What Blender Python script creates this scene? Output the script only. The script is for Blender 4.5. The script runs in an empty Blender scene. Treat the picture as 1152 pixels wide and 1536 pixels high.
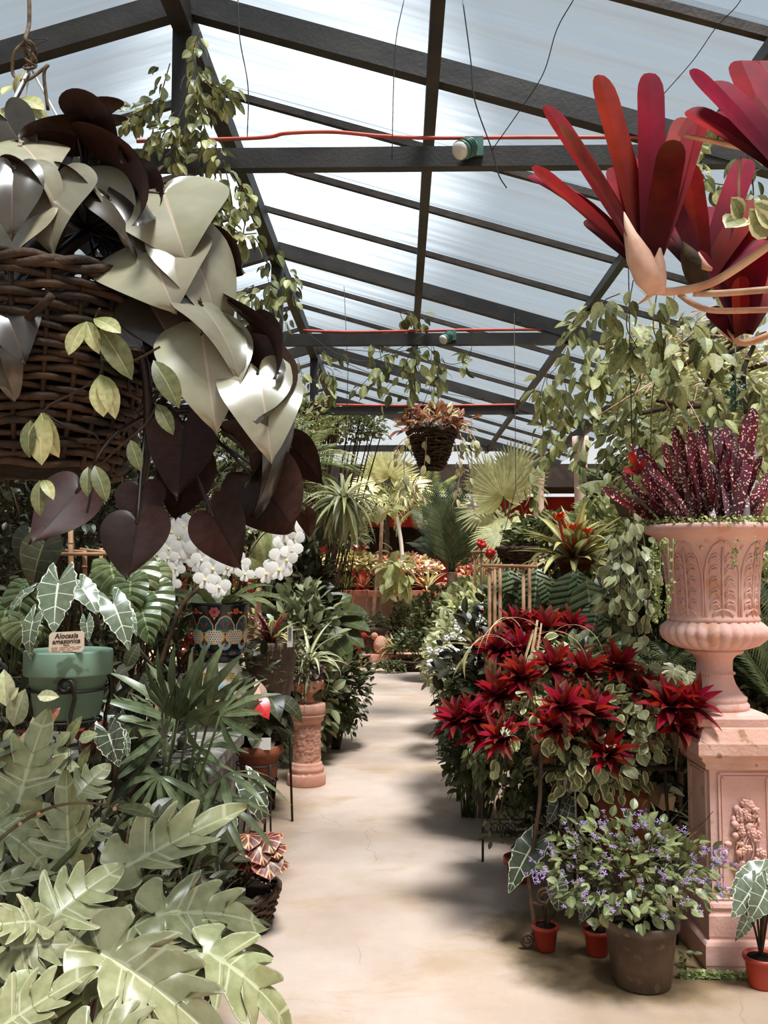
import bpy, math, random
import numpy as np
from mathutils import Vector, Matrix

S = bpy.context.scene
COL = S.collection
PI = math.pi

# ------------------------------------------------------------------ camera
EYE = Vector((0, 0, 1.5))
FPX = 1328.0                       # focal length in pixels of the 1152 x 1536 frame
cam_data = bpy.data.cameras.new('camera')
cam_data.sensor_fit = 'VERTICAL'
cam_data.sensor_height = 36.0
cam_data.lens = 36.0 * FPX / 1536.0
cam_data.clip_start = 0.05
cam = bpy.data.objects.new('camera', cam_data)
COL.objects.link(cam)
cam.location = EYE
cam.rotation_euler = (math.radians(90 + 3.963), 0, math.radians(1.035))
S.camera = cam
_R = cam.rotation_euler.to_matrix()


def P(px, py, y):
    """World point seen at photo pixel (px, py) at distance y down the greenhouse."""
    d = _R @ Vector(((px - 576) / FPX, (768 - py) / FPX, -1.0))
    return EYE + d * (y / d.y)


# ------------------------------------------------------------------ light
S.view_settings.view_transform = 'Standard'
S.view_settings.look = 'None'
S.view_settings.gamma = 1
S.view_settings.use_curve_mapping = False
S.view_settings.exposure = 0.14
S.cycles.max_bounces = 8
S.cycles.diffuse_bounces = 4
S.cycles.glossy_bounces = 3
S.cycles.transmission_bounces = 4
S.cycles.transparent_max_bounces = 12
S.cycles.sample_clamp_indirect = 6.0
S.cycles.caustics_reflective = False
S.cycles.caustics_refractive = False

world = bpy.data.worlds.new('hazy_sky')
S.world = world
world.use_nodes = True
wt = world.node_tree
wt.nodes.clear()
w_out = wt.nodes.new('ShaderNodeOutputWorld')
w_bg = wt.nodes.new('ShaderNodeBackground')
w_tc = wt.nodes.new('ShaderNodeTexCoord')
w_sep = wt.nodes.new('ShaderNodeSeparateXYZ')
w_ramp = wt.nodes.new('ShaderNodeValToRGB')
w_ramp.color_ramp.elements[0].position = 0.49
w_ramp.color_ramp.elements[0].color = (0.16, 0.14, 0.11, 1)
w_ramp.color_ramp.elements[1].position = 0.505
w_ramp.color_ramp.elements[1].color = (1.0, 0.97, 0.93, 1)
w_e = w_ramp.color_ramp.elements.new(0.62)
w_e.color = (0.66, 0.74, 0.79, 1)
w_e2 = w_ramp.color_ramp.elements.new(0.9)
w_e2.color = (0.50, 0.61, 0.70, 1)
w_map = wt.nodes.new('ShaderNodeMath')
w_map.operation = 'MULTIPLY_ADD'
w_map.inputs[1].default_value = 0.5
w_map.inputs[2].default_value = 0.5
wt.links.new(w_tc.outputs['Generated'], w_sep.inputs[0])
wt.links.new(w_sep.outputs['Z'], w_map.inputs[0])
wt.links.new(w_map.outputs[0], w_ramp.inputs[0])
# glow added to the sky, away from the sun, to brighten the roof near the ridge
w_dot = wt.nodes.new('ShaderNodeVectorMath')
w_dot.operation = 'DOT_PRODUCT'
w_dot.inputs[1].default_value = tuple((P(455, 215, 10) - EYE).normalized())
w_nrm = wt.nodes.new('ShaderNodeVectorMath')
w_nrm.operation = 'NORMALIZE'
wt.links.new(w_tc.outputs['Generated'], w_nrm.inputs[0])
wt.links.new(w_nrm.outputs[0], w_dot.inputs[0])
w_glow = wt.nodes.new('ShaderNodeMapRange')
w_glow.interpolation_type = 'SMOOTHERSTEP'
w_glow.inputs[1].default_value = math.cos(math.radians(13))
w_glow.inputs[2].default_value = math.cos(math.radians(2))
w_glow.inputs[3].default_value = 0.0
w_glow.inputs[4].default_value = 1.0
wt.links.new(w_dot.outputs['Value'], w_glow.inputs[0])
w_mix = wt.nodes.new('ShaderNodeMix')
w_mix.data_type = 'RGBA'
w_mix.blend_type = 'ADD'
w_mix.inputs[7].default_value = (2.0, 1.93, 1.84, 1)
wt.links.new(w_glow.outputs[0], w_mix.inputs[0])
wt.links.new(w_ramp.outputs[0], w_mix.inputs[6])
wt.links.new(w_mix.outputs[2], w_bg.inputs[0])
w_bg.inputs[1].default_value = 0.86
wt.links.new(w_bg.outputs[0], w_out.inputs[0])

sun_data = bpy.data.lights.new('sun', 'SUN')
sun_data.energy = 12.5
sun_data.angle = math.radians(15)
sun_data.color = (1.0, 0.94, 0.87)
sun = bpy.data.objects.new('sun', sun_data)
COL.objects.link(sun)
sun.location = (3, -2, 9)
sun.rotation_euler = Vector((0.16, -0.26, 0.95)).to_track_quat('Z', 'Y').to_euler()

# ------------------------------------------------------------------ materials
MATS = {}


def lin(c):
    r = []
    for v in c:
        v /= 255.0
        r.append(v / 12.92 if v <= 0.04045 else ((v + 0.055) / 1.055) ** 2.4)
    return (r[0], r[1], r[2], 1.0)


class NT:
    def __init__(self, name):
        self.m = bpy.data.materials.new(name)
        self.m.use_nodes = True
        self.t = self.m.node_tree
        self.t.nodes.clear()
        self.out = self.t.nodes.new('ShaderNodeOutputMaterial')

    def node(self, typ, **kw):
        n = self.t.nodes.new('ShaderNode' + typ)
        for k, v in kw.items():
            setattr(n, k, v)
        return n

    def put(self, sock, v):
        if hasattr(v, 'is_linked') or isinstance(v, bpy.types.NodeSocket):
            self.t.links.new(v, sock)
        else:
            sock.default_value = v

    def math(self, op, a, b=0.0, clamp=False):
        n = self.node('Math', operation=op, use_clamp=clamp)
        self.put(n.inputs[0], a)
        self.put(n.inputs[1], b)
        return n.outputs[0]

    def step(self, v, lo, hi, a=0.0, b=1.0):
        n = self.node('MapRange', interpolation_type='SMOOTHSTEP')
        self.put(n.inputs[0], v)
        for i, x in enumerate((lo, hi, a, b)):
            self.put(n.inputs[i + 1], x)
        return n.outputs[0]

    def mix(self, f, a, b, mode='MIX'):
        n = self.node('Mix', data_type='RGBA', blend_type=mode)
        self.put(n.inputs[0], f)
        self.put(n.inputs[6], a)
        self.put(n.inputs[7], b)
        return n.outputs[2]

    def noise(self, scale=5.0, detail=3.0, vec=None, rough=0.55, dist=0.0):
        n = self.node('TexNoise')
        n.inputs['Scale'].default_value = scale
        n.inputs['Detail'].default_value = detail
        n.inputs['Roughness'].default_value = rough
        n.inputs['Distortion'].default_value = dist
        if vec is not None:
            self.t.links.new(vec, n.inputs['Vector'])
        return n.outputs[0]

    def obj(self):
        return self.node('TexCoord').outputs['Object']

    def pos(self):
        return self.node('NewGeometry').outputs['Position']

    def mapping(self, vec, scale):
        n = self.node('Mapping')
        self.t.links.new(vec, n.inputs[0])
        n.inputs['Scale'].default_value = scale
        return n.outputs[0]

    def bump(self, h, strength=0.3, dist=0.01):
        n = self.node('Bump')
        n.inputs['Strength'].default_value = strength
        n.inputs['Distance'].default_value = dist
        self.t.links.new(h, n.inputs['Height'])
        return n.outputs[0]

    def principled(self, col, rough=0.5, spec=0.4, metal=0.0, normal=None):
        b = self.node('BsdfPrincipled')
        self.put(b.inputs['Base Color'], col)
        self.put(b.inputs['Roughness'], rough)
        b.inputs['Specular IOR Level'].default_value = spec
        b.inputs['Metallic'].default_value = metal
        if normal is not None:
            self.t.links.new(normal, b.inputs['Normal'])
        return b.outputs[0]

    def done(self, shader):
        self.t.links.new(shader, self.out.inputs[0])
        MATS[self.m.name] = self.m
        return self.m


def plain(name, c1, c2=None, scale=6.0, rough=0.6, spec=0.35, metal=0.0, bump=0.0, bscale=40.0, vary=0.0, c3=None, s3=25.0):
    """Two-tone noise colour, optional specks c3, optional fine relief."""
    t = NT(name)
    c1 = lin(c1)
    v = t.obj()
    col = t.mix(t.step(t.noise(scale, 4, v), 0.35, 0.65), c1, lin(c2)) if c2 else c1
    if c3:
        col = t.mix(t.step(t.noise(s3, 2, v), 0.6, 0.68), col, lin(c3))
    if vary:
        r = t.node('ObjectInfo').outputs['Random']
        h = t.node('HueSaturation')
        t.put(h.inputs['Value'], t.step(r, 0, 1, 1 - vary, 1 + vary))
        t.put(h.inputs['Color'], col)
        col = h.outputs[0]
    nrm = t.bump(t.noise(bscale, 5, v), bump, 0.01) if bump else None
    return t.done(t.principled(col, rough, spec, metal, nrm))


def leafmat(name, c1, c2, vein=None, nv=0, vw=0.12, mw=0.05, edge=None, ew=0.12, rough=0.42, spec=0.4, trans=0.22,
            vary=0.3, base=None, tip=None, spots=None, slant=0.0, bump=0.0, blot=0.0, nscale=7.0):
    """Leaf surface. u runs across the blade (0.5 = midrib), v from base to tip."""
    t = NT(name)
    uv = t.node('UVMap').outputs[0]
    sp = t.node('SeparateXYZ')
    t.t.links.new(uv, sp.inputs[0])
    u, v = sp.outputs[0], sp.outputs[1]
    s = t.math('MULTIPLY', t.math('ABSOLUTE', t.math('SUBTRACT', u, 0.5)), 2.0)
    nz = t.noise(nscale, 3, t.obj())
    col = t.mix(t.step(nz, 0.3, 0.7), lin(c1), lin(c2))
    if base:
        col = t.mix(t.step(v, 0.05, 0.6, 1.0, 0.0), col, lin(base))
    if tip:
        col = t.mix(t.step(v, 0.55, 1.0), col, lin(tip))
    if blot:
        col = t.mix(t.step(t.noise(30.0, 2, t.obj()), 0.58, 0.7, 0.0, blot), col, lin(vein or c2))
    if spots:
        col = t.mix(t.step(t.noise(120.0, 0, t.pos()), 0.64, 0.69), col, lin(spots))
    nrm = None
    if edge:
        e = t.math('ADD', s, t.math('MULTIPLY', t.math('SUBTRACT', t.noise(14, 2, t.obj()), 0.5), 0.35))
        col = t.mix(t.step(e, 1 - ew * 1.3, 1 - ew * 0.7), col, lin(edge))
    if vein:
        mask = t.step(s, mw * 0.5, mw * 1.4, 1.0, 0.0)
        if nv:
            w = t.math('SUBTRACT', t.math('MULTIPLY', v, nv), t.math('MULTIPLY', s, slant))
            f = t.math('MULTIPLY', t.math('ABSOLUTE', t.math('SUBTRACT', t.math('FRACT', w), 0.5)), 2.0)
            m2 = t.step(f, vw * 0.5, vw * 1.5, 1.0, 0.0)
            mask = t.math('MAXIMUM', mask, m2)
            if bump:
                nrm = t.bump(f, bump, 0.02)
        col = t.mix(mask, col, lin(vein))
    gi = t.node('NewGeometry').outputs['Random Per Island']
    oi = t.node('ObjectInfo').outputs['Random']
    r = t.math('FRACT', t.math('ADD', t.math('MULTIPLY', gi, 7.31), oi))
    h = t.node('HueSaturation')
    t.put(h.inputs['Value'], t.step(r, 0, 1, 1 - vary, 1 + vary))
    t.put(h.inputs['Hue'], t.step(t.math('FRACT', t.math('MULTIPLY', r, 5.17)), 0, 1, 0.485, 0.51))
    t.put(h.inputs['Color'], col)
    col = h.outputs[0]
    b = t.principled(col, rough, spec, 0.0, nrm)
    if trans:
        tr = t.node('BsdfTranslucent')
        t.put(tr.inputs[0], col)
        mx = t.node('MixShader')
        mx.inputs[0].default_value = trans
        t.t.links.new(b, mx.inputs[1])
        t.t.links.new(tr.outputs[0], mx.inputs[2])
        b = mx.outputs[0]
    return t.done(b)


# ------------------------------------------------------------------ mesh helpers
class MB:
    """Collects vertices and faces of one mesh."""

    def __init__(self):
        self.v, self.f, self.m, self.uv, self.smooth = [], [], [], [], []

    def face(self, idx, mat=0, smooth=True):
        self.f.append(tuple(idx))
        self.m.append(mat)
        self.smooth.append(smooth)

    def vert(self, p, uv=(0.5, 0.5)):
        self.v.append(tuple(p))
        self.uv.append(uv)
        return len(self.v) - 1

    def box(self, c, s, mat=0, M=None, taper=1.0):
        b = len(self.v)
        for z in (-1, 1):
            k = taper if z > 0 else 1.0
            for x, y in ((-1, -1), (1, -1), (1, 1), (-1, 1)):
                p = Vector((c[0] + x * s[0] / 2 * k, c[1] + y * s[1] / 2 * k, c[2] + z * s[2] / 2))
                self.vert(M @ p if M else p)
        for q in ((3, 2, 1, 0), (4, 5, 6, 7), (0, 1, 5, 4), (1, 2, 6, 5), (2, 3, 7, 6), (3, 0, 4, 7)):
            self.face([b + i for i in q], mat, False)
        return self

    def bar(self, a, b, w, h, mat=0, up=(0, 0, 1)):
        """Rectangular bar from a to b, w across, h along up."""
        a, b = Vector(a), Vector(b)
        y = (b - a).normalized()
        x = y.cross(Vector(up)).normalized()
        z = x.cross(y)
        s = len(self.v)
        for p in (a, b):
            for i, j in ((-1, -1), (1, -1), (1, 1), (-1, 1)):
                self.vert(p + x * (i * w / 2) + z * (j * h / 2))
        for q in ((0, 1, 2, 3), (7, 6, 5, 4), (0, 4, 5, 1), (1, 5, 6, 2), (2, 6, 7, 3), (3, 7, 4, 0)):
            self.face([s + i for i in q], mat, False)
        return self

    def tube(self, pts, r, n=6, mat=0, closed=False, cap=True):
        pts = [Vector(p) for p in pts]
        k = len(pts)
        rr = r if isinstance(r, (list, tuple)) else [r] * k
        s = len(self.v)
        prev = None
        for i, p in enumerate(pts):
            if closed:
                tg = pts[(i + 1) % k] - pts[i - 1]
            else:
                tg = pts[min(i + 1, k - 1)] - pts[max(i - 1, 0)]
            if tg.length < 1e-9:
                tg = Vector((0, 0, 1))
            tg.normalize()
            if prev is None:
                up = Vector((0, 0, 1)) if abs(tg.z) < 0.9 else Vector((1, 0, 0))
                x = tg.cross(up).normalized()
            else:
                x = (prev - tg * prev.dot(tg))
                x = x.normalized() if x.length > 1e-6 else tg.orthogonal().normalized()
            prev = x
            y = tg.cross(x)
            for j in range(n):
                a = 2 * PI * j / n
                self.vert(p + (x * math.cos(a) + y * math.sin(a)) * rr[i], (j / n, i / max(1, k - 1)))
        for i in range(k if closed else k - 1):
            i2 = (i + 1) % k
            for j in range(n):
                self.face((s + i * n + j, s + i * n + (j + 1) % n, s + i2 * n + (j + 1) % n, s + i2 * n + j), mat)
        if cap and not closed:
            self.face([s + j for j in range(n)][::-1], mat)
            self.face([s + (k - 1) * n + j for j in range(n)], mat)
        return self

    def lathe(self, prof, n=32, c=(0, 0, 0), mat=0, mod=None, square=False):
        """prof: (radius, z) from bottom to top. mod(theta, i) scales the radius."""
        s = len(self.v)
        for i, (r, z) in enumerate(prof):
            for j in range(n):
                a = 2 * PI * j / n
                k = r * (mod(a, i) if mod else 1.0)
                if square:
                    k /= max(abs(math.cos(a)), abs(math.sin(a)))
                self.vert((c[0] + k * math.cos(a), c[1] + k * math.sin(a), c[2] + z), (j / n, i / max(1, len(prof) - 1)))
        for i in range(len(prof) - 1):
            for j in range(n):
                self.face((s + i * n + j, s + i * n + (j + 1) % n, s + (i + 1) * n + (j + 1) % n, s + (i + 1) * n + j), mat, not square)
        self.face([s + j for j in range(n)][::-1], mat, False)
        e = s + (len(prof) - 1) * n
        self.face([e + j for j in range(n)], mat, False)
        return self

    def blob(self, c, r, n=8, m=5, mat=0, noise=0.0, rnd=None):
        s = len(self.v)
        rx, ry, rz = (r, r, r) if not isinstance(r, (tuple, list)) else r
        for i in range(m + 1):
            ph = PI * i / m
            for j in range(n):
                a = 2 * PI * j / n
                k = 1 + (rnd.uniform(-noise, noise) if rnd else 0)
                self.vert((c[0] + rx * k * math.sin(ph) * math.cos(a), c[1] + ry * k * math.sin(ph) * math.sin(a), c[2] - rz * k * math.cos(ph)), (j / n, i / m))
        for i in range(m):
            for j in range(n):
                self.face((s + i * n + j, s + i * n + (j + 1) % n, s + (i + 1) * n + (j + 1) % n, s + (i + 1) * n + j), mat)
        return self

    def mesh(self, name, mats):
        me = bpy.data.meshes.new(name)
        me.from_pydata(self.v, [], self.f)
        for m in mats:
            me.materials.append(m)
        me.polygons.foreach_set('material_index', self.m)
        me.polygons.foreach_set('use_smooth', self.smooth)
        ul = me.uv_layers.new(name='UVMap')
        li = np.empty(len(me.loops), dtype=np.int32)
        me.loops.foreach_get('vertex_index', li)
        ul.data.foreach_set('uv', np.array(self.uv, dtype=np.float32)[li].ravel())
        me.update()
        return me


def frame(pos, fwd, up, sx=1.0, sy=None, sz=None):
    """Matrix with local y along fwd and local z as near up as it goes."""
    y = Vector(fwd).normalized()
    x = y.cross(Vector(up))
    if x.length < 1e-5:
        x = y.orthogonal()
    x.normalize()
    z = x.cross(y)
    sy = sx if sy is None else sy
    sz = sx if sz is None else sz
    M = Matrix((
        (x.x * sx, y.x * sy, z.x * sz, pos[0]),
        (x.y * sx, y.y * sy, z.y * sz, pos[1]),
        (x.z * sx, y.z * sy, z.z * sz, pos[2]),
        (0, 0, 0, 1)))
    return M


WORLD = {}


def link(name, data, M, parent=None):
    o = bpy.data.objects.new(name, data)
    COL.objects.link(o)
    if parent is not None:
        o.parent = parent
        o.matrix_basis = WORLD[parent.name].inverted() @ M
    else:
        o.matrix_basis = M
    WORLD[o.name] = M.copy()
    return o


def thing(name, label, cat, loc, group=None, kind=None):
    o = link(name, None, Matrix.Translation(Vector(loc)))
    o.empty_display_size = 0.05
    if label:
        o['label'] = label
        o['category'] = cat
    if group:
        o['group'] = group
    if kind:
        o['kind'] = kind
    return o


def part(root, name, mb, mats, kind=None, label=None):
    """A part modelled in world space under root."""
    mats = mats if isinstance(mats, (list, tuple)) else [mats]
    me = mb if isinstance(mb, bpy.types.Mesh) else mb.mesh(name, mats)
    o = link(name, me, Matrix.Identity(4), root)
    if kind:
        o['kind'] = kind
    if label:
        o['label'] = label
    return o


def put(root, name, me, M, kind=None, label=None):
    o = link(name, me, M, root)
    if kind:
        o['kind'] = kind
    if label:
        o['label'] = label
    return o


def single(name, mb, mats, label=None, cat=None, group=None, kind=None, loc=(0, 0, 0)):
    """A thing or a piece of the setting that is one mesh, modelled about loc."""
    mats = mats if isinstance(mats, (list, tuple)) else [mats]
    loc = Vector(loc)
    mb.v = [tuple(Vector(p) - loc) for p in mb.v]
    o = link(name, mb.mesh(name, mats), Matrix.Translation(loc))
    if label:
        o['label'] = label
        o['category'] = cat
    if group:
        o['group'] = group
    if kind:
        o['kind'] = kind
    return o


def scatter(name, tmpl, Ms):
    """One mesh holding the template mesh once per matrix."""
    nv, nf, nl = len(tmpl.vertices), len(tmpl.polygons), len(tmpl.loops)
    co = np.empty(nv * 3, dtype=np.float32)
    tmpl.vertices.foreach_get('co', co)
    co = np.c_[co.reshape(-1, 3), np.ones(nv, dtype=np.float32)]
    li = np.empty(nl, dtype=np.int32)
    tmpl.loops.foreach_get('vertex_index', li)
    ls = np.empty(nf, dtype=np.int32)
    tmpl.polygons.foreach_get('loop_start', ls)
    lt = np.empty(nf, dtype=np.int32)
    tmpl.polygons.foreach_get('loop_total', lt)
    mi = np.empty(nf, dtype=np.int32)
    tmpl.polygons.foreach_get('material_index', mi)
    uv = np.empty(nl * 2, dtype=np.float32)
    tmpl.uv_layers[0].data.foreach_get('uv', uv)
    k = len(Ms)
    A = np.array([[list(r) for r in M] for M in Ms], dtype=np.float32)
    V = np.einsum('kij,nj->kni', A, co)[:, :, :3].reshape(-1, 3)
    me = bpy.data.meshes.new(name)
    me.vertices.add(k * nv)
    me.vertices.foreach_set('co', V.ravel())
    me.loops.add(k * nl)
    me.loops.foreach_set('vertex_index', (li[None, :] + (np.arange(k) * nv)[:, None]).ravel().astype(np.int32))
    me.polygons.add(k * nf)
    me.polygons.foreach_set('loop_start', (ls[None, :] + (np.arange(k) * nl)[:, None]).ravel().astype(np.int32))
    me.polygons.foreach_set('loop_total', np.tile(lt, k))
    for m in tmpl.materials:
        me.materials.append(m)
    me.polygons.foreach_set('material_index', np.tile(mi, k))
    me.polygons.foreach_set('use_smooth', np.ones(k * nf, dtype=bool))
    ul = me.uv_layers.new(name='UVMap')
    ul.data.foreach_set('uv', np.tile(uv, k))
    me.update(calc_edges=True)
    return me


def arc(pts, n=10):
    """Catmull-Rom through the points."""
    p = [Vector(q) for q in pts]
    if len(p) == 2:
        return [p[0].lerp(p[1], i / n) for i in range(n + 1)]
    p = [p[0] * 2 - p[1]] + p + [p[-1] * 2 - p[-2]]
    out = []
    for i in range(1, len(p) - 2):
        a, b, c, d = p[i - 1:i + 3]
        for j in range(n):
            t = j / n
            out.append(0.5 * ((2 * b) + (c - a) * t + (2 * a - 5 * b + 4 * c - d) * t * t + (3 * b - a - 3 * c + d) * t ** 3))
    out.append(p[-2])
    return out


# ------------------------------------------------------------------ leaf templates
def leafmesh(name, edge, mid, mats, ns=2, bend=0.5, fold=0.15, wave=0.0, wk=9.0, seed=0, twoside=False, cup=0.0, twist=0.0):
    """Blade one unit long along +y, upper face +z. edge: half outline, mid: where each outline point meets the midrib."""
    mb = MB()
    rnd = random.Random(seed)
    ph = rnd.uniform(0, 6)
    n = len(edge)
    tt = [i / (n - 1) for i in range(n)]

    def bendp(x, y, z):
        if abs(bend) > 1e-4:
            a = bend * y
            r = 1.0 / bend
            yy, zz = math.sin(a) * r, -(1 - math.cos(a)) * r
            yy += math.sin(a) * z
            zz += math.cos(a) * z
        else:
            yy, zz = y, z
        if twist:
            c, s = math.cos(twist * y), math.sin(twist * y)
            x, zz = x * c - 0 * s, zz + x * s
        return (x, yy, zz)

    layers = ((0.0, 0, 1), (-0.006, 1, -1)) if twoside else ((0.0, 0, 1),)
    for off, mt, dr in layers:
        for sg in (1, -1):
            rows = []
            for i, (ex, ey) in enumerate(edge):
                row = []
                for j in range(ns + 1):
                    s = j / ns
                    x = ex * s
                    y = mid[i] + (ey - mid[i]) * s
                    z = fold * x + cup * x * x + wave * s * s * math.sin(wk * tt[i] * PI + ph + (1.3 if sg > 0 else 0)) + off
                    row.append(mb.vert(bendp(sg * x, y, z), (0.5 + 0.5 * sg * s, tt[i])))
                rows.append(row)
            for i in range(n - 1):
                for j in range(ns):
                    q = [rows[i][j], rows[i][j + 1], rows[i + 1][j + 1], rows[i + 1][j]]
                    if sg * dr < 0:
                        q.reverse()
                    mb.face(q, mt)
    return mb.mesh(name, mats)


def simple_outline(wf, n=8):
    ys = [i / (n - 1) for i in range(n)]
    return [(wf(y), y) for y in ys], ys


def o_ell(w=0.25, p=1.0, n=7):
    return simple_outline(lambda y: w * max(0.0, math.sin(PI * y ** p)) ** 0.8, n)


def o_strap(w=0.05, n=8, blunt=True):
    def wf(y):
        if blunt:
            return w * (0.7 + 0.3 * min(1, y * 2.2)) * (1.0 if y < 0.84 else max(0.0, 1 - ((y - 0.84) / 0.16) ** 2) ** 0.5)
        return w * (0.8 + 0.2 * min(1, y * 4)) * (1 - max(0, (y - 0.35) / 0.65) ** 1.6)
    ys = [i / (n - 1) for i in range(n)]
    if blunt:
        ys = [0.84 * i / (n - 5) for i in range(n - 4)] + [0.905, 0.955, 0.985, 1.0]
    return [(wf(y), y) for y in ys], ys


HEART = ([(0.0, 0.0), (0.05, -0.13), (0.15, -0.22), (0.27, -0.21), (0.37, -0.11), (0.43, 0.04), (0.43, 0.2), (0.385, 0.37), (0.3, 0.55), (0.2, 0.72), (0.1, 0.87), (0.035, 0.95), (0.0, 1.03)],
         [0.0, 0.0, 0.02, 0.04, 0.08, 0.14, 0.25, 0.4, 0.55, 0.7, 0.84, 0.93, 1.03])
ARROW = ([(0.0, 0.0), (0.05, -0.16), (0.1, -0.32), (0.17, -0.42), (0.23, -0.33), (0.25, -0.2), (0.31, -0.12), (0.3, 0.0), (0.35, 0.1), (0.31, 0.21), (0.33, 0.31), (0.26, 0.42), (0.26, 0.52), (0.18, 0.62), (0.17, 0.7), (0.1, 0.8), (0.07, 0.88), (0.0, 1.0)],
         [0.0, 0.0, 0.0, 0.01, 0.02, 0.03, 0.05, 0.08, 0.12, 0.18, 0.24, 0.33, 0.41, 0.52, 0.6, 0.73, 0.83, 1.0])
LOBED = ([(0.0, 0.0), (0.05, -0.09), (0.13, -0.14), (0.2, -0.12), (0.27, -0.08), (0.35, 0.0), (0.34, 0.06), (0.26, 0.06), (0.17, 0.09), (0.26, 0.14), (0.39, 0.26), (0.42, 0.34), (0.36, 0.34), (0.27, 0.28), (0.17, 0.24), (0.24, 0.31), (0.35, 0.47), (0.36, 0.55), (0.3, 0.53), (0.22, 0.45), (0.15, 0.4), (0.2, 0.49), (0.27, 0.64), (0.26, 0.71), (0.21, 0.67), (0.12, 0.56), (0.15, 0.67), (0.155, 0.77), (0.12, 0.89), (0.06, 0.99), (0.0, 1.06)],
         [0.0, 0.0, 0.0, 0.01, 0.02, 0.03, 0.05, 0.06, 0.08, 0.1, 0.13, 0.17, 0.19, 0.2, 0.21, 0.24, 0.3, 0.34, 0.36, 0.37, 0.38, 0.42, 0.48, 0.52, 0.53, 0.55, 0.64, 0.73, 0.85, 0.97, 1.06])


def refine(om):
    """Twice as many outline points, on a smooth curve."""
    e, m = om
    q = arc([Vector((x, y, k)) for (x, y), k in zip(e, m)], 2)
    return [(max(0.0, p.x), p.y) for p in q], [p.z for p in q]


HEART, LOBED = refine(HEART), refine(LOBED)


def frond_mesh(name, mats, n=22, ll=0.26, lw=0.022, bend=0.9, ang=0.95, droop=0.25, vee=0.25, taper=0.4, stem=0.008, seed=0):
    """Feather leaf: rachis (material 0) with leaflet pairs (material 1), one unit long."""
    mb = MB()
    rnd = random.Random(seed)

    def axis(t):
        a = bend * t
        return Vector((0, math.sin(a) / bend, (1 - math.cos(a)) / -bend)) if abs(bend) > 1e-4 else Vector((0, t, 0))
    mb.tube([axis(i / 8) for i in range(9)], [stem * (1 - 0.8 * i / 8) for i in range(9)], 4, 0)
    for i in range(n):
        t = 0.12 + 0.88 * i / (n - 1)
        p = axis(t)
        a = bend * t
        tg = Vector((0, math.cos(a), -math.sin(a)))
        nz = Vector((0, math.sin(a), math.cos(a)))
        L = ll * math.sin(PI * (0.12 + 0.86 * (t ** (1 - taper * 0.3)))) ** 0.7 * rnd.uniform(0.9, 1.08)
        for sg in (1, -1):
            d = (Vector((sg, 0, 0)) * math.sin(ang) + tg * math.cos(ang) + nz * vee).normalized()
            w = tg * lw
            e = p + d * L * 0.55
            q = p + d * L - nz * droop * L
            b = len(mb.v)
            mb.vert(p, (0.3, 0.1))
            mb.vert(e + w * 0.6, (0.9, 0.5))
            mb.vert(q, (0.5, 1.0))
            mb.vert(e - w * 0.6, (0.1, 0.5))
            mb.face((b, b + 3, b + 2, b + 1) if sg > 0 else (b, b + 1, b + 2, b + 3), 1)
    return mb.mesh(name, mats)


def fan_mesh(name, mats, n=16, spread=2.6, lw=0.05, droop=0.35, split=0.25, seed=0):
    """Fan leaf: segments from one point, one unit long."""
    mb = MB()
    rnd = random.Random(seed)
    for i in range(n):
        a = (i / (n - 1) - 0.5) * spread
        d = Vector((math.sin(a), math.cos(a), 0))
        x = Vector((math.cos(a), -math.sin(a), 0))
        L = (0.8 + 0.2 * math.cos(a)) * rnd.uniform(0.9, 1.05)
        dz = rnd.uniform(0.6, 1.3) * droop
        b = len(mb.v)
        pts = ((0.0, 0.15), (split, 0.8), (0.6, 1.0), (0.85, 0.6), (1.0, 0.03))
        for t, w in pts:
            c = d * L * t + Vector((0, 0, -dz * t ** 2.5))
            ww = lw * w * min(1.0, 0.25 + t * 2.5)
            mb.vert(c - x * ww + Vector((0, 0, 0.25 * ww)), (0.0, t))
            mb.vert(c, (0.5, t))
            mb.vert(c + x * ww + Vector((0, 0, 0.25 * ww)), (1.0, t))
        for k in range(4):
            o = b + k * 3
            mb.face((o, o + 1, o + 4, o + 3), 0)
            mb.face((o + 1, o + 2, o + 5, o + 4), 0)
    return mb.mesh(name, mats)


# ------------------------------------------------------------------ plant builders
def rnd_dir(r):
    z = r.uniform(-1, 1)
    a = r.uniform(0, 2 * PI)
    k = math.sqrt(1 - z * z)
    return Vector((k * math.cos(a), k * math.sin(a), z))


def bush_ms(c, rad, n, size, r, up=0.5, droop=0.0, shell=0.55, lower=-0.35):
    """Leaf matrices over an ellipsoid."""
    c, rad = Vector(c), Vector(rad)
    out = []
    while len(out) < n:
        d = rnd_dir(r)
        if d.z < lower:
            continue
        q = d * r.uniform(shell, 1.0)
        p = c + Vector((q.x * rad.x, q.y * rad.y, q.z * rad.z))
        f = d + Vector((0, 0, up)) * r.random() + rnd_dir(r) * 0.7 - Vector((0, 0, droop))
        nrm = d * 0.6 + Vector((0, 0, 1)) + rnd_dir(r) * 0.5
        s = size * r.uniform(0.65, 1.2)
        out.append(frame(p, f, nrm, s))
    return out


def twigs(c, rad, base, r, n=9, th=0.008, mat=None):
    mb = MB()
    c, rad, base = Vector(c), Vector(rad), Vector(base)
    for _ in range(n):
        d = rnd_dir(r)
        d.z = abs(d.z) * 0.9 + 0.05
        e = c + Vector((d.x * rad.x, d.y * rad.y, d.z * rad.z)) * 0.9
        m = base.lerp(e, 0.5) + Vector((0, 0, 0.15 * rad.z)) + rnd_dir(r) * 0.1 * rad.z
        b0 = base + Vector((r.uniform(-.04, .04), r.uniform(-.04, .04), 0))
        mb.tube(arc([b0, m, e], 4), [th * (1 - 0.08 * i) for i in range(9)], 4)
    return mb


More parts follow.
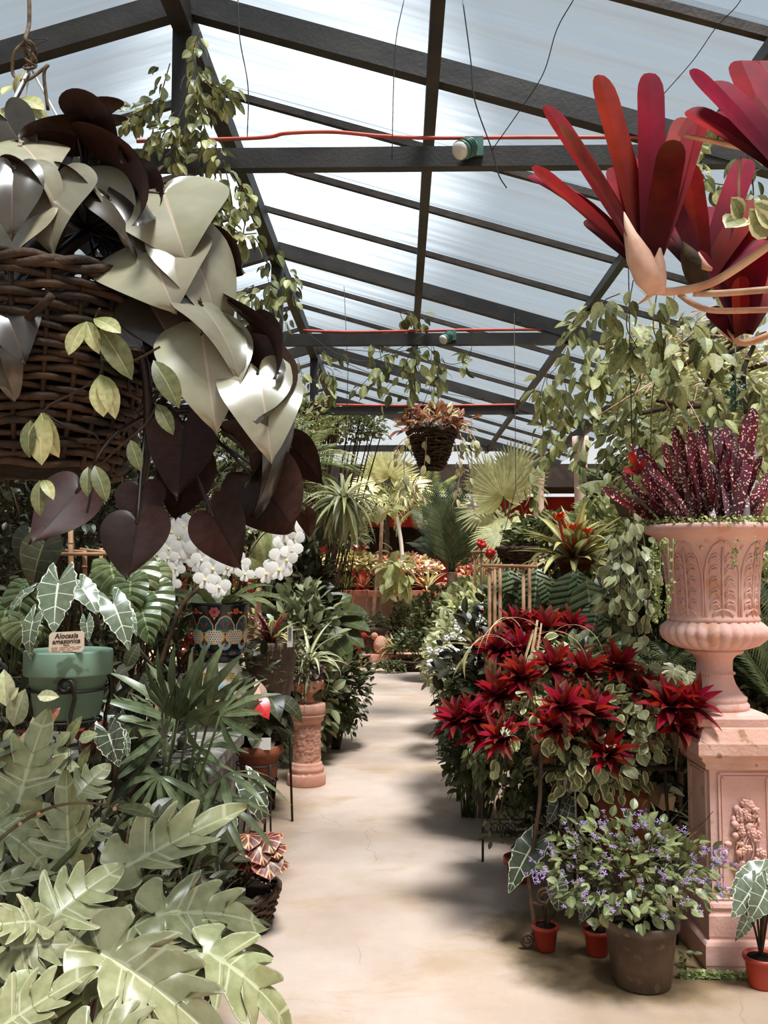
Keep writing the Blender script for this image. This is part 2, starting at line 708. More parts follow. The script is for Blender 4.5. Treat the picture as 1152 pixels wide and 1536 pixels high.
def shrub(name, label, cat, c, rad, tmpls, n, size, seed, base=None, stuff=True, group=None, up=0.5, droop=0.0, shell=0.5, lower=-0.35, stem_mat=None, nt=9, th=0.008):
    """A leafy plant: leaves over an ellipsoid and stems up from its base."""
    r = random.Random(seed)
    c = Vector(c)
    if stuff and base is not None and base[2] < 0.02 and c.z < 1.75 and c.z - rad[2] > 0.2:
        top = c.z + rad[2]          # leafy right down to the ground
        n = int(n * min(1.8, (top - 0.08) / (2 * rad[2])))
        c.z, rad = (top + 0.08) / 2, (rad[0], rad[1], (top - 0.08) / 2)
        lower = -0.95
    base = Vector(base) if base is not None else Vector((c.x, c.y, max(0.0, c.z - rad[2])))
    root = thing(name, label, cat, base, group)
    Ms = bush_ms(c, rad, n, size, r, up, droop, shell, lower)
    tmpls = tmpls if isinstance(tmpls, (list, tuple)) else [tmpls]
    if stuff:
        for i, t in enumerate(tmpls):
            put(root, 'foliage', scatter('foliage', t, Ms[i::len(tmpls)]), Matrix.Identity(4), 'stuff')
    else:
        for i, M in enumerate(Ms):
            put(root, 'leaf', tmpls[i % len(tmpls)], M)
    if nt:
        part(root, 'stems', twigs(c, rad, base, r, nt, th), stem_mat or MATS['stem_brown'], 'stuff')
    return root


def rosette(root, c, tmpls, n, length, r, el0=85, el1=10, wide=1.0, name='leaf', tilt=(0, 0, 1), spread=0.12, jit=8):
    """Leaves round an axis, inner ones upright."""
    c = Vector(c)
    ax = Vector(tilt).normalized()
    q = Vector((0, 0, 1)).rotation_difference(ax)
    for i in range(n):
        t = i / max(1, n - 1)
        a = i * 2.39996 + r.uniform(-0.2, 0.2)
        e = math.radians(el0 + (el1 - el0) * t + r.uniform(-jit, jit))
        d = Vector((math.cos(a) * math.cos(e), math.sin(a) * math.cos(e), math.sin(e)))
        up = Vector((-math.cos(a) * math.sin(e), -math.sin(a) * math.sin(e), math.cos(e)))
        d, up = q @ d, q @ up
        L = length * r.uniform(0.8, 1.1) * (0.7 + 0.3 * math.sin(PI * (0.25 + 0.6 * t)))
        put(root, name, tmpls[i % len(tmpls)], frame(c + d * spread * length * 0.2, d, up, L * wide, L, L))


def vine(root, pts, tmpl, r, n=20, size=0.05, th=0.003, mat=None, side=0.03, droop=0.5, trip=False, stuff=False, kind_name='leaf'):
    """Stem through points with leaves along it."""
    path = arc(pts, 8)
    mb = MB().tube(path, th, 4)
    part(root, 'stem', mb, mat or MATS['vine_stem'])
    tm = tmpl if isinstance(tmpl, (list, tuple)) else [tmpl]
    Ms = []
    for i in range(n):
        k = r.uniform(0, len(path) - 1.01)
        a = int(k)
        p = path[a].lerp(path[a + 1], k - a)
        tg = (path[a + 1] - path[a]).normalized()
        for q in range(3 if trip else 1):
            d = rnd_dir(r)
            d = (d - tg * d.dot(tg) * 0.6 + tg * 0.3 - Vector((0, 0, droop))).normalized()
            Ms.append((p + d * side * r.uniform(0.3, 1.2), d))
    if stuff:
        put(root, 'foliage', scatter('foliage', tm[0], [frame(p, d, Vector((0, 0, 1)) + rnd_dir(r) * 0.8, size * r.uniform(0.6, 1.2)) for p, d in Ms]), Matrix.Identity(4), 'stuff')
    else:
        for i, (p, d) in enumerate(Ms):
            put(root, kind_name, tm[i % len(tm)], frame(p, d, Vector((0, -0.3, 1)) + rnd_dir(r) * 0.8, size * r.uniform(0.6, 1.2)))


def pot_profile(r0, r1, h, rim=0.02, rimh=0.04, wall=0.012):
    """Tapered pot: r0 bottom, r1 top."""
    return [(r0 * 0.9, 0), (r0, 0.008), (r0 + (r1 - r0) * (h - rimh) / h, h - rimh), (r1 + rim * 0.7, h - rimh + 0.002), (r1 + rim, h - rimh + 0.008), (r1 + rim, h - 0.006), (r1 + rim * 0.7, h),
            (r1 - wall * 0.3, h), (r1 - wall, h - 0.01), (r1 - wall - 0.004, h * 0.8)]


def pot(name, label, loc, r0, r1, h, mat, rim=0.012, rimh=0.035, soil=True, group=None, cat='pot', n=28):
    root = thing(name, label, cat, loc, group)
    part(root, 'body', MB().lathe(pot_profile(r0, r1, h, rim, rimh), n, loc), mat)
    if soil:
        c = (loc[0], loc[1], loc[2] + h * 0.82)
        part(root, 'soil', MB().lathe([(r1 * 0.9, 0), (r1 * 0.88, 0.012), (r1 * 0.3, 0.02)], 20, c), MATS['soil'])
    return root
# ------------------------------------------------------------------ material list
plain('steel', (62, 58, 54), (44, 41, 39), 3.0, 0.5, 0.5, 0.3, 0.15, 60)
plain('steel_rust', (70, 60, 52), (46, 40, 36), 8.0, 0.6, 0.4, 0.2, 0.2, 60)
plain('iron', (52, 42, 34), (30, 25, 21), 20.0, 0.6, 0.4, 0.3, 0.2, 120)
plain('iron_brown', (112, 84, 64), (78, 58, 44), 14.0, 0.6, 0.4, 0.2, 0.2, 120)
plain('soil', (42, 32, 24), (26, 20, 15), 30.0, 0.95, 0.1, 0, 0.8, 90)
plain('stem_brown', (86, 66, 46), (50, 40, 28), 12.0, 0.8, 0.2, 0, 0.3, 80)
plain('stem_green', (92, 100, 62), (70, 80, 48), 9.0, 0.6, 0.3)
plain('vine_stem', (118, 100, 72), (84, 70, 48), 9.0, 0.7, 0.3)
plain('stem_dark', (46, 30, 24), (30, 20, 16), 9.0, 0.45, 0.5)
plain('terracotta', (208, 158, 136), (190, 134, 112), 5.0, 0.8, 0.2, 0, 0.25, 60, 0.0, (222, 176, 156), 9.0)
plain('terracotta_dark', (150, 88, 62), (112, 64, 46), 5.0, 0.8, 0.2, 0, 0.25, 60)
plain('clay_pink', (222, 180, 167), (209, 161, 148), 4.0, 0.82, 0.2, 0, 0.22, 70, 0.0, (206, 156, 132), 11.0)
plain('clay_cap', (222, 180, 164), (202, 156, 138), 5.0, 0.85, 0.2, 0, 0.35, 70, 0.0, (160, 122, 92), 17.0)
plain('red_plastic', (176, 62, 40), (150, 48, 32), 4.0, 0.45, 0.5)
plain('green_plastic', (118, 142, 120), (102, 126, 108), 4.0, 0.5, 0.45, 0, 0.1, 30, 0.0, (84, 100, 76), 12.0)
plain('brown_pot', (104, 84, 68), (72, 58, 48), 7.0, 0.6, 0.35, 0, 0.3, 40, 0.0, (110, 91, 75), 14.0)
plain('grey_pot', (112, 96, 80), (84, 72, 60), 5.0, 0.7, 0.3, 0, 0.2, 40)
plain('wicker', (74, 53, 36), (40, 28, 19), 16.0, 0.7, 0.3, 0, 0.4, 90, 0.25)
plain('wicker_dark', (84, 60, 42), (48, 34, 24), 16.0, 0.7, 0.3, 0, 0.4, 90, 0.25)
plain('bamboo', (186, 142, 104), (150, 108, 76), 9.0, 0.55, 0.35, 0, 0.1, 60)
plain('column_pink', (232, 202, 186), (220, 182, 164), 3.0, 0.85, 0.2, 0, 0.2, 50)
plain('red_wall', (166, 50, 36), (140, 40, 30), 2.0, 0.85, 0.2)
plain('dark_roof', (58, 48, 42), (40, 34, 30), 4.0, 0.9, 0.2)
plain('plaster_pink', (220, 178, 158), (202, 156, 136), 3.0, 0.88, 0.2, 0, 0.3, 40)
plain('brick', (190, 118, 94), (164, 96, 76), 8.0, 0.88, 0.2, 0, 0.4, 60, 0.14)
plain('brick_pale', (214, 158, 136), (196, 136, 114), 8.0, 0.88, 0.2, 0, 0.4, 60, 0.12)
plain('stone_grey', (128, 122, 114), (98, 92, 84), 6.0, 0.9, 0.2, 0, 0.8, 30, 0.0, (160, 154, 146), 14.0)
plain('garden_wall', (62, 58, 46), (40, 40, 30), 3.0, 0.95, 0.1, 0, 0.6, 20)
plain('lamp_green', (88, 126, 112), (64, 98, 88), 10.0, 0.4, 0.5, 0.2)
plain('lamp_glass', (222, 218, 206), None, 5, 0.1, 0.7)
plain('red_hose', (204, 92, 72), (184, 72, 56), 6.0, 0.5, 0.4)
plain('wire', (60, 58, 58), None, 5, 0.5, 0.5, 0.4)
plain('rope', (128, 112, 92), (84, 70, 56), 40.0, 0.9, 0.1)
plain('sign_cream', (232, 214, 192), (222, 200, 176), 6.0, 0.6, 0.3)
plain('sign_ink', (64, 46, 36), None, 5, 0.7, 0.2)
plain('tag_white', (222, 216, 204), None, 5, 0.5, 0.3)
plain('wood_log', (150, 120, 92), (106, 80, 58), 9.0, 0.85, 0.2, 0, 0.4, 60)
plain('wood_cut', (206, 172, 136), (176, 140, 104), 9.0, 0.85, 0.2, 0, 0.3, 60)
plain('white_petal', (250, 246, 238), (240, 234, 224), 9.0, 0.6, 0.2)
plain('petal_yellow', (232, 214, 150), None, 5, 0.6, 0.2)
plain('petal_red', (206, 44, 40), (182, 30, 32), 9.0, 0.35, 0.5)
plain('petal_orange', (222, 92, 48), (200, 66, 40), 9.0, 0.5, 0.3)
plain('petal_purple', (180, 156, 196), (150, 122, 172), 20.0, 0.6, 0.2, vary=0.15)
plain('petal_pink', (232, 168, 160), (212, 128, 126), 12.0, 0.6, 0.2)
plain('petal_peach', (240, 206, 186), (226, 170, 150), 12.0, 0.6, 0.2)
plain('moss', (176, 184, 122), (130, 142, 84), 30.0, 0.8, 0.2, vary=0.15)
plain('bract', (226, 184, 160), (196, 146, 122), 9.0, 0.6, 0.3)
plain('stolon', (214, 172, 140), (184, 132, 102), 14.0, 0.6, 0.3, 0, 0.2, 60)
# painted ceramic
plain('glaze_dark', (34, 36, 40), (24, 26, 28), 5, 0.2, 0.6)
plain('glaze_teal', (42, 110, 122), (30, 84, 96), 9, 0.2, 0.6)
plain('glaze_peach', (236, 176, 128), None, 5, 0.2, 0.6)
plain('glaze_yellow', (230, 190, 110), (222, 176, 96), 5, 0.2, 0.6)
plain('glaze_cream', (238, 226, 206), (226, 210, 188), 5, 0.2, 0.6)
plain('glaze_blue', (150, 190, 208), None, 5, 0.2, 0.6)
plain('glaze_red', (186, 56, 50), None, 5, 0.2, 0.6)
plain('glaze_orange', (222, 116, 62), None, 5, 0.2, 0.6)
plain('glaze_pink', (196, 110, 116), None, 5, 0.2, 0.6)
plain('glaze_green', (58, 84, 60), None, 5, 0.2, 0.6)


def floor_mat():
    t = NT('concrete')
    p = t.pos()
    base = t.mix(t.step(t.noise(0.9, 5, p, 0.6), 0.35, 0.65), lin((201, 180, 166)), lin((181, 158, 141)))
    base = t.mix(t.step(t.noise(6.0, 6, p, 0.7), 0.5, 0.75, 0.0, 0.55), base, lin((196, 168, 140)))
    base = t.mix(t.step(t.noise(60.0, 3, p), 0.58, 0.75, 0.0, 0.35), base, lin((170, 142, 116)))
    st = t.mapping(p, (0.9, 1.5, 1.0))
    base = t.mix(t.step(t.noise(1.5, 6, st, 0.65, 0.4), 0.52, 0.68, 0.0, 0.6), base, lin((176, 146, 112)))
    sp = t.node('SeparateXYZ')
    t.t.links.new(p, sp.inputs[0])
    x, y = sp.outputs[0], sp.outputs[1]
    n2 = t.math('MULTIPLY', t.math('SUBTRACT', t.noise(3.2, 6, p, 0.65), 0.5), 0.75)
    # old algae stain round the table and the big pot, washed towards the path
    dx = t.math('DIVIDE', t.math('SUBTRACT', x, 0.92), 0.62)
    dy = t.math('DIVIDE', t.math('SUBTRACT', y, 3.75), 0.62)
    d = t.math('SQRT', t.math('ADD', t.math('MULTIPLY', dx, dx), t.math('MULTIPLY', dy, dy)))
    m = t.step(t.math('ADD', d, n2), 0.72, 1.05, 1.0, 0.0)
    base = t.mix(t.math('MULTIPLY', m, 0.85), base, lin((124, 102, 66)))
    m2 = t.step(t.math('ADD', d, n2), 0.5, 0.85, 1.0, 0.0)  # darker core: stain plus the shade under the table, put into the colour
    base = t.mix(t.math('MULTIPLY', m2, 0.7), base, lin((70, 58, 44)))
    # damp run beside the path further on
    ex = t.step(t.math('ADD', x, t.math('MULTIPLY', n2, 0.5)), 0.42, 0.72)
    base = t.mix(t.math('MULTIPLY', ex, 0.5), base, lin((140, 112, 78)))
    el = t.step(t.math('ADD', x, t.math('MULTIPLY', n2, 0.5)), -0.75, -0.45, 1.0, 0.0)
    base = t.mix(t.math('MULTIPLY', el, 0.6), base, lin((132, 106, 76)))
    # hairline cracks
    v = t.node('TexVoronoi', feature='DISTANCE_TO_EDGE')
    v.inputs['Scale'].default_value = 0.55
    wv = t.node('VectorMath', operation='ADD')
    t.t.links.new(p, wv.inputs[0])
    nn = t.node('TexNoise')
    nn.inputs['Scale'].default_value = 3.0
    t.t.links.new(p, nn.inputs['Vector'])
    sc = t.node('VectorMath', operation='SCALE')
    t.t.links.new(nn.outputs[1], sc.inputs[0])
    sc.inputs['Scale'].default_value = 0.35
    t.t.links.new(sc.outputs[0], wv.inputs[1])
    t.t.links.new(wv.outputs[0], v.inputs['Vector'])
    cr = t.math('MULTIPLY', t.step(v.outputs['Distance'], 0.0008, 0.003, 0.3, 0.0), t.step(t.noise(1.3, 2, p), 0.5, 0.6))
    base = t.mix(cr, base, lin((120, 96, 74)))
    h = t.math('ADD', t.noise(35, 6, p, 0.65), t.math('MULTIPLY', cr, -0.6))
    t.done(t.principled(base, t.step(t.noise(2.0, 3, p), 0.3, 0.7, 0.55, 0.85), 0.3, 0, t.bump(h, 0.25, 0.01)))


floor_mat()


def roof_mat():
    """Weathered ribbed polycarbonate: part clear, part milky, streaked down the slope."""
    t = NT('polycarbonate')
    p = t.pos()
    s1 = t.noise(1.0, 4, t.mapping(p, (0.5, 9.0, 0.5)), 0.6)
    s2 = t.noise(1.0, 3, t.mapping(p, (1.2, 34.0, 1.2)), 0.6)
    f = t.step(t.math('ADD', t.math('MULTIPLY', s1, 0.72), t.math('MULTIPLY', s2, 0.28)), 0.3, 0.7)
    tr = t.node('BsdfTransparent')
    t.put(tr.inputs[0], t.mix(f, lin((240, 244, 248)), lin((196, 203, 209))))
    tl = t.node('BsdfTranslucent')
    tl.inputs[0].default_value = lin((226, 224, 220))
    df = t.node('BsdfDiffuse')
    df.inputs[0].default_value = lin((222, 220, 216))
    m0 = t.node('MixShader')
    m0.inputs[0].default_value = 0.25
    t.t.links.new(tl.outputs[0], m0.inputs[1])
    t.t.links.new(df.outputs[0], m0.inputs[2])
    mx = t.node('MixShader')
    t.put(mx.inputs[0], t.step(f, 0, 1, 0.015, 0.09))
    t.t.links.new(tr.outputs[0], mx.inputs[1])
    t.t.links.new(m0.outputs[0], mx.inputs[2])
    gl = t.node('BsdfGlossy')
    gl.inputs['Roughness'].default_value = 0.25
    m2 = t.node('MixShader')
    m2.inputs[0].default_value = 0.04
    t.t.links.new(mx.outputs[0], m2.inputs[1])
    t.t.links.new(gl.outputs[0], m2.inputs[2])
    t.done(m2.outputs[0])


roof_mat()

# ------------------------------------------------------------------ the setting
floor = single('floor', MB().box((-0.8, 9.5, -0.06), (9.6, 24.0, 0.12)), MATS['concrete'], kind='structure')
ground = single('ground', MB().box((0, 20, -0.17), (90, 90, 0.1)), MATS['soil'], kind='structure')

H = 2.0
RX, RZ = -1.06, 4.30             # ridge
EX, EZ = 2.21, 3.34              # right eave
LX = 2 * RX - EX                 # left eave
TIE = 3.50
TRUSS = [0.84, 4.16, 7.48, 10.8, 14.1]


def zr(x):
    return RZ - 0.2936 * abs(x - RX)


def roof_truss(y, i):
    root = thing('roof_truss', None, None, (RX, y, TIE), kind='structure')
    part(root, 'tie_beam', MB().bar((LX + 0.25, y, TIE), (EX - 0.52, y, TIE), 0.06, 0.1), MATS['steel'])
    for x in (LX, EX):
        part(root, 'rafter', MB().bar((RX, y, RZ), (x + (0.35 if x > 0 else -0.35), y, zr(x + (0.35 if x > 0 else -0.35))), 0.07, 0.12), MATS['steel'])
    part(root, 'king_post', MB().box((RX, y + 0.02, (TIE + RZ) / 2), (0.1, 0.08, RZ - TIE)), MATS['steel'])
    mb = MB()
    for x in (LX + 1.0, EX - 1.2):
        mb.box((x, y - 0.035, zr(x) - 0.03), (0.05, 0.008, 0.05))
    part(root, 'bolt_plates', mb, MATS['steel_rust'])


for i, y in enumerate(TRUSS):
    roof_truss(y, i)

Y0, Y1 = -2.4, 14.5
for x, h, w in ((RX, 0.12, 0.09), ((RX + 1.42) / 2 - 0.02, 0.06, 0.06), (1.42, 0.06, 0.05), (2 * RX - 0.16, 0.06, 0.06), (2 * RX - 1.42, 0.06, 0.05)):
    single('purlin', MB().bar((x, Y0, zr(x) - 0.075 - (0.02 if x == RX else 0)), (x, Y1, zr(x) - 0.075 - (0.02 if x == RX else 0)), w, h), MATS['steel'], kind='structure', loc=(x, 6, 4))
for x in (EX, LX):
    single('eave_beam', MB().bar((x, Y0, EZ - 0.12), (x, Y1, EZ - 0.12), 0.07, 0.11), MATS['steel_rust'], kind='structure', loc=(x, 6, EZ))
batt = [0.84 - 0.83 * k for k in range(1, 4)] + [TRUSS[0] + 0.83 * k for k in range(1, 16) if k % 4]
for y in batt:
    for sx in (LX - 0.35, EX + 0.35):
        single('roof_batten', MB().bar((RX, y, RZ + 0.02), (sx, y, zr(sx) + 0.02), 0.035, 0.04), MATS['steel_rust'], kind='structure', loc=(RX, y, RZ))
ceiling = thing('ceiling', None, None, (RX, 6, RZ), kind='structure')
ys = sorted(batt + TRUSS + [Y1])
for a, b in zip(ys[:-1], ys[1:]):
    for sx in (LX - 0.4, EX + 0.4):
        mb = MB().bar((RX, (a + b) / 2, RZ + 0.065), (sx, (a + b) / 2, zr(sx) + 0.065), b - a + 0.03, 0.006)
        part(ceiling, 'panel', mb, MATS['polycarbonate'])

# pink round columns under the right eave, one per truss
for y, lab in ((4.16, 'a'), (7.48, 'b'), (10.8, 'c'), (14.1, 'd')):
    for x in (EX, LX):
        prof = [(0.105, 0), (0.105, 0.06), (0.085, 0.09), (0.082, 2.9), (0.095, 2.95), (0.1, 3.02), (0.1, EZ - 0.17)]
        single('column', MB().lathe(prof, 20, (x, y, 0)), MATS['column_pink'], kind='structure', loc=(x, y, 0))

# garden wall along the left side, behind the plants
wl = thing('wall_left', None, None, (LX - 0.5, 8, 0), kind='structure')
part(wl, 'render_coat', MB().box((LX - 0.5, 6, 1.5), (0.2, 18, 3.0)), MATS['garden_wall'])
part(wl, 'coping', MB().box((LX - 0.5, 6, 3.04), (0.28, 18, 0.08)), MATS['stone_grey'])

# red building behind the greenhouse: wall with openings, pillars, low dark roof
wb = thing('wall_back', None, None, (0, 20, 0), kind='structure')
part(wb, 'wall_panel', MB().box((-4.6, 21, 1.65), (5.6, 0.3, 3.3)).box((3.2, 21, 1.65), (3.6, 0.3, 3.3)).box((-0.2, 21, 2.95), (3.4, 0.3, 0.7)), MATS['red_wall'])
part(wb, 'recess', MB().box((-0.2, 22.2, 1.5), (3.6, 0.2, 3.0)), MATS['dark_roof'])
for x in (-1.75, -0.95, 0.95, 2.4, 4.3):
    part(wb, 'pillar', MB().box((x, 20.4, 1.6), (0.34, 0.34, 3.2)), MATS['red_wall'])
part(wb, 'roof_edge', MB().bar((-9, 19.8, 3.6), (9, 19.8, 3.6), 1.6, 0.5), MATS['dark_roof'])
part(wb, 'roof_slope', MB().bar((-9, 21.6, 3.78), (9, 21.6, 3.78), 3.0, 0.1), MATS['dark_roof'])

# raised brick planter across the end of the path
pl = thing('wall_end', None, None, (-0.3, 15.3, 0), kind='structure')
part(pl, 'plaster_face', MB().box((-0.3, 15.5, 0.55), (4.4, 0.5, 1.1)), MATS['plaster_pink'])
bme = MB().box((0, 0, 0), (0.225, 0.3, 0.1), taper=0.97).mesh('brick', [MATS['brick']])
rb = random.Random(5)
for k in range(18):
    put(pl, 'brick', bme, Matrix.Translation((-2.36 + k * 0.24, 15.24 + rb.uniform(-.006, .006), 1.155 + rb.uniform(-.004, .004))) @ Matrix.Rotation(rb.uniform(-.03, .03), 4, 'Z'))
part(pl, 'planter_soil', MB().box((-0.3, 15.7, 1.15), (4.2, 0.6, 0.06)), MATS['soil'])

# low step of pale bricks in front of it
st = thing('trim_1', None, None, (-0.35, 14.3, 0), kind='structure')
bm2 = MB().box((0, 0, 0), (0.29, 0.2, 0.095), taper=0.97).mesh('brick', [MATS['brick_pale']])
for row in range(2):
    for k in range(5):
        put(st, 'brick', bm2, Matrix.Translation((-1.06 + k * 0.305 + row * 0.13, 14.3 + row * 0.03, 0.05 + row * 0.105)) @ Matrix.Rotation(rb.uniform(-.03, .03), 4, 'Z'))
part(st, 'step_fill', MB().box((-0.4, 14.72, 0.1), (1.6, 0.7, 0.2)), MATS['plaster_pink'])

# ------------------------------------------------------------------ fittings on the frame
def flood_lamp(p, label, s=1.0):
    root = thing('spot_lamp', label, 'lamp', p)
    p = Vector(p)
    ax = Vector((-0.55, -0.62, -0.5)).normalized()
    q = Vector((0, 0, 1)).rotation_difference(ax).to_matrix().to_4x4()
    M = Matrix.Translation(p) @ q
    prof = [(0.016, -0.02), (0.022, 0.0), (0.03, 0.012), (0.03, 0.06), (0.036, 0.07), (0.037, 0.085)]
    mb = MB().lathe([(r * s, z * s) for r, z in prof], 18)
    mb.v = [tuple(M @ Vector(v)) for v in mb.v]
    hs_ = part(root, 'housing', mb, MATS['lamp_green'])
    mb = MB().lathe([(0.033 * s, 0.083 * s), (0.033 * s, 0.092 * s), (0.026 * s, 0.102 * s), (0.012 * s, 0.107 * s)], 18)
    mb.v = [tuple(M @ Vector(v)) for v in mb.v]
    part(hs_, 'lens', mb, MATS['lamp_glass'])
    mb = MB()
    for k in range(3):
        mb.lathe([(0.036 * s, (0.02 + k * 0.014) * s), (0.038 * s, (0.023 + k * 0.014) * s), (0.036 * s, (0.026 + k * 0.014) * s)], 18)
    mb.v = [tuple(M @ Vector(v)) for v in mb.v]
    part(hs_, 'fins', mb, MATS['lamp_green'])
    part(root, 'bracket', MB().box((p.x + 0.012, p.y + 0.02, p.z + 0.008), (0.07 * s, 0.016, 0.075 * s)).bar(p + Vector((0.0, 0.02, 0)), p - ax * 0.02, 0.02, 0.02), MATS['lamp_green'])
    return root


flood_lamp(P(708, 219, 4.1), 'green spotlight clamped on the nearest crossbeam of the translucent roof', 1.25)
flood_lamp(P(675, 503, 7.42), 'small green spotlight on the second crossbeam, above the hanging basket', 1.2)
flood_lamp(P(973, 553, 7.3), 'green spotlight half hidden by leaves beside the column head', 1.2)


def strand(name, label, cat, pts, r, mat, n=6):
    path = arc(pts, 8)
    return single(name, MB().tube(path, r, n), MATS[mat], label, cat, loc=path[0])


strand('hose', 'red hose lying along the nearest crossbeam of the roof', 'hose',
       [P(205, 212, 4.14), P(385, 207, 4.14), P(430, 200, 4.12), P(500, 198, 4.12), P(570, 204, 4.14), P(650, 207, 4.14), P(800, 206, 4.14), P(1010, 206, 4.14)], 0.009, 'red_hose')
strand('hose', 'thin red hose along the top of the second crossbeam', 'hose',
       [P(455, 496, 7.46), P(520, 498, 7.46), P(600, 497, 7.46), P(700, 495, 7.46), P(860, 494, 7.46)], 0.013, 'red_hose')
strand('hose', 'faded red hose along the third, farthest visible crossbeam', 'hose',
       [P(470, 606, 10.76), P(560, 608, 10.76), P(680, 608, 10.76), P(775, 607, 10.76)], 0.014, 'red_hose')

wl_ = [
    ('thin wire hanging down from the ridge past the king post', [P(357, 0, 3.6), P(360, 60, 3.6), P(372, 130, 3.62), P(371, 205, 3.64)], 0.0025),
    ('wire looping from the roof beside the green spotlight, ending in a curled tail', [P(694, 0, 3.7), P(706, 90, 3.7), P(712, 150, 3.7), P(738, 225, 3.72), P(748, 262, 3.72), P(760, 282, 3.72)], 0.003),
    ('slanting wire running up right from the spotlight towards the roof', [P(738, 225, 3.7), P(780, 165, 3.6), P(815, 110, 3.5), P(835, 45, 3.4), P(860, 0, 3.3)], 0.003),
    ('straight wire behind the tall red leaves at the roof corner', [P(992, 145, 3.2), P(1040, 90, 3.1), P(1075, 40, 3.0), P(1108, 5, 2.9), P(1128, -40, 2.8), P(1130, -120, 2.8)], 0.0022),
    ('faint wire dropping from the roof left of the long purlin', [P(606, 0, 3.6), P(594, 60, 3.6), P(590, 140, 3.6), P(588, 240, 3.62)], 0.002),
    ('fine wire crossing below the third crossbeam from the left post', [P(470, 520, 7.4), P(520, 545, 7.6), P(600, 575, 8.2), P(720, 600, 9.2)], 0.003),
    ('fine line sagging under the second crossbeam towards the left post', [P(462, 500, 7.3), P(505, 530, 7.3), P(560, 540, 7.3), P(640, 500, 7.3)], 0.003),
]
for lab, pts, r in wl_:
    strand('wire', lab, 'wire', pts, r, 'wire', 4)
# ------------------------------------------------------------------ leaf surfaces
leafmat('philo_top_dim', (82, 74, 62), (62, 54, 46), (112, 88, 80), 0, mw=0.03, rough=0.25, spec=0.8, trans=0.05, vary=0.35, nscale=2.0)  # darker copy of the leaf top, for blades without sky sheen
leafmat('philo_top_lit', (158, 152, 126), (136, 129, 105), (180, 160, 140), 0, mw=0.03, rough=0.27, spec=0.8, trans=0.05, vary=0.25, nscale=2.0)  # paler copy, sky sheen put into the colour
leafmat('philo_under', (64, 37, 26), (48, 27, 19), (40, 22, 18), 9, 0.05, 0.05, rough=0.45, spec=0.35, trans=0.16, vary=0.3, slant=0.0)
leafmat('lobed_top', (176, 174, 128), (146, 148, 100), (202, 200, 160), 7, 0.06, 0.07, edge=(192, 192, 150), ew=0.05, rough=0.3, spec=0.6, trans=0.12, vary=0.28)
leafmat('lobed_under', (86, 96, 62), (70, 80, 50), (120, 128, 90), 7, 0.06, 0.06, rough=0.5, spec=0.3, trans=0.16, vary=0.2)
leafmat('young_leaf', (214, 208, 150), (178, 178, 118), (230, 226, 180), 0, mw=0.05, rough=0.4, trans=0.2, vary=0.15, base=(150, 154, 92))
leafmat('olive_leaf', (122, 122, 78), (92, 96, 58), (160, 158, 112), 0, mw=0.05, rough=0.4, trans=0.15, vary=0.2)
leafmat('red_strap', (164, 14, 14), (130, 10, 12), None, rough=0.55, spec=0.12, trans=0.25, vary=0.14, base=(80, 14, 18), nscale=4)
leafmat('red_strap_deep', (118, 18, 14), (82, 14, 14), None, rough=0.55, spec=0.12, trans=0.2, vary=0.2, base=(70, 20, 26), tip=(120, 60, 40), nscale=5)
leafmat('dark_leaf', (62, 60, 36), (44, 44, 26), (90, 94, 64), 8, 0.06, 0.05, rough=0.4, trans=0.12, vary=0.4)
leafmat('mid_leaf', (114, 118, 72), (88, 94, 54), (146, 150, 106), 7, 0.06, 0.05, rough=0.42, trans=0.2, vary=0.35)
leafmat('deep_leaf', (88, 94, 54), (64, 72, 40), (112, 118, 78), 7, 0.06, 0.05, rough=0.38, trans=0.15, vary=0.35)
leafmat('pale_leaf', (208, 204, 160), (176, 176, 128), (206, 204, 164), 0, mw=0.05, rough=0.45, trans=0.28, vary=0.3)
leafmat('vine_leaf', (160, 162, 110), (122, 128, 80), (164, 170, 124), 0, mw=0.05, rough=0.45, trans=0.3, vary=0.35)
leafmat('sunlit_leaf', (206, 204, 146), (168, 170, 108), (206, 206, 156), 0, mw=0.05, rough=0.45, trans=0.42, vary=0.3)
leafmat('variegated', (146, 148, 98), (120, 124, 78), None, edge=(224, 216, 164), ew=0.34, rough=0.4, trans=0.2, vary=0.2)
leafmat('cream_round', (172, 174, 128), (144, 150, 106), (206, 204, 164), 0, mw=0.04, edge=(214, 210, 168), ew=0.14, rough=0.42, trans=0.2, vary=0.22)
leafmat('alocasia', (78, 84, 62), (58, 64, 46), (206, 210, 184), 6, 0.055, 0.06, edge=(208, 212, 186), ew=0.05, rough=0.3, spec=0.55, trans=0.1, vary=0.15, slant=0.0)
leafmat('alocasia_grey', (112, 122, 98), (92, 102, 80), (222, 224, 200), 6, 0.055, 0.06, edge=(218, 220, 198), ew=0.05, rough=0.3, spec=0.55, trans=0.1, vary=0.12)
leafmat('ribbed', (112, 120, 74), (84, 94, 54), (160, 166, 118), 9, 0.07, 0.05, rough=0.35, spec=0.5, trans=0.18, vary=0.2, bump=0.35, slant=1.2)
leafmat('ribbed_dark', (86, 98, 58), (62, 76, 42), (140, 148, 100), 10, 0.08, 0.05, rough=0.32, spec=0.55, trans=0.12, vary=0.2, bump=0.35, slant=1.0)
leafmat('rhapis', (102, 112, 78), (76, 86, 56), (116, 122, 86), 0, mw=0.1, rough=0.35, spec=0.5, trans=0.15, vary=0.3)
leafmat('spider', (150, 156, 100), (122, 132, 80), (234, 226, 190), 0, mw=0.5, rough=0.4, trans=0.25, vary=0.2)
leafmat('yellow_strap', (192, 180, 112), (150, 148, 84), (214, 204, 148), 0, mw=0.3, rough=0.4, trans=0.25, vary=0.25, base=(84, 60, 44))
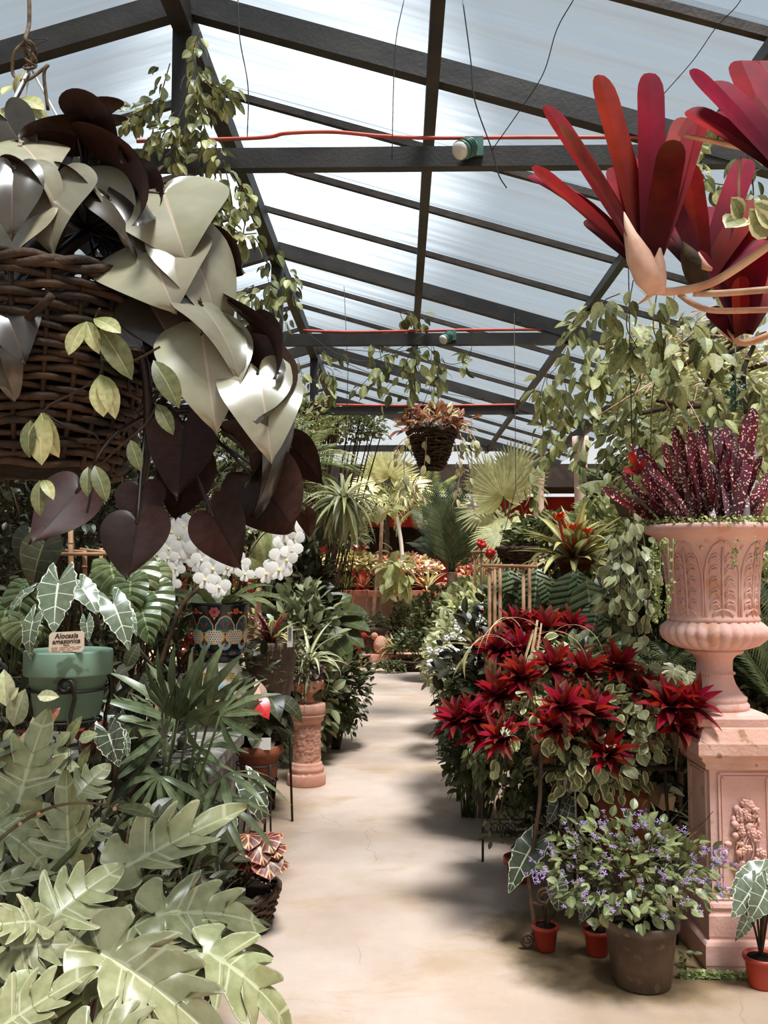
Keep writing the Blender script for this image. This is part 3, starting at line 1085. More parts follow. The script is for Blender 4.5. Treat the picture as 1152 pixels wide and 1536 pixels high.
leafmat('spotted_maroon', (104, 26, 38), (68, 20, 28), None, rough=0.38, spec=0.45, trans=0.12, vary=0.35, spots=(232, 196, 176), base=(70, 28, 30))
leafmat('begonia', (120, 62, 46), (92, 48, 38), (222, 178, 132), 6, 0.16, 0.12, edge=(176, 116, 88), ew=0.1, rough=0.4, trans=0.15, vary=0.25)
leafmat('purple_leaf', (98, 72, 74), (70, 50, 54), None, edge=(150, 126, 122), ew=0.15, rough=0.35, trans=0.1, vary=0.3)
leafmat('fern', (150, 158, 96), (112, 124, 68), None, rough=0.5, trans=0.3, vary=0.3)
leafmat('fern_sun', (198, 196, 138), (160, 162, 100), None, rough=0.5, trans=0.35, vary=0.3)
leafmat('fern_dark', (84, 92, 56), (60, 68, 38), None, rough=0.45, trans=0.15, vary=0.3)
leafmat('fan_pale', (214, 210, 156), (182, 182, 124), (232, 228, 186), 0, mw=0.1, rough=0.45, trans=0.35, vary=0.15)
leafmat('copper_leaf', (186, 112, 84), (140, 84, 62), (216, 160, 128), 0, mw=0.06, rough=0.42, trans=0.25, vary=0.35)
leafmat('cream_leaf', (222, 206, 160), (190, 172, 122), None, rough=0.45, trans=0.25, vary=0.2)
leafmat('grey_green', (156, 158, 120), (126, 130, 94), (176, 180, 146), 0, mw=0.06, rough=0.4, trans=0.15, vary=0.25)
leafmat('plectranthus', (138, 144, 96), (98, 108, 66), (160, 164, 120), 6, 0.06, 0.06, rough=0.4, trans=0.18, vary=0.3)

# ------------------------------------------------------------------ templates
HE = [leafmesh('philodendron_leaf', *HEART, [MATS['philo_top_lit'], MATS['philo_under']], ns=4, bend=b, fold=f, wave=w, wk=3.0, seed=s, twoside=True, cup=c)
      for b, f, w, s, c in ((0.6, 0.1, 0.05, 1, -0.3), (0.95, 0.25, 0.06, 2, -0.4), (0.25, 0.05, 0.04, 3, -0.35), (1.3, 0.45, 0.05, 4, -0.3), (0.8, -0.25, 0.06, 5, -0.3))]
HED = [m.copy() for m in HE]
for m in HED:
    m.materials[0] = MATS['philo_top_dim']
SKYLIT = {5, 6, 7, 10, 11, 13, 29, 31, 32, 34, 37}  # leaves that get the copy with the sheen in its colour
LO = [leafmesh('lobed_leaf', *LOBED, [MATS['lobed_top'], MATS['lobed_under']], ns=4, bend=b, fold=f, wave=w, wk=6.0, seed=s, twoside=True, cup=c)
      for b, f, w, s, c in ((0.45, 0.2, 0.04, 1, -0.3), (0.9, 0.3, 0.05, 2, -0.4), (1.3, 0.15, 0.05, 3, -0.5), (0.2, 0.35, 0.04, 4, 0.0))]


def al(mat, b, s, tw=0.0):
    return leafmesh('arrow_leaf', *ARROW, [MATS[mat]], ns=3, bend=b, fold=0.16, wave=0.02, wk=8, seed=s, cup=-0.3, twist=tw)


AL = [al('alocasia', 0.6, 1), al('alocasia', 1.1, 2), al('alocasia_grey', 0.8, 3), al('alocasia_grey', 0.4, 4, 0.3)]


def ell(name, mat, w=0.25, p=1.0, b=0.5, f=0.15, n=6, ns=1, wave=0.0, s=0):
    o = o_ell(w, p, n)
    return leafmesh(name, o[0], o[1], [MATS[mat]], ns=ns, bend=b, fold=f, wave=wave, seed=s)


E_YOUNG = [ell('young_leaf', 'young_leaf', 0.24, 1.1, 0.5, 0.15, 8, 2), ell('young_leaf', 'young_leaf', 0.2, 0.9, 0.8, 0.25, 8, 2)]
E_OLIVE = [ell('olive_leaf', 'olive_leaf', 0.2, 1.0, 0.6, 0.2, 8, 2)]
E = {k: ell(k, k, w, p, b, f) for k, w, p, b, f in (
    ('dark_leaf', 0.27, 0.85, 0.5, 0.15), ('mid_leaf', 0.26, 0.85, 0.6, 0.15), ('deep_leaf', 0.26, 0.85, 0.6, 0.15), ('pale_leaf', 0.27, 0.85, 0.6, 0.12),
    ('vine_leaf', 0.27, 0.8, 0.5, 0.18), ('sunlit_leaf', 0.28, 0.8, 0.6, 0.15), ('variegated', 0.33, 0.9, 0.4, 0.12), ('cream_round', 0.4, 0.95, 0.4, 0.12),
    ('copper_leaf', 0.2, 1.0, 0.9, 0.2), ('cream_leaf', 0.22, 0.9, 0.8, 0.2), ('grey_green', 0.3, 0.85, 0.5, 0.12), ('plectranthus', 0.33, 0.85, 0.4, 0.12),
    ('purple_leaf', 0.38, 0.9, 0.5, 0.12), ('rhapis', 0.08, 0.8, 0.5, 0.2), ('ribbed', 0.26, 0.85, 0.8, 0.1), ('ribbed_dark', 0.24, 0.85, 0.8, 0.1))}
E['lance_dark'] = ell('lance_leaf', 'dark_leaf', 0.12, 0.85, 0.5, 0.2)
E['lance_mid'] = ell('lance_leaf', 'mid_leaf', 0.12, 0.85, 0.7, 0.2)
E['lance_deep'] = ell('lance_leaf', 'deep_leaf', 0.14, 0.85, 0.8, 0.2, 8, 2)
E['lance_pale'] = ell('lance_leaf', 'pale_leaf', 0.11, 0.85, 0.9, 0.2)


def strap(name, mat, w, b, f=0.35, n=9, blunt=True, ns=2, cup=0.0, tw=0.0):
    o = o_strap(w, n, blunt)
    return leafmesh(name, o[0], o[1], [MATS[mat]], ns=ns, bend=b, fold=f, wave=0.0, cup=cup, twist=tw)


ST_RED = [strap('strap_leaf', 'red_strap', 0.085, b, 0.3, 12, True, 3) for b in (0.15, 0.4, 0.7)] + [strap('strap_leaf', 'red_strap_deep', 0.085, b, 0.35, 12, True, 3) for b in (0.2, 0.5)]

# ------------------------------------------------------------------ hanging wicker basket with the dark philodendron
def wicker_basket(root, c, r0, r1, h, rows, mat, seg=72, stakes=26, th=0.007, amp=0.007, rim=True):
    """Strands woven in and out of upright stakes; every strand is a part."""
    c = Vector(c)
    rr = random.Random(int(c.x * 991) + rows)
    for k in range(rows):
        t = (k + 0.5) / rows
        r = r0 + (r1 - r0) * t ** 0.8
        z = c.z + h * t
        pts = []
        ph = (k % 2) * PI
        w1, w2 = rr.uniform(0, 6), rr.uniform(0, 6)
        for j in range(seg):
            a = 2 * PI * j / seg
            q = r + amp * math.sin(a * stakes / 2 + ph)
            dz = 0.25 * h / rows * (math.sin(a * 3 + w1) + 0.6 * math.sin(a * 7 + w2))
            pts.append((c.x + q * math.cos(a), c.y + q * math.sin(a), z + dz))
        part(root, 'wicker_strand', MB().tube(pts, th * rr.uniform(0.8, 1.15), 5, closed=True), MATS[mat])
    for j in range(stakes):
        a = 2 * PI * (j + 0.5) / stakes
        pts = [(c.x + (r0 + (r1 - r0) * t ** 0.8) * math.cos(a), c.y + (r0 + (r1 - r0) * t ** 0.8) * math.sin(a), c.z + h * t) for t in (0, 0.3, 0.6, 1.03)]
        part(root, 'stake', MB().tube(pts, th * 0.7, 4), MATS[mat])
    mb = MB().lathe([(r0 * 0.5, -0.004), (r0, 0), (r0 + (r1 - r0) * 0.35, h * 0.3), (r1 - 0.02, h * 0.85), (r1 * 0.5, h * 0.9)], 28, (c.x, c.y, c.z + 0.006))
    mb.v = [(c.x + (x - c.x) * 0.95, c.y + (y - c.y) * 0.95, z) for x, y, z in mb.v]
    part(root, 'moss_lining', mb, MATS['soil'])
    if rim:
        for q in range(3):
            pts = [(c.x + (r1 + 0.006 * math.cos(a * 11 + q * 2.1)) * math.cos(a), c.y + (r1 + 0.006 * math.cos(a * 11 + q * 2.1)) * math.sin(a), c.z + h + 0.008 * math.sin(a * 11 + q * 2.1) + 0.004 * q) for a in [2 * PI * j / 90 for j in range(90)]]
            part(root, 'rim_strand', MB().tube(pts, th * 1.25, 5, closed=True), MATS[mat])


BC = P(45, 712, 1.72)
BC_top = 2.04
bk = thing('hanging_basket', 'large brown wicker hanging basket holding the dark heart-leaved plant, upper left', 'basket', BC)
wicker_basket(bk, BC, 0.165, 0.255, BC_top - BC.z, 22, 'wicker', th=0.0075)
hook = P(45, 100, 1.72)
mb = MB()
for a in (0.3, 2.3, 4.4):
    mb.tube([(BC.x + 0.25 * math.cos(a), BC.y + 0.25 * math.sin(a), BC_top), hook], 0.0022, 4)
part(bk, 'hanger_wires', mb, MATS['tag_white'])
mb = MB().tube(arc([P(42, -60, 1.72), P(44, 30, 1.72), P(38, 60, 1.7), P(50, 72, 1.72), P(44, 100, 1.72)], 6), 0.004, 6)
mb.tube(arc([P(38, 62, 1.71), P(22, 80, 1.71), P(20, 112, 1.72), P(40, 120, 1.7), P(64, 104, 1.71), P(72, 98, 1.71), P(66, 112, 1.71), P(72, 165, 1.72)], 8), 0.0035, 6)
for k in range(4):
    a = [(hook.x + 0.012 * math.cos(t * 0.7 + k), hook.y + 0.012 * math.sin(t * 0.7 + k), hook.z + 0.012 * k + 0.012 * math.sin(t * 0.7)) for t in range(9)]
    mb.tube(a, 0.003, 5, closed=True)
part(bk, 'hook', mb, MATS['rope'])
mb = MB().tube(arc([P(48, 60, 1.7), P(60, 58, 1.7), P(72, 60, 1.7), P(56, 66, 1.7), P(46, 78, 1.7), P(56, 74, 1.7)], 6), 0.0012, 4)
part(bk, 'wire_twist', mb, MATS['wire'])
part(bk, 'cane_stick', MB().tube([P(38, 480, 1.5), P(60, 462, 1.47), P(78, 443, 1.46)], 0.0075, 6), MATS['wicker'])

ph = thing('philodendron', 'dark heart-leaved plant with maroon undersides spilling from the big wicker basket', 'plant', (BC.x, BC.y, BC_top - 0.02))
C1 = P(128, 345, 1.68)
C2 = P(222, 620, 1.66)
up, dn = (0, 0, 1), (0, 0.3, -1)
# base pixel, tip pixel, depth base, depth tip, normal (right, up, towards viewer), width, form, crown
PL = [
    (118, 205, 25, 178, 1.66, 1.60, (0.0, 1.0, -0.75), 0.75, 1, 1), (128, 196, 222, 222, 1.68, 1.6, (-0.3, 1, -0.9), 0.85, 0, 1), (165, 172, 70, 192, 1.72, 1.7, (0.1, 1, -0.5), 0.5, 3, 1),
    (148, 240, 288, 284, 1.66, 1.56, (0.1, 0.8, -0.55), 0.62, 1, 1), (190, 280, 302, 326, 1.68, 1.62, (0.2, 0.9, -0.6), 0.5, 3, 1),
    (246, 290, 268, 352, 1.62, 1.52, (-0.1, 0.75, 0.9), 1.35, 0, 1), (222, 372, 250, 434, 1.58, 1.5, (-0.15, 0.75, 1.0), 1.5, 0, 1), (278, 362, 352, 468, 1.6, 1.54, (0.35, 0.7, 0.75), 0.8, 1, 1),
    (312, 372, 380, 402, 1.68, 1.66, (0.2, 0.6, -0.8), 0.9, 0, 1), (262, 402, 294, 497, 1.66, 1.64, (0.2, 0.15, -1), 0.75, 2, 1), (302, 458, 372, 530, 1.56, 1.5, (0.45, 0.9, 0.6), 0.75, 0, 1),
    (303, 500, 318, 612, 1.56, 1.47, (0.08, 0.45, 1.0), 0.9, 0, 2), (300, 502, 258, 556, 1.6, 1.56, (-0.6, 0.4, 0.7), 1.0, 1, 2), (388, 560, 408, 660, 1.54, 1.46, (0.2, 0.5, 1.0), 0.9, 0, 2),
    (380, 545, 474, 640, 1.6, 1.55, (0.6, 0.3, -0.8), 0.55, 3, 2), (362, 468, 464, 520, 1.6, 1.54, (0.3, 0.9, -0.35), 0.5, 1, 1), (388, 492, 430, 549, 1.66, 1.64, (0.4, 0.3, -0.9), 0.8, 0, 1),
    (392, 500, 418, 585, 1.68, 1.66, (0.7, 0.2, -0.8), 0.7, 2, 2), (418, 640, 412, 772, 1.58, 1.53, (0.5, 0.15, 0.5), 0.34, 1, 2), (380, 714, 456, 802, 1.6, 1.56, (-0.1, 0.25, -1), 0.95, 0, 2),
    (438, 670, 487, 722, 1.68, 1.66, (0.3, 0.3, -1), 0.8, 2, 2), (276, 640, 272, 745, 1.6, 1.57, (0.1, 0.1, -1), 0.92, 2, 2), (282, 690, 266, 784, 1.66, 1.64, (-0.15, 0.15, -1), 0.85, 0, 2),
    (206, 784, 196, 868, 1.52, 1.47, (0.03, 0.15, -1), 1.05, 2, 2), (212, 734, 206, 792, 1.6, 1.58, (0.1, 0.3, -1), 1.2, 0, 2), (116, 738, 54, 818, 1.56, 1.5, (0.2, 0.25, -1), 0.85, 2, 2),
    (320, 774, 367, 850, 1.55, 1.5, (0.1, 0.2, -1), 0.85, 2, 2), (458, 770, 470, 806, 1.7, 1.7, (0.4, 0.2, -1), 0.8, 0, 2), (350, 655, 424, 712, 1.62, 1.6, (0.2, 0.8, -0.7), 0.4, 3, 2),
    (28, 214, 68, 236, 1.6, 1.52, (0.1, 0.9, 0.7), 1.2, 0, 1), (8, 178, 36, 228, 1.62, 1.58, (-0.4, 0.5, 0.8), 0.9, 1, 1), (86, 270, 58, 348, 1.56, 1.48, (-0.25, 0.7, 0.9), 0.95, 0, 1),
    (54, 320, -16, 362, 1.54, 1.46, (-0.1, 0.85, 0.7), 0.8, 1, 1), (20, 258, 14, 322, 1.5, 1.44, (0.3, 0.5, 0.9), 0.8, 1, 1), (30, 248, 98, 262, 1.54, 1.5, (0.0, 1.0, 0.45), 0.6, 3, 1),
    (62, 218, 20, 246, 1.66, 1.62, (0.2, 0.8, 0.6), 0.9, 0, 1), (56, 352, -24, 408, 1.58, 1.5, (0.1, 0.6, 0.8), 0.8, 1, 1), (118, 264, 206, 288, 1.62, 1.54, (0.1, 0.9, 0.55), 0.6, 3, 1),
    (164, 300, 226, 358, 1.58, 1.53, (0.4, 0.6, 0.6), 0.75, 1, 1), (166, 392, 208, 452, 1.64, 1.6, (0.3, 0.35, 0.9), 0.8, 2, 1), (214, 440, 268, 524, 1.6, 1.55, (0.2, 0.25, 0.95), 0.85, 2, 1),
    (150, 458, 204, 512, 1.6, 1.55, (0.0, 0.3, 1), 0.8, 2, 1), (2, 452, 28, 508, 1.5, 1.44, (0.2, 0.5, 0.9), 1.0, 1, 1), (-14, 500, 20, 572, 1.5, 1.45, (0.3, 0.4, 0.9), 0.6, 3, 1),
    (86, 218, 122, 262, 1.7, 1.68, (0, 0.8, -0.8), 1.1, 0, 1), (184, 330, 196, 420, 1.74, 1.72, (0.1, 0.1, -1), 0.9, 2, 1), (60, 360, 96, 440, 1.76, 1.74, (0, 0.1, -1), 0.95, 2, 1), (110, 300, 150, 380, 1.8, 1.78, (0, 0.3, -1), 0.95, 2, 1),
    (240, 470, 250, 560, 1.72, 1.7, (0.1, 0.2, -1), 0.9, 2, 2), (330, 560, 372, 640, 1.72, 1.7, (0.3, 0.2, -1), 0.8, 2, 2), (10, 290, -30, 380, 1.72, 1.7, (0, 0.2, -1), 0.9, 2, 1),
]
for q_, (bx, by, tx, ty, db, dt, nv, w, fm, cr) in enumerate(PL):
    b, t = P(bx, by, db), P(tx, ty, dt)
    L = (t - b).length * 1.1
    n = Vector((nv[0], -nv[2], nv[1]))
    lf = put(ph, 'leaf', (HE if q_ in SKYLIT else HED)[fm], frame(b, t - b, n, L * w * 1.12, L, L))
    c = C1 if cr == 1 else C2
    m = c.lerp(b, 0.55) + Vector((0, 0, 0.03))
    part(ph, 'petiole', MB().tube(arc([c, m, b + (t - b) * 0.02], 5), 0.0035, 5), MATS['stem_dark'])
mb = MB()
r = random.Random(11)
for k in range(16):
    a = Vector((BC.x + r.uniform(-.1, .12), BC.y + r.uniform(-.1, .1), BC_top))
    e = C1.lerp(C2, r.random()) + rnd_dir(r) * 0.05
    mb.tube(arc([a, a.lerp(e, 0.5) + rnd_dir(r) * 0.06, e], 5), r.uniform(0.003, 0.008), 5)
mb.tube(arc([P(30, 440, 1.6), P(70, 400, 1.6), P(130, 350, 1.64)], 6), 0.013, 7)
mb.tube(arc([P(180, 470, 1.6), P(215, 540, 1.6), P(222, 640, 1.62), P(212, 740, 1.64)], 6), 0.009, 6)
for k in range(10):
    e = C2 + Vector((r.uniform(-.06, .14), r.uniform(-.03, .05), r.uniform(-.12, .1)))
    mb.tube(arc([C2 + rnd_dir(r) * 0.03, C2.lerp(e, .5) + rnd_dir(r) * 0.05, e], 5), 0.002, 4)
part(ph, 'stems', mb, MATS['stem_dark'], 'stuff')

hv = thing('trailing_vine', 'young vine with pale yellow-green paired leaves trailing down the big wicker basket', 'vine', (BC.x, BC.y - 0.25, BC_top))
HV = [(130, 482, 96, 524, 0), (130, 482, 142, 520, 0), (140, 478, 178, 488, 0), (150, 492, 197, 556, 2), (150, 562, 152, 618, 0), (152, 562, 175, 616, 0), (66, 619, 52, 692, 0), (62, 619, 76, 680, 0), (46, 630, 36, 680, 2),
      (230, 540, 270, 600, 2), (236, 606, 256, 644, 2), (196, 660, 206, 700, 2), (142, 698, 160, 744, 2), (132, 700, 128, 738, 2), (60, 720, 54, 768, 2), (64, 720, 78, 738, 0),
      (20, 128, 0, 134, 0), (22, 140, 24, 102, 0), (28, 148, 62, 152, 0), (28, 150, 70, 166, 0), (18, 160, -10, 176, 0), (24, 152, 2, 196, 0), (8, 176, 28, 160, 0)]
for i, (bx, by, tx, ty, mt) in enumerate(HV):
    d = 1.42 if by > 300 else 1.64
    b, t = P(bx, by, d), P(tx, ty, d - 0.03)
    L = (t - b).length
    put(hv, 'leaf', (E_OLIVE[0] if mt else E_YOUNG[i % 2]), frame(b, t - b, Vector((r.uniform(-.3, .3), -1, 0.7)), L * 1.05, L, L))
for pts in ([(150, 462), (143, 482), (152, 530), (150, 562), (120, 585), (80, 605), (64, 619)], [(240, 520), (196, 542), (150, 540)], [(64, 619), (100, 640), (146, 655), (140, 700)], [(236, 606), (215, 640), (150, 700), (130, 770)], [(45, 110), (30, 140), (14, 170), (6, 196)]):
    part(hv, 'stem', MB().tube(arc([P(x, y, 1.44 if y > 300 else 1.64) for x, y in pts], 6), 0.0022, 5), MATS['wicker'])


# ------------------------------------------------------------------ big lobed philodendron, lower left
lp = thing('lobed_philodendron', 'large grey-green plant with deeply lobed glossy leaves in the lower left corner', 'plant', (-0.95, 1.75, 0))
CR = Vector((-0.92, 1.78, 0.42))
FL = [
    (27, 1208, 58, 1080, 2.0, 2.05, (0.1, 0.5, 1), 0.8, 0), (106, 1298, 96, 1176, 1.85, 1.9, (-0.1, 0.55, 1), 0.72, 3), (112, 1197, 156, 1146, 2.02, 2.08, (0.1, 0.6, 1), 1.05, 0), (187, 1302, 342, 1216, 1.8, 1.9, (0.05, 0.8, 0.7), 0.62, 3),
    (232, 1372, 402, 1352, 1.7, 1.76, (0.0, 0.75, 0.75), 0.62, 1), (303, 1424, 458, 1502, 1.66, 1.62, (0.15, 0.8, 0.7), 0.62, 2), (150, 1428, 342, 1532, 1.58, 1.5, (-0.1, 0.9, 0.6), 0.6, 1), (138, 1442, 305, 1388, 1.64, 1.7, (0.1, 0.9, 0.5), 0.55, 3),
    (68, 1386, 166, 1296, 1.6, 1.68, (0.0, 0.75, 0.8), 1.0, 0), (14, 1424, 108, 1404, 1.55, 1.55, (0.1, 0.7, 0.8), 0.95, 1), (62, 1384, -22, 1372, 1.58, 1.5, (0, 0.8, 0.7), 0.75, 1), (58, 1455, 150, 1392, 1.66, 1.74, (0.2, 0.45, 0.6), 0.8, 0),
    (-6, 1545, 118, 1462, 1.45, 1.5, (-0.2, 0.8, 0.8), 0.7, 3), (158, 1462, 246, 1530, 1.7, 1.66, (0.2, 0.5, 0.6), 0.85, 0), (120, 1560, 240, 1524, 1.44, 1.42, (0.0, 0.9, 0.6), 0.7, 1), (-20, 1236, 62, 1262, 1.9, 1.85, (0, 0.9, 0.4), 0.8, 1),
    (-24, 1150, 14, 1096, 2.0, 2.1, (-0.2, 0.7, 0.8), 0.9, 0), (126, 1256, 166, 1228, 1.86, 1.9, (0.2, 0.8, 0.7), 1.0, 1), (-28, 1334, 64, 1298, 1.74, 1.78, (0, 0.9, 0.3), 0.8, 0), 
    (322, 1418, 396, 1402, 1.8, 1.84, (0.1, 0.4, -0.7), 0.7, 1), (306, 1452, 350, 1508, 1.72, 1.7, (0.3, 0.2, -0.8), 0.7, 2), 
    (20, 1480, 60, 1560, 1.5, 1.44, (0, 0.6, 0.8), 0.8, 2), 
    (100, 1470, 40, 1500, 1.62, 1.56, (-0.1, 0.6, 0.6), 0.8, 1), (-20, 1440, -40, 1500, 1.6, 1.5, (0, 0.8, 0.6), 0.9, 1),
]
for bx, by, tx, ty, db, dt, nv, w, fm in FL:
    b, t = P(bx, by, db), P(tx, ty, dt)
    L = (t - b).length * 1.15
    n = Vector((nv[0], -nv[2], nv[1]))
    put(lp, 'leaf', LO[fm], frame(b, t - b, n, L * w * 1.2, L, L))
    part(lp, 'petiole', MB().tube(arc([CR + rnd_dir(r) * 0.05, CR.lerp(b, 0.6) + Vector((0, 0, 0.05 + 0.03 * r.random())), b + (t - b) * 0.01], 5), [0.011 - 0.0005 * q for q in range(11)], 6), MATS['stem_green'])
part(lp, 'trunk', MB().tube(arc([(-0.95, 1.75, 0), (-0.97, 1.78, 0.2), CR + Vector((0, 0, .04))], 5), [0.05, 0.05, 0.048, 0.046, 0.045, 0.044, 0.043, 0.042, 0.041, 0.04, 0.036], 9), MATS['stem_brown'])
# slim twig crossing between its leaves
tw = thing('branch', 'bare brown twig lying across the grey-green lobed leaves', 'branch', P(0, 1264, 1.84))
part(tw, 'stem', MB().tube(arc([P(-30, 1285, 1.7), P(30, 1235, 1.8), P(88, 1208, 1.8), P(150, 1206, 1.8), P(205, 1221, 1.8)], 6), [0.0042 - 0.0001 * q for q in range(25)], 6), MATS['vine_stem'])
mb = MB()
for x, y in ((58, 1221), (30, 1236), (172, 1213)):
    mb.blob(P(x, y, 1.795), 0.0045)
part(tw, 'buds', mb, MATS['bract'])
b, t = P(172, 1212, 1.8), P(225, 1212, 1.8)
put(tw, 'leaf', E_OLIVE[0], frame(b, t - b, (0, -0.5, 1), 0.09, 0.085, 0.08))

# ------------------------------------------------------------------ red bromeliads, upper right
def big_red(label, cup, tips, w=0.056, sheath=True, base=None, mats=(0, 1, 2), deep=()):
    root = thing('red_bromeliad', label, 'bromeliad', base if base is not None else cup)
    for i, (tx, ty, dt) in enumerate(tips):
        t = P(tx, ty, dt)
        b = Vector(base) if base is not None else Vector(cup)
        # leaves rise from the sheathed base through the cup
        d = t - b
        nrm = Vector((b.x + 0.02, b.y, b.z + 1.0)) - t if False else (Vector((-d.x, -d.y, 0.0)) * 0.9 + Vector((0, -0.55, 0.35)))
        me = ST_RED[3 + i % 2] if i in deep else ST_RED[i % 3]
        L = d.length * 1.03
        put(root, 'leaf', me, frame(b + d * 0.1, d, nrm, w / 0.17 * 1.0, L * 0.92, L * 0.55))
    return root


B1b, B1c = P(982, 432, 1.78), P(962, 380, 1.76)
b1 = big_red('tallest red bromeliad with strap leaves fanned upward and a pale dry sheath', B1c,
             [(906, 116, 1.8), (982, 98, 1.76), (1034, 136, 1.8), (830, 160, 1.78), (856, 190, 1.66), (814, 224, 1.8), (811, 250, 1.72), (863, 282, 1.76), (887, 326, 1.84), (1046, 172, 1.84), (1010, 217, 1.68), (942, 186, 1.9), (925, 250, 1.9)],
             base=P(974, 408, 1.78), deep=(4, 8, 10))
for o_, pts in (('dry_sheath', [(936, 318, 0.0), (945, 352, 0.012), (958, 385, 0.024), (972, 415, 0.026), (985, 437, 0.016)]), ('dry_sheath', [(990, 372, 0.001), (988, 395, 0.012), (986, 418, 0.017), (988, 440, 0.012)])):
    part(b1, o_, MB().tube([P(x, y, 1.74) for x, y, q in pts], [q + 0.001 for x, y, q in pts], 10), MATS['bract'])
part(b1, 'stolon', MB().tube(arc([P(985, 436, 1.76), P(1010, 437, 1.74), P(1060, 427, 1.72), P(1105, 402, 1.7), P(1170, 356, 1.68)], 6), 0.0085, 8), MATS['stolon'])
part(b1, 'stolon', MB().tube(arc([P(985, 434, 1.76), P(972, 446, 1.75), P(958, 456, 1.74)], 4), [0.007 - 0.0007 * q for q in range(9)], 6), MATS['stolon'])
b2 = big_red('orange-red bromeliad behind and right of the tallest one, with a blunt middle leaf', P(1052, 372, 1.9),
             [(1036, 248, 1.9), (1120, 228, 1.94), (1136, 282, 1.9), (1160, 302, 1.96), (1000, 268, 1.86), (985, 322, 1.96), (1000, 300, 2.0), (1075, 300, 2.0), (1170, 330, 1.9)], base=P(1056, 424, 1.92), deep=(4, 5))
part(b2, 'dry_sheath', MB().tube(arc([P(1024, 362, 1.88), P(1036, 390, 1.88), P(1048, 418, 1.89), P(1058, 440, 1.9)], 4), [0.001, 0.007, 0.013, 0.018, 0.021, 0.023, 0.024, 0.024, 0.023, 0.021, 0.018, 0.014, 0.01], 10), MATS['stem_brown'])
part(b2, 'dry_sheath', MB().tube([P(1048, 378, 1.87), P(1056, 402, 1.87), P(1068, 404, 1.87)], [0.001, 0.012, 0.004], 8), MATS['bract'])
part(b2, 'stolon', MB().tube(arc([P(1040, 440, 1.9), P(1080, 440, 1.88), P(1170, 433, 1.86)], 6), 0.0075, 8), MATS['stolon'])
part(b2, 'stolon', MB().tube(arc([P(1020, 442, 1.9), P(1040, 456, 1.86), P(1075, 466, 1.84), P(1170, 464, 1.82)], 6), 0.0065, 8), MATS['stolon'])
b3 = big_red('broad red bromeliad cut off by the upper right corner', P(1168, 236, 1.62),
             [(1047, 106, 1.56), (1045, 151, 1.64), (1086, 94, 1.62), (1118, 90, 1.7), (1150, 74, 1.7), (1190, 60, 1.7), (1230, 90, 1.7), (1090, 150, 1.74)], w=0.078, base=P(1178, 262, 1.62))
part(b3, 'stolon', MB().tube(arc([P(1025, 203, 1.66), P(1070, 212, 1.66), P(1110, 220, 1.66), P(1180, 232, 1.66)], 6), [0.004 + 0.0002 * q for q in range(19)], 7), MATS['stolon'])
b4 = big_red('small deep red bromeliad below the others, hanging at the right edge', P(1102, 478, 1.95),
             [(1088, 384, 1.92), (1066, 374, 1.86), (1124, 338, 1.98), (1140, 370, 2.0), (1170, 392, 2.0), (1070, 460, 1.95), (1112, 420, 1.88), (1150, 330, 1.9)], base=P(1110, 512, 1.96), deep=(1, 5))
part(b4, 'stolon', MB().tube(arc([P(1085, 496, 1.96), P(1112, 514, 1.95), P(1140, 508, 1.94), P(1180, 490, 1.93)], 5), 0.008, 8), MATS['stolon'])
# hanging driftwood the stolons grow from, at the right of the view
dw = thing('driftwood', 'hanging driftwood log that the red bromeliads grow from, at the right edge', 'driftwood', P(1185, 400, 1.72))
part(dw, 'log', MB().tube(arc([P(1185, 210, 1.64), P(1178, 300, 1.7), P(1190, 400, 1.75), P(1186, 500, 1.92)], 6), [0.03 + 0.006 * math.sin(q) for q in range(19)], 10), MATS['wood_log'])
part(dw, 'hanging_wire', MB().tube([P(1185, 215, 1.64), P(1190, -260, 1.64)], 0.002, 4), MATS['wire'])
hl = thing('hoya_cutting', 'three round cream and green leaves on a stem beside the red bromeliads', 'plant', P(1115, 330, 1.62))
for bx, by, tx, ty in ((1112, 330, 1104, 296), (1116, 326, 1092, 332), (1150, 358, 1132, 312), (1160, 340, 1140, 300)):
    b, t = P(bx, by, 1.62), P(tx, ty, 1.58)
    L = (t - b).length
    put(hl, 'leaf', E['variegated'], frame(b, t - b, (-0.3, -1, 0.4), L * 1.2, L, L))
part(hl, 'stem', MB().tube(arc([P(1110, 235, 1.62), P(1108, 290, 1.62), P(1114, 328, 1.62), P(1160, 345, 1.64)], 5), 0.003, 5), MATS['stolon'])
# ------------------------------------------------------------------ terracotta pedestal and urn
PX, PY = 1.335, 3.66
pd = thing('pedestal', 'square pink terracotta pedestal with a carved flower panel, under the big urn', 'pedestal', (PX, PY, 0))


def sq(prof):
    """Square moulding from (half width, z) pairs."""
    mb = MB()
    for i, (h, z) in enumerate(prof):
        for a, b in ((-1, -1), (1, -1), (1, 1), (-1, 1)):
            mb.vert((PX + a * h, PY + b * h, z))
        if i:
            for j in range(4):
                k = (i - 1) * 4
                mb.face((k + j, k + (j + 1) % 4, k + 4 + (j + 1) % 4, k + 4 + j), 0, False)
    mb.face((3, 2, 1, 0), 0, False)
    e = len(mb.v) - 4
    mb.face((e, e + 1, e + 2, e + 3), 0, False)
    return mb


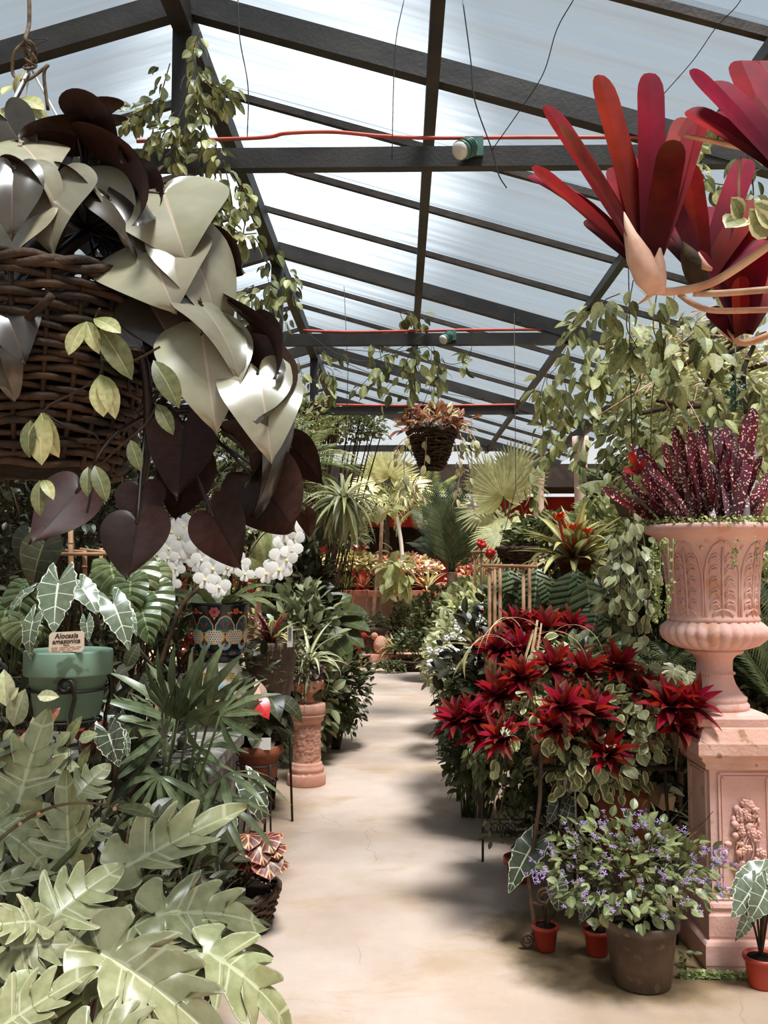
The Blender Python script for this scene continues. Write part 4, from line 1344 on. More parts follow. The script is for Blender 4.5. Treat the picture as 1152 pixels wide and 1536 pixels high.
part(pd, 'base', sq([(0.178, 0), (0.178, 0.012), (0.18, 0.02), (0.178, 0.09), (0.172, 0.1), (0.156, 0.106), (0.156, 0.112), (0.158, 0.118), (0.156, 0.192), (0.15, 0.2), (0.148, 0.212), (0.154, 0.222), (0.15, 0.236), (0.143, 0.244), (0.145, 0.252), (0.134, 0.262)]), MATS['clay_pink'])
pshaft = part(pd, 'shaft', sq([(0.134, 0.258), (0.134, 0.742)]), MATS['clay_pink'])
part(pd, 'cap', sq([(0.136, 0.738), (0.15, 0.742), (0.155, 0.75), (0.155, 0.764), (0.162, 0.768), (0.172, 0.778), (0.172, 0.79), (0.186, 0.796), (0.192, 0.804), (0.192, 0.846), (0.186, 0.856), (0.166, 0.9), (0.16, 0.905)]), MATS['clay_cap'])
# panel frames on the two faces in view, carved bouquet on the front one
rr = random.Random(3)


def panel(face):
    def q(u, z, o):
        return (PX + u, PY - 0.134 - o, z) if face == 0 else (PX - 0.134 - o, PY - u, z)
    mb = MB()
    for e, o in ((0.1, 0.008), (0.086, 0.005)):
        z0, z1 = 0.275 + (0.1 - e), 0.725 - (0.1 - e)
        loop = [(-e, z0), (e, z0), (e, z1), (-e, z1), (-e, z0)]
        for (a, b), (c, d) in zip(loop[:-1], loop[1:]):
            mb.bar(q(a, b, 0), q(c, d, 0), 0.008, o * 2, 0, Vector(q(0, 0, 1)) - Vector(q(0, 0, 0)))
    part(pshaft, 'panel_frame', mb, MATS['clay_pink'])


panel(0)
panel(1)


def bouquet():
    fl, lf = MB(), MB()
    y = PY - 0.136
    for k in range(46):
        t = rr.random()
        z = 0.385 + 0.235 * t
        w = 0.075 * (1 - t) ** 0.6 + 0.018
        u = rr.uniform(-w, w) - 0.004
        if k % 3 == 0:
            a0 = rr.uniform(0, 6)
            for p in range(5):
                a = a0 + p * 2 * PI / 5
                fl.blob((PX + u + 0.0095 * math.cos(a), y - 0.01, z + 0.0095 * math.sin(a)), (0.0085, 0.006, 0.0085), 6, 4)
            fl.blob((PX + u, y - 0.017, z), 0.005, 6, 4)
        else:
            a = rr.uniform(0, 6)
            lf.blob((PX + u, y - rr.uniform(0.002, 0.012), z), (0.013 * abs(math.cos(a)) + 0.006, 0.009, 0.013 * abs(math.sin(a)) + 0.006), 6, 4)
    for k in range(7):
        lf.tube(arc([(PX + rr.uniform(-.03, .03), y, 0.37), (PX + rr.uniform(-.04, .04), y - 0.008, 0.45), (PX + rr.uniform(-.06, .06), y - 0.004, 0.55)], 4), 0.003, 5)
    vs = MB()
    s0 = len(vs.v)
    prof = [(0.03, 0.305), (0.036, 0.315), (0.05, 0.345), (0.062, 0.375), (0.066, 0.38), (0.066, 0.388)]
    for r_, z in prof:
        for j in range(9):
            a = PI * j / 8
            vs.vert((PX - r_ * math.cos(a), y + 0.002 - 0.3 * r_ * math.sin(a), z))
    for i in range(len(prof) - 1):
        for j in range(8):
            vs.face((i * 9 + j, i * 9 + j + 1, i * 9 + j + 10, i * 9 + j + 9))
    part(pshaft, 'carved_flowers', fl, MATS['clay_pink'], 'stuff')
    part(pshaft, 'carved_foliage', lf, MATS['clay_pink'], 'stuff')
    part(pshaft, 'carved_vase', vs, MATS['clay_pink'])


bouquet()

UX, UY = 1.278, 3.66
un = thing('urn', 'large pink terracotta urn with leaf relief and fluted bowl, on the square pedestal', 'urn', (UX, UY, 0.905))
ft = MB()
for i, (h, z) in enumerate([(0.158, 0.906), (0.16, 0.935), (0.15, 0.948), (0.13, 0.956)]):
    n_ = 40
    for j in range(n_):
        a = 2 * PI * j / n_
        k = h / max(abs(math.cos(a)), abs(math.sin(a)))
        k = min(k, h * 1.34)
        ft.vert((UX + 0.01 + k * math.cos(a), UY + k * math.sin(a), z))
    if i:
        for j in range(n_):
            ft.face(((i - 1) * n_ + j, (i - 1) * n_ + (j + 1) % n_, i * n_ + (j + 1) % n_, i * n_ + j), 0, False)
e = len(ft.v) - 40
ft.face([e + j for j in range(40)], 0, False)
part(un, 'foot_slab', ft, MATS['clay_pink'])
part(un, 'foot', MB().lathe([(0.126, 0.954), (0.13, 0.962), (0.13, 0.975), (0.122, 0.984), (0.118, 0.988), (0.122, 0.993), (0.122, 1.003), (0.112, 1.01), (0.095, 1.03), (0.08, 1.055), (0.071, 1.085), (0.07, 1.09), (0.076, 1.094), (0.076, 1.102), (0.07, 1.106), (0.07, 1.14), (0.073, 1.155), (0.085, 1.17), (0.108, 1.178), (0.113, 1.184), (0.113, 1.19), (0.1, 1.2)], 40, (UX, UY, 0)), MATS['clay_pink'])
mb = MB()
for j in range(44):
    a = 2 * PI * j / 44
    mb.blob((UX + 0.076 * math.cos(a), UY + 0.076 * math.sin(a), 1.098), 0.0045, 5, 4)
part(un, 'bead_band', mb, MATS['clay_pink'], 'stuff')


def gad(a, i):
    return 1.0 + (0.045 * (abs(math.sin(a * 14)) - 0.6) if 1 <= i <= 7 else 0.0)


part(un, 'fluted_bowl', MB().lathe([(0.1, 1.192), (0.13, 1.197), (0.172, 1.212), (0.2, 1.236), (0.209, 1.262), (0.203, 1.285), (0.186, 1.3), (0.178, 1.306), (0.176, 1.31)], 224, (UX, UY, 0), 0, gad), MATS['clay_pink'])
UPROF = [(0.178, 1.308), (0.181, 1.316), (0.176, 1.325), (0.172, 1.335), (0.173, 1.39), (0.177, 1.45), (0.183, 1.52), (0.191, 1.58), (0.2, 1.615), (0.215, 1.64), (0.238, 1.658), (0.258, 1.664), (0.264, 1.67), (0.265, 1.688), (0.26, 1.696), (0.235, 1.696), (0.22, 1.68), (0.2, 1.66)]
ubowl = part(un, 'bowl', MB().lathe(UPROF, 56, (UX, UY, 0)), MATS['clay_pink'])


def ur(z):
    for (r0, z0), (r1, z1) in zip(UPROF[:11], UPROF[1:12]):
        if z0 <= z <= z1:
            return r0 + (r1 - r0) * (z - z0) / (z1 - z0)
    return UPROF[10][0]


def us(a, z, o=0.0):
    k = ur(z) + o
    return (UX + k * math.sin(a), UY - k * math.cos(a), z)


lv = leafmesh('relief_blade', *o_ell(0.2, 0.8, 6), [MATS['clay_pink']], ns=1, bend=0.6, fold=0.2)
for j in range(8):                  # eight tall relief leaves round the bowl
    a0 = 2 * PI * j / 8 - 0.12
    mb = MB()
    for sg in (-1, 1):
        mb.tube([us(a0 + sg * w, z, 0.001) for w, z in ((0.36, 1.335), (0.37, 1.42), (0.36, 1.5), (0.3, 1.56), (0.18, 1.605), (0.05, 1.625), (0.0, 1.62))], 0.0055, 5)
    mb.tube([us(a0, z, 0.001) for z in (1.335, 1.4, 1.5, 1.6)], 0.006, 5)
    for k in range(5):
        z = 1.36 + k * 0.045
        for sg in (-1, 1):
            for q in range(2):
                mb.tube([us(a0 + sg * 0.05, z + q * 0.014, 0.001), us(a0 + sg * 0.13, z + 0.022 + q * 0.013, 0.002), us(a0 + sg * 0.23, z + 0.016 + q * 0.012, 0.001), us(a0 + sg * 0.28, z - 0.004 + q * 0.012, 0)], [0.004, 0.006, 0.005, 0.002], 5)
    mb.tube([us(a0 + w, z, 0.002) for w, z in ((-0.22, 1.335), (-0.14, 1.352), (0, 1.36), (0.14, 1.352), (0.22, 1.335))], 0.005, 5)
    mb.blob(us(a0 + 0.39, 1.6, 0.0), 0.01, 6, 4)
    part(ubowl, 'relief_leaf', mb, MATS['clay_pink'])
part(un, 'soil', MB().lathe([(0.222, 0), (0.22, 0.012), (0.06, 0.02)], 24, (UX, UY, 1.668)), MATS['soil'])

# spotted dark red bromeliads standing in the urn
r = random.Random(21)
ST_SPOT = [strap('strap_leaf', 'spotted_maroon', 0.046, b, 0.5, 13, True, 2, 0, t) for b, t in ((0.1, 0.2), (0.25, -0.3), (0.45, 0.4))]
sp_ = thing('spotted_bromeliad', 'dark red bromeliads with pale spots standing upright in the terracotta urn', 'bromeliad', (UX, UY, 1.69))
SPT = [(935, 712), (955, 662), (978, 700), (968, 740), (1002, 668), (1012, 720), (1022, 656), (1034, 640), (1045, 676), (1052, 632), (1062, 700), (1066, 648), (1076, 640), (1084, 668), (1092, 628), (1096, 652), (1104, 700), (1110, 650), (1118, 640), (1124, 612), (1134, 660), (1140, 684), (1152, 706), (1048, 730), (1030, 746), (990, 752), (1128, 720), (1010, 640), (1072, 720), (1160, 690), (1000, 700), (1088, 730)]
SPT += [(x + r.uniform(-9, 9), y + r.uniform(-12, 30)) for x, y in SPT]
for i, (tx, ty) in enumerate(SPT):
    t = P(tx, ty, 3.66 + r.uniform(-.16, .16))
    bx = UX + (t.x - UX) * 0.42 + r.uniform(-.03, .03)
    b = Vector((bx, UY + r.uniform(-.13, .12), 1.67))
    L = (t - b).length
    put(sp_, 'leaf', ST_SPOT[i % 3], frame(b, t - b, Vector((r.uniform(-.8, .8), -1, 0.4)), max(L, 0.2) * 1.25, L, L))
b, t = P(956, 708, 3.5), P(944, 684, 3.46)
for (bx, by, tx, ty) in ((958, 712, 948, 678), (958, 712, 938, 702), (960, 708, 966, 690)):
    b, t = P(bx, by, 3.5), P(tx, ty, 3.47)
    L = (t - b).length
    put(sp_, 'red_tip', ST_RED[1], frame(b, t - b, (0, -1, .5), L * 2, L, L))
# creeping baby's tears over the rim with hanging threads
mo = thing('creeping_moss', 'pale green creeping plant covering the urn rim and hanging down in thin beaded threads', 'plant', (UX, UY, 1.69))
tiny = ell('tiny_leaf', 'moss', 0.45, 0.9, 0.3, 0.1, 5) if False else leafmesh('tiny_leaf', *o_ell(0.45, 0.9, 5), [MATS['moss']], ns=1, bend=0.4, fold=0.1)
Ms = []
for k in range(1500):
    a = r.uniform(0, 2 * PI)
    q = r.choice((r.uniform(0.05, 0.25), r.uniform(0.2, 0.265)))
    Ms.append(frame((UX + q * math.cos(a), UY + q * math.sin(a), 1.69 + r.uniform(0.0, 0.03)), rnd_dir(r), Vector((0, 0, 1)) + rnd_dir(r) * .6, r.uniform(0.011, 0.02)))
thr = MB()
for x, y0, y1, n in ((985, 815, 935, 60), (991, 812, 925, 55), (980, 810, 875, 30), (1002, 808, 905, 16), (1010, 808, 888, 12), (1000, 808, 830, 18), (994, 808, 838, 20), (1104, 805, 850, 14), (1132, 804, 842, 8), (1000, 880, 930, 26), (984, 880, 925, 30), (1100, 830, 852, 8)):
    a, b = P(x, y0, 3.36), P(x + r.uniform(-6, 4), y1, 3.38)
    thr.tube([a, a.lerp(b, .5), b], 0.0014, 4)
    for k in range(n):
        p = a.lerp(b, r.random()) + rnd_dir(r) * 0.006
        Ms.append(frame(p, rnd_dir(r), rnd_dir(r), r.uniform(0.009, 0.017)))
put(mo, 'foliage', scatter('foliage', tiny, Ms), Matrix.Identity(4), 'stuff')
part(mo, 'threads', thr, MATS['moss'], 'stuff')

# ------------------------------------------------------------------ big brown pot with the purple-flowered bush
BP = P(962, 1448, 3.38)
BP.z = 0
pot('round_pot', 'big round brown clay pot on the concrete, under the purple-flowered bush', BP, 0.105, 0.132, 0.235, MATS['brown_pot'], 0.008, 0.03)
pf = thing('purple_plant', 'bushy plant with small purple flowers and grey-green leaves in the big brown pot', 'plant', (BP.x, BP.y, 0.2))
r = random.Random(31)
pc = Vector((BP.x - 0.03, BP.y + 0.03, 0.40))
for M in bush_ms(pc, (0.335, 0.3, 0.215), 290, 0.05, r, 0.6, 0.1, 0.6, -0.75):
    put(pf, 'leaf', E['plectranthus'], M)
put(pf, 'foliage', scatter('foliage', E['plectranthus'], bush_ms(pc, (0.31, 0.27, 0.19), 420, 0.045, r, 0.5, 0.1, 0.3, -0.8)), Matrix.Identity(4), 'stuff')
part(pf, 'stems', twigs(pc, (0.3, 0.27, 0.2), (BP.x, BP.y, 0.2), r, 26, 0.004), MATS['stem_dark'], 'stuff')
fmb = MB()
for p in range(4):
    a = p * PI / 2
    fmb.blob((0.35 * math.cos(a), 0.35 * math.sin(a), 0.1), (0.32, 0.18, 0.1) if p % 2 == 0 else (0.18, 0.32, 0.1), 5, 3)
fmb.tube([(0, 0, -0.5), (0, 0, 0.15)], [0.07, 0.16], 5)
flw = fmb.mesh('purple_flower', [MATS['petal_purple']])
for k in range(95):
    d = rnd_dir(r)
    d.z = abs(d.z) * 1.1 - 0.25
    d.y = -abs(d.y) if r.random() < 0.7 else d.y
    q = r.uniform(0.98, 1.22)
    c = pc + Vector((d.x * 0.335 * q, d.y * 0.3 * q, d.z * 0.215 * q))
    for j in range(r.choice((2, 3, 4))):
        put(pf, 'flower', flw, frame(c + rnd_dir(r) * 0.014, rnd_dir(r), d + rnd_dir(r) * .6, r.uniform(0.012, 0.018)))
mb = MB()
for k in range(9):
    a = r.uniform(0, 6.28)
    d = Vector((0.3 * math.cos(a), 0.26 * math.sin(a), r.uniform(0.15, 0.3)))
    mb.tube(arc([pc + d * 0.6, pc + d * 0.9, pc + d * 1.06 + Vector((0, 0, .02))], 3), 0.0012, 4)
part(pf, 'flower_stalks', mb, MATS['stem_dark'], 'stuff')

# ------------------------------------------------------------------ small red pots on the floor
def red_pot(px, py, d, label, r1=0.05, h=0.09, group=None):
    p = P(px, py, d)
    p.z = 0.0
    pot('flower_pot', label, p, r1 * 0.78, r1, h, MATS['red_plastic'], 0.006, 0.018)
    return p


p1 = red_pot(818, 1400, 3.66, 'small red pot beside the curled foot of the iron table leg', 0.05, 0.1)
p2 = red_pot(896, 1420, 3.62, 'small red pot in shade just left of the big brown pot', 0.052, 0.1)
p3 = red_pot(1142, 1440, 3.36, 'red pot at the right edge in front of the pedestal base', 0.06, 0.11)


def alocasia(label, base, leaves, w=1.0, forms=(0, 1, 2, 3), seed=0, cat='plant', dip=0.0):
    """Arrow-leaved plant: base point and (base px, tip px, depths, normal) for each leaf."""
    root = thing('alocasia', label, cat, base)
    rr_ = random.Random(seed)
    for i, (bx, by, tx, ty, d0, d1, nv, ww) in enumerate(leaves):
        b, t = P(bx, by, d0), P(tx, ty, d1)
        L = (t - b).length
        put(root, 'leaf', AL[forms[i % len(forms)]], frame(b, t - b, Vector((nv[0], -nv[2], nv[1])), L * 1.08 * ww * w, L, L))
        part(root, 'petiole', MB().tube(arc([base, Vector(base).lerp(b, 0.55) + Vector((0, 0, 0.03)), b], 5), 0.0045, 5), MATS['stem_brown'])
    return root


alocasia('dark arrow-leaved plant with white veins reaching left from behind the iron table leg', (p1.x, p1.y, 0.09),
         [(800, 1266, 757, 1334, 3.7, 3.6, (-0.5, 0.5, 1), 0.8), (836, 1326, 842, 1378, 3.55, 3.5, (0.0, 0.3, 1), 0.9), (866, 1340, 880, 1330, 3.7, 3.65, (0, 0.6, 1), 1.0), (850, 1230, 862, 1190, 3.9, 3.9, (0, 0.4, 1), 0.7), (840, 1200, 820, 1240, 3.95, 3.9, (0, 0.5, 1), 0.8)], 1.0, (0, 1), 4)
alocasia('dark narrow leaves with white veins in the shaded red pot beside the big brown pot', (p2.x, p2.y, 0.09),
         [(872, 1340, 848, 1372, 3.55, 3.5, (-0.2, 0.4, 1), 0.7), (905, 1345, 912, 1400, 3.5, 3.45, (0.2, 0.3, 1), 0.6), (884, 1350, 870, 1386, 3.6, 3.55, (-.1, 0.4, 1), 0.8)], 1.0, (0, 1), 5)
alocasia('silvery arrow-leaved plant in the red pot at the right edge beside the pedestal', (p3.x, p3.y, 0.1),
         [(1142, 1306, 1090, 1330, 3.4, 3.36, (-0.1, 0.9, 0.6), 0.8), (1130, 1330, 1098, 1376, 3.32, 3.26, (-0.2, 0.6, 1), 0.85), (1150, 1332, 1128, 1388, 3.28, 3.22, (0.1, 0.6, 1), 0.85), (1165, 1320, 1190, 1370, 3.3, 3.26, (0.3, 0.6, 1), 0.9), (1124, 1376, 1102, 1416, 3.4, 3.38, (-.3, 0.3, 1), 0.6), (1160, 1305, 1185, 1290, 3.5, 3.55, (.3, 0.8, .6), 0.9)], 1.1, (2, 3), 6)

# low ground cover at the pedestal foot
gc = thing('ground_cover', 'low pale creeping plant on the ground along the pedestal base', 'plant', P(1060, 1425, 3.42))
r = random.Random(8)
Ms = []
for k in range(420):
    x = r.uniform(1018, 1120)
    p = P(x, 1428 + (x - 1018) * 0.12 + r.gauss(0, 5), 3.42)
    p.z = r.uniform(0.004, 0.02)
    Ms.append(frame(p, rnd_dir(r), Vector((0, 0, 1)) + rnd_dir(r) * .5, r.uniform(0.01, 0.022)))
put(gc, 'foliage', scatter('foliage', tiny, Ms), Matrix.Identity(4), 'stuff')
for k in range(9):
    p = P(r.uniform(1012, 1040), r.uniform(1396, 1420), 3.5)
    p.z = r.uniform(0.02, 0.06)
    put(gc, 'leaf', E['mid_leaf'], frame(p, rnd_dir(r), (r.uniform(-.4, .4), -.6, 1), 0.035))

# ------------------------------------------------------------------ iron table with scrolled legs and its load of bromeliads
tb = thing('iron_table', 'rusty iron plant table with scrolled legs beside the path, loaded with red bromeliads', 'table', (0.82, 4.15, 0))


def scroll(c, r0, turns, sgn, ax):
    pts = []
    for k in range(int(turns * 14)):
        a = 2 * PI * k / 14
        q = r0 * (1 - 0.68 * k / (turns * 14))
        pts.append(c + ax * (sgn * q * math.cos(a)) + Vector((0, 0, q * math.sin(a))))
    return pts


LG = [(P(795, 1398, 3.66), P(812, 1110, 3.72)), (P(724, 1272, 4.74), P(724, 1130, 4.74)), (Vector((1.12, 3.72, 0.03)), Vector((1.1, 3.78, 0.72))), (Vector((1.12, 4.72, 0.03)), Vector((1.1, 4.7, 0.72)))]
for k, (f, t) in enumerate(LG):
    f.z = 0.032
    if k == 0:
        pts = scroll(Vector((f.x - 0.01, f.y, 0.034)), 0.03, 1.4, 1, Vector((1, 0, 0)))[::-1]
        # heel, slim S curve up
        pts += [P(800, 1375, 3.66), P(797, 1352, 3.66), P(793, 1320, 3.66), P(800, 1270, 3.68), P(810, 1200, 3.7), t]
        part(tb, 'leg', MB().tube(pts, 0.0085, 8), MATS['iron_brown'])
        q = P(817, 1345, 3.66)
        part(tb, 'scroll', MB().tube([P(795, 1352, 3.66)] + [P(812, 1358, 3.66)] + scroll(q, 0.036, 1.6, 1, Vector((1, 0, 0))), 0.007, 7), MATS['iron_brown'])
    else:
        part(tb, 'leg', MB().tube(arc([Vector((f.x, f.y, 0.0)), f.lerp(t, 0.5), t], 4), 0.007, 6), MATS['iron'])
zt = 0.70
mb = MB()
cor = [Vector((0.58, 3.72, zt)), Vector((1.12, 3.72, zt)), Vector((1.12, 4.74, zt)), Vector((0.44, 4.74, zt))]
for a, b in zip(cor, cor[1:] + cor[:1]):
    mb.tube([a, b], 0.009, 6)
part(tb, 'top_frame', mb, MATS['iron'])
mb = MB()
for k in range(12):
    y = 3.76 + k * 0.087
    mb.tube([(0.56 - 0.1 * (y - 3.72), y, zt), (1.12, y, zt)], 0.004, 5)
part(tb, 'top_rods', mb, MATS['iron'])
# three-step riser on the table that carries the upper rows
mb = MB().box((0.95, 4.2, 0.8), (0.34, 0.9, 0.02)).box((0.98, 4.4, 0.98), (0.3, 0.6, 0.02)).box((0.8, 4.2, 0.75), (0.02, 0.86, 0.1)).box((0.85, 4.4, 0.89), (0.02, 0.56, 0.18))
part(tb, 'riser', mb, MATS['wood_log'])
mb = MB()
for z in (0.16, 0.24):
    mb.tube([P(724, 1250 - (z - .16) * 260, 4.72), P(775, 1248 - (z - .16) * 240, 4.5)], 0.004, 5)
for k in range(5):
    c = P(733 + k * 9, 1243, 4.68 - 0.04 * k)
    mb.tube(scroll(c, 0.03, 1.2, 1, Vector((1, 0, 0))), 0.0025, 4)
part(tb, 'lower_scrollwork', mb, MATS['iron'])

ST_SM = [strap('strap_leaf', m, 0.15, b, 0.4, 9, False, 1) for m in ('red_strap', 'red_strap_deep') for b in (0.4, 0.9)]
MND = [(748, 968, 'upper left end of the mound, beside white flowers'), (779, 970, 'second from the left in the upper row of the mound'), (773, 934, 'top of the mound under the bamboo post'), (815, 940, 'highest middle rosette of the mound'), (857, 934, 'top right rosette of the mound below the ribbed leaf'),
       (830, 992, 'centre of the mound just above the cream leaves'), (872, 1000, 'big centre right rosette with the widest spread'), (926, 992, 'right upper rosette below the hanging round leaves'), (959, 1028, 'right slope, second down'), (1003, 1052, 'right slope close to the urn foot'),
       (882, 1062, 'large front rosette in the middle row'), (846, 1052, 'front middle row, just left of the large one'), (828, 1084, 'front row above the hanging pale leaves'), (691, 1072, 'far left tip of the mound over the path'), (716, 1070, 'second from the left tip over the path'), (748, 1036, 'left slope below the white flowers'),
       (755, 1098, 'lower left front over the table edge'), (728, 1098, 'lowest left one over the path'), (912, 1122, 'lowest front right, hanging over the edge'), (782, 1008, 'left of centre under the strap leaves'), (1014, 1082, 'lower right beside the pedestal cap'), (1034, 1048, 'outermost right in front of the urn foot')]
r = random.Random(77)
mound = []
for i, (px, py, lab) in enumerate(MND):
    d = 4.45 if py < 945 else 4.25 if py < 975 else 4.1 if py < 1012 else 3.92 if py < 1045 else 3.78
    if px < 735:
        d += 0.35
    if px > 990:
        d = 3.62
    c = P(px, py, d - (0.26 if i in (5, 6, 11, 19, 7) else 0.08))
    mound.append(c)
    root = thing('table_bromeliad', 'small red bromeliad rosette, ' + lab, 'bromeliad', c - Vector((0, 0, 0.05)), 'red bromeliads on the iron table')
    tl = Vector((r.uniform(-.3, .3) + (-0.45 if px < 760 else 0.35 if px > 930 else 0), -0.55, 1))
    rosette(root, c - Vector((0, 0, 0.035)), ST_SM, 24, r.uniform(0.13, 0.165), r, 84, 8, 1.0, 'leaf', tl)
    part(root, 'stem', MB().tube([c - Vector((0, 0, 0.035)), c + Vector((0.02, 0.09, -0.15))], 0.01, 6), MATS['stem_brown'])
# pots the mound grows from, standing on the table and its riser
for x, y, z, rp, lab in ((0.62, 3.86, zt, 0.075, 'front left'), (0.82, 3.85, zt, 0.085, 'front middle'), (0.55, 4.35, zt, 0.08, 'back left'), (0.98, 4.02, 0.812, 0.085, 'right lower step'), (0.96, 4.5, 0.99, 0.09, 'top step')):
    pot('clay_pot', 'terracotta pot hidden under the red bromeliad mound, ' + lab, (x, y, z), rp * 0.72, rp, 0.15, MATS['terracotta_dark'])

# cream-edged creeper between the rosettes, hanging over the table edge
cv = thing('variegated_creeper', 'creeper with cream and pale green leaves spilling between the red bromeliads', 'creeper', (0.8, 3.85, 0.85))
r = random.Random(12)
SPL = [[(850, 1030), (850, 1060), (838, 1100), (832, 1130), (836, 1165), (842, 1190)], [(800, 1020), (805, 1050), (808, 1085), (800, 1110)], [(940, 1040), (960, 1060), (972, 1090), (975, 1130)], [(900, 1100), (905, 1130), (930, 1150), (925, 1170)],
       [(815, 1000), (800, 1030), (790, 1062)], [(900, 1010), (940, 1020), (990, 1060)], [(850, 1100), (860, 1130), (868, 1150)], [(930, 1080), (950, 1110), (960, 1140)], [(770, 1050), (760, 1090), (745, 1140)], [(910, 960), (950, 990), (975, 1020)], [(800, 960), (830, 975), (870, 970)], [(960, 1030), (985, 1075), (985, 1110)],
       [(870, 1020), (900, 1040), (930, 1062)], [(780, 990), (812, 1005), (850, 1010)]]
for k, pts in enumerate(SPL):
    wpts = [P(x, y, 3.74 + max(0, (1050 - y)) * 0.0035) for x, y in pts]
    vine(cv, wpts, [E['variegated'], E['cream_round']], r, 20, 0.066, 0.0025, MATS['vine_stem'], 0.05, 0.4)
put(cv, 'foliage', scatter('foliage', E['variegated'], bush_ms((0.8, 4.1, 0.86), (0.36, 0.42, 0.3), 420, 0.06, r, 0.4, 0.2, 0.75, -0.2)), Matrix.Identity(4), 'stuff')
put(cv, 'foliage', scatter('foliage', E['variegated'], bush_ms((0.82, 3.82, 0.72), (0.27, 0.14, 0.16), 200, 0.062, r, 0.1, 0.5, 0.6, -0.9)), Matrix.Identity(4), 'stuff')
put(cv, 'foliage', scatter('foliage', E['deep_leaf'], bush_ms((0.78, 3.86, 0.74), (0.27, 0.14, 0.16), 300, 0.06, r, 0.1, 0.5, 0.5, -0.9)), Matrix.Identity(4), 'stuff')
put(cv, 'foliage', scatter('foliage', E['deep_leaf'], bush_ms((0.82, 4.15, 0.88), (0.34, 0.42, 0.36), 700, 0.065, r, 0.4, 0.2, 0.5, -0.4)), Matrix.Identity(4), 'stuff')
# darker leaves under the table edge
ck = thing('trailing_ivy', 'dark green trailing plant hanging from the left side of the iron table', 'ivy', (0.5, 4.4, 0.75))
r = random.Random(13)
for k, pts in enumerate([[(735, 1110), (735, 1150), (742, 1190), (735, 1235)], [(750, 1120), (760, 1160), (752, 1210), (742, 1250)], [(720, 1100), (722, 1140), (735, 1170)], [(775, 1130), (780, 1170), (790, 1200), (785, 1240)], [(705, 1095), (712, 1125), (722, 1150)], [(800, 1140), (795, 1180), (800, 1210)]]):
    wpts = [P(x, y, 4.3 if k % 2 else 4.55) for x, y in pts]
    vine(ck, wpts, E['deep_leaf'] if k % 2 else E['mid_leaf'], r, 30, 0.06, 0.0025, MATS['vine_stem'], 0.06, 0.4)
put(ck, 'foliage', scatter('foliage', E['deep_leaf'], bush_ms((0.66, 4.35, 0.66), (0.26, 0.3, 0.16), 320, 0.06, r, 0.3, 0.5)), Matrix.Identity(4), 'stuff')
put(ck, 'foliage', scatter('foliage', E['dark_leaf'], bush_ms((0.85, 4.15, 0.78), (0.32, 0.4, 0.22), 520, 0.06, r, 0.3, 0.3)), Matrix.Identity(4), 'stuff')
# long arching cream blades over the mound
ab = thing('arching_grass', 'long arching pale strap blades over the red bromeliads', 'grass', P(790, 960, 4.0))
r = random.Random(14)
mats_ = [MATS['cream_leaf']]
o = o_strap(0.014, 14, False)
AB = leafmesh('arching_blade', o[0], o[1], mats_, ns=1, bend=2.2, fold=0.3)
AB2 = leafmesh('arching_blade', *o_strap(0.012, 14, False), mats_, ns=1, bend=0.5, fold=0.3)
for bx, by, tx, ty, me in ((800, 945, 764, 1075, 1), (806, 930, 786, 1070, 1), (812, 935, 800, 1040, 1), (760, 965, 700, 990, 0), (810, 945, 720, 985, 0), (830, 950, 900, 985, 0), (880, 975, 918, 1070, 1), (780, 940, 740, 1000, 0), (770, 970, 690, 975, 0), (800, 960, 880, 960, 0)):
    b, t = P(bx, by, 3.95), P(tx, ty, 3.8)
    L = (t - b).length
    if me:
        put(ab, 'blade', AB2, frame(b, t - b, (0.2, -1, 0.3), L * 1.2, L, L))
    else:
        h = Vector((t.x - b.x, t.y - b.y, 0)).normalized()
        put(ab, 'blade', AB, frame(b, h + Vector((0, 0, 1.0)), Vector((-h.x, -h.y, 1)), L * 1.2, L * 1.3, L * 1.3))

# shade under the table: pots and old boards
pot('fluted_pot', 'tall dark terracotta pot under the table, behind the purple-flowered bush', (0.99, 4.05, 0.0), 0.085, 0.12, 0.56, MATS['terracotta_dark'])
lb = thing('wood_board', 'pale sawn wooden board leaning beside the pedestal under the bromeliads', 'board', (1.12, 3.95, 0.3))
part(lb, 'board', MB().bar(P(930, 1158, 4.25), P(1003, 1205, 3.82), 0.05, 0.06), MATS['wood_log'])
part(lb, 'sawn_end', MB().bar(P(998, 1200, 3.83), P(1004, 1206, 3.805), 0.052, 0.062), MATS['wood_cut'])
lb = thing('timber_post', 'short upright timber post in the shade left of the pedestal', 'post', (1.1, 4.0, 0))
part(lb, 'post', MB().bar((1.06, 4.02, 0), (1.06, 4.02, 0.52), 0.07, 0.07, 0, (0, 1, 0)), MATS['wood_log'])
part(lb, 'top_cut', MB().box((1.06, 4.02, 0.522), (0.066, 0.066, 0.006)), MATS['wood_cut'])
lt = thing('plant_tag', 'white plant label on a stick under the front of the iron table', 'label', (0.74, 4.1, 0.4))
part(lt, 'card', MB().box(P(862, 1165, 4.05), (0.1, 0.004, 0.13)), MATS['tag_white'])
part(lt, 'stick', MB().bar(P(862, 1170, 4.06), Vector((0.79, 4.06, 0)), 0.012, 0.006), MATS['tag_white'])
r = random.Random(15)
shrub('shade_plant', 'dark leafy plant in the shade under the iron table', 'plant', (0.86, 4.3, 0.3), (0.34, 0.32, 0.3), [E['dark_leaf'], E['lance_dark']], 420, 0.09, 15, nt=12)
shrub('shade_plant', 'dark low plant behind the timber post left of the pedestal', 'plant', (1.15, 4.5, 0.35), (0.3, 0.3, 0.4), [E['dark_leaf']], 420, 0.1, 16, nt=10)
pot('flower_pot', 'small red pot on the ground under the left of the iron table', (0.58, 4.45, 0), 0.05, 0.065, 0.12, MATS['red_plastic'])
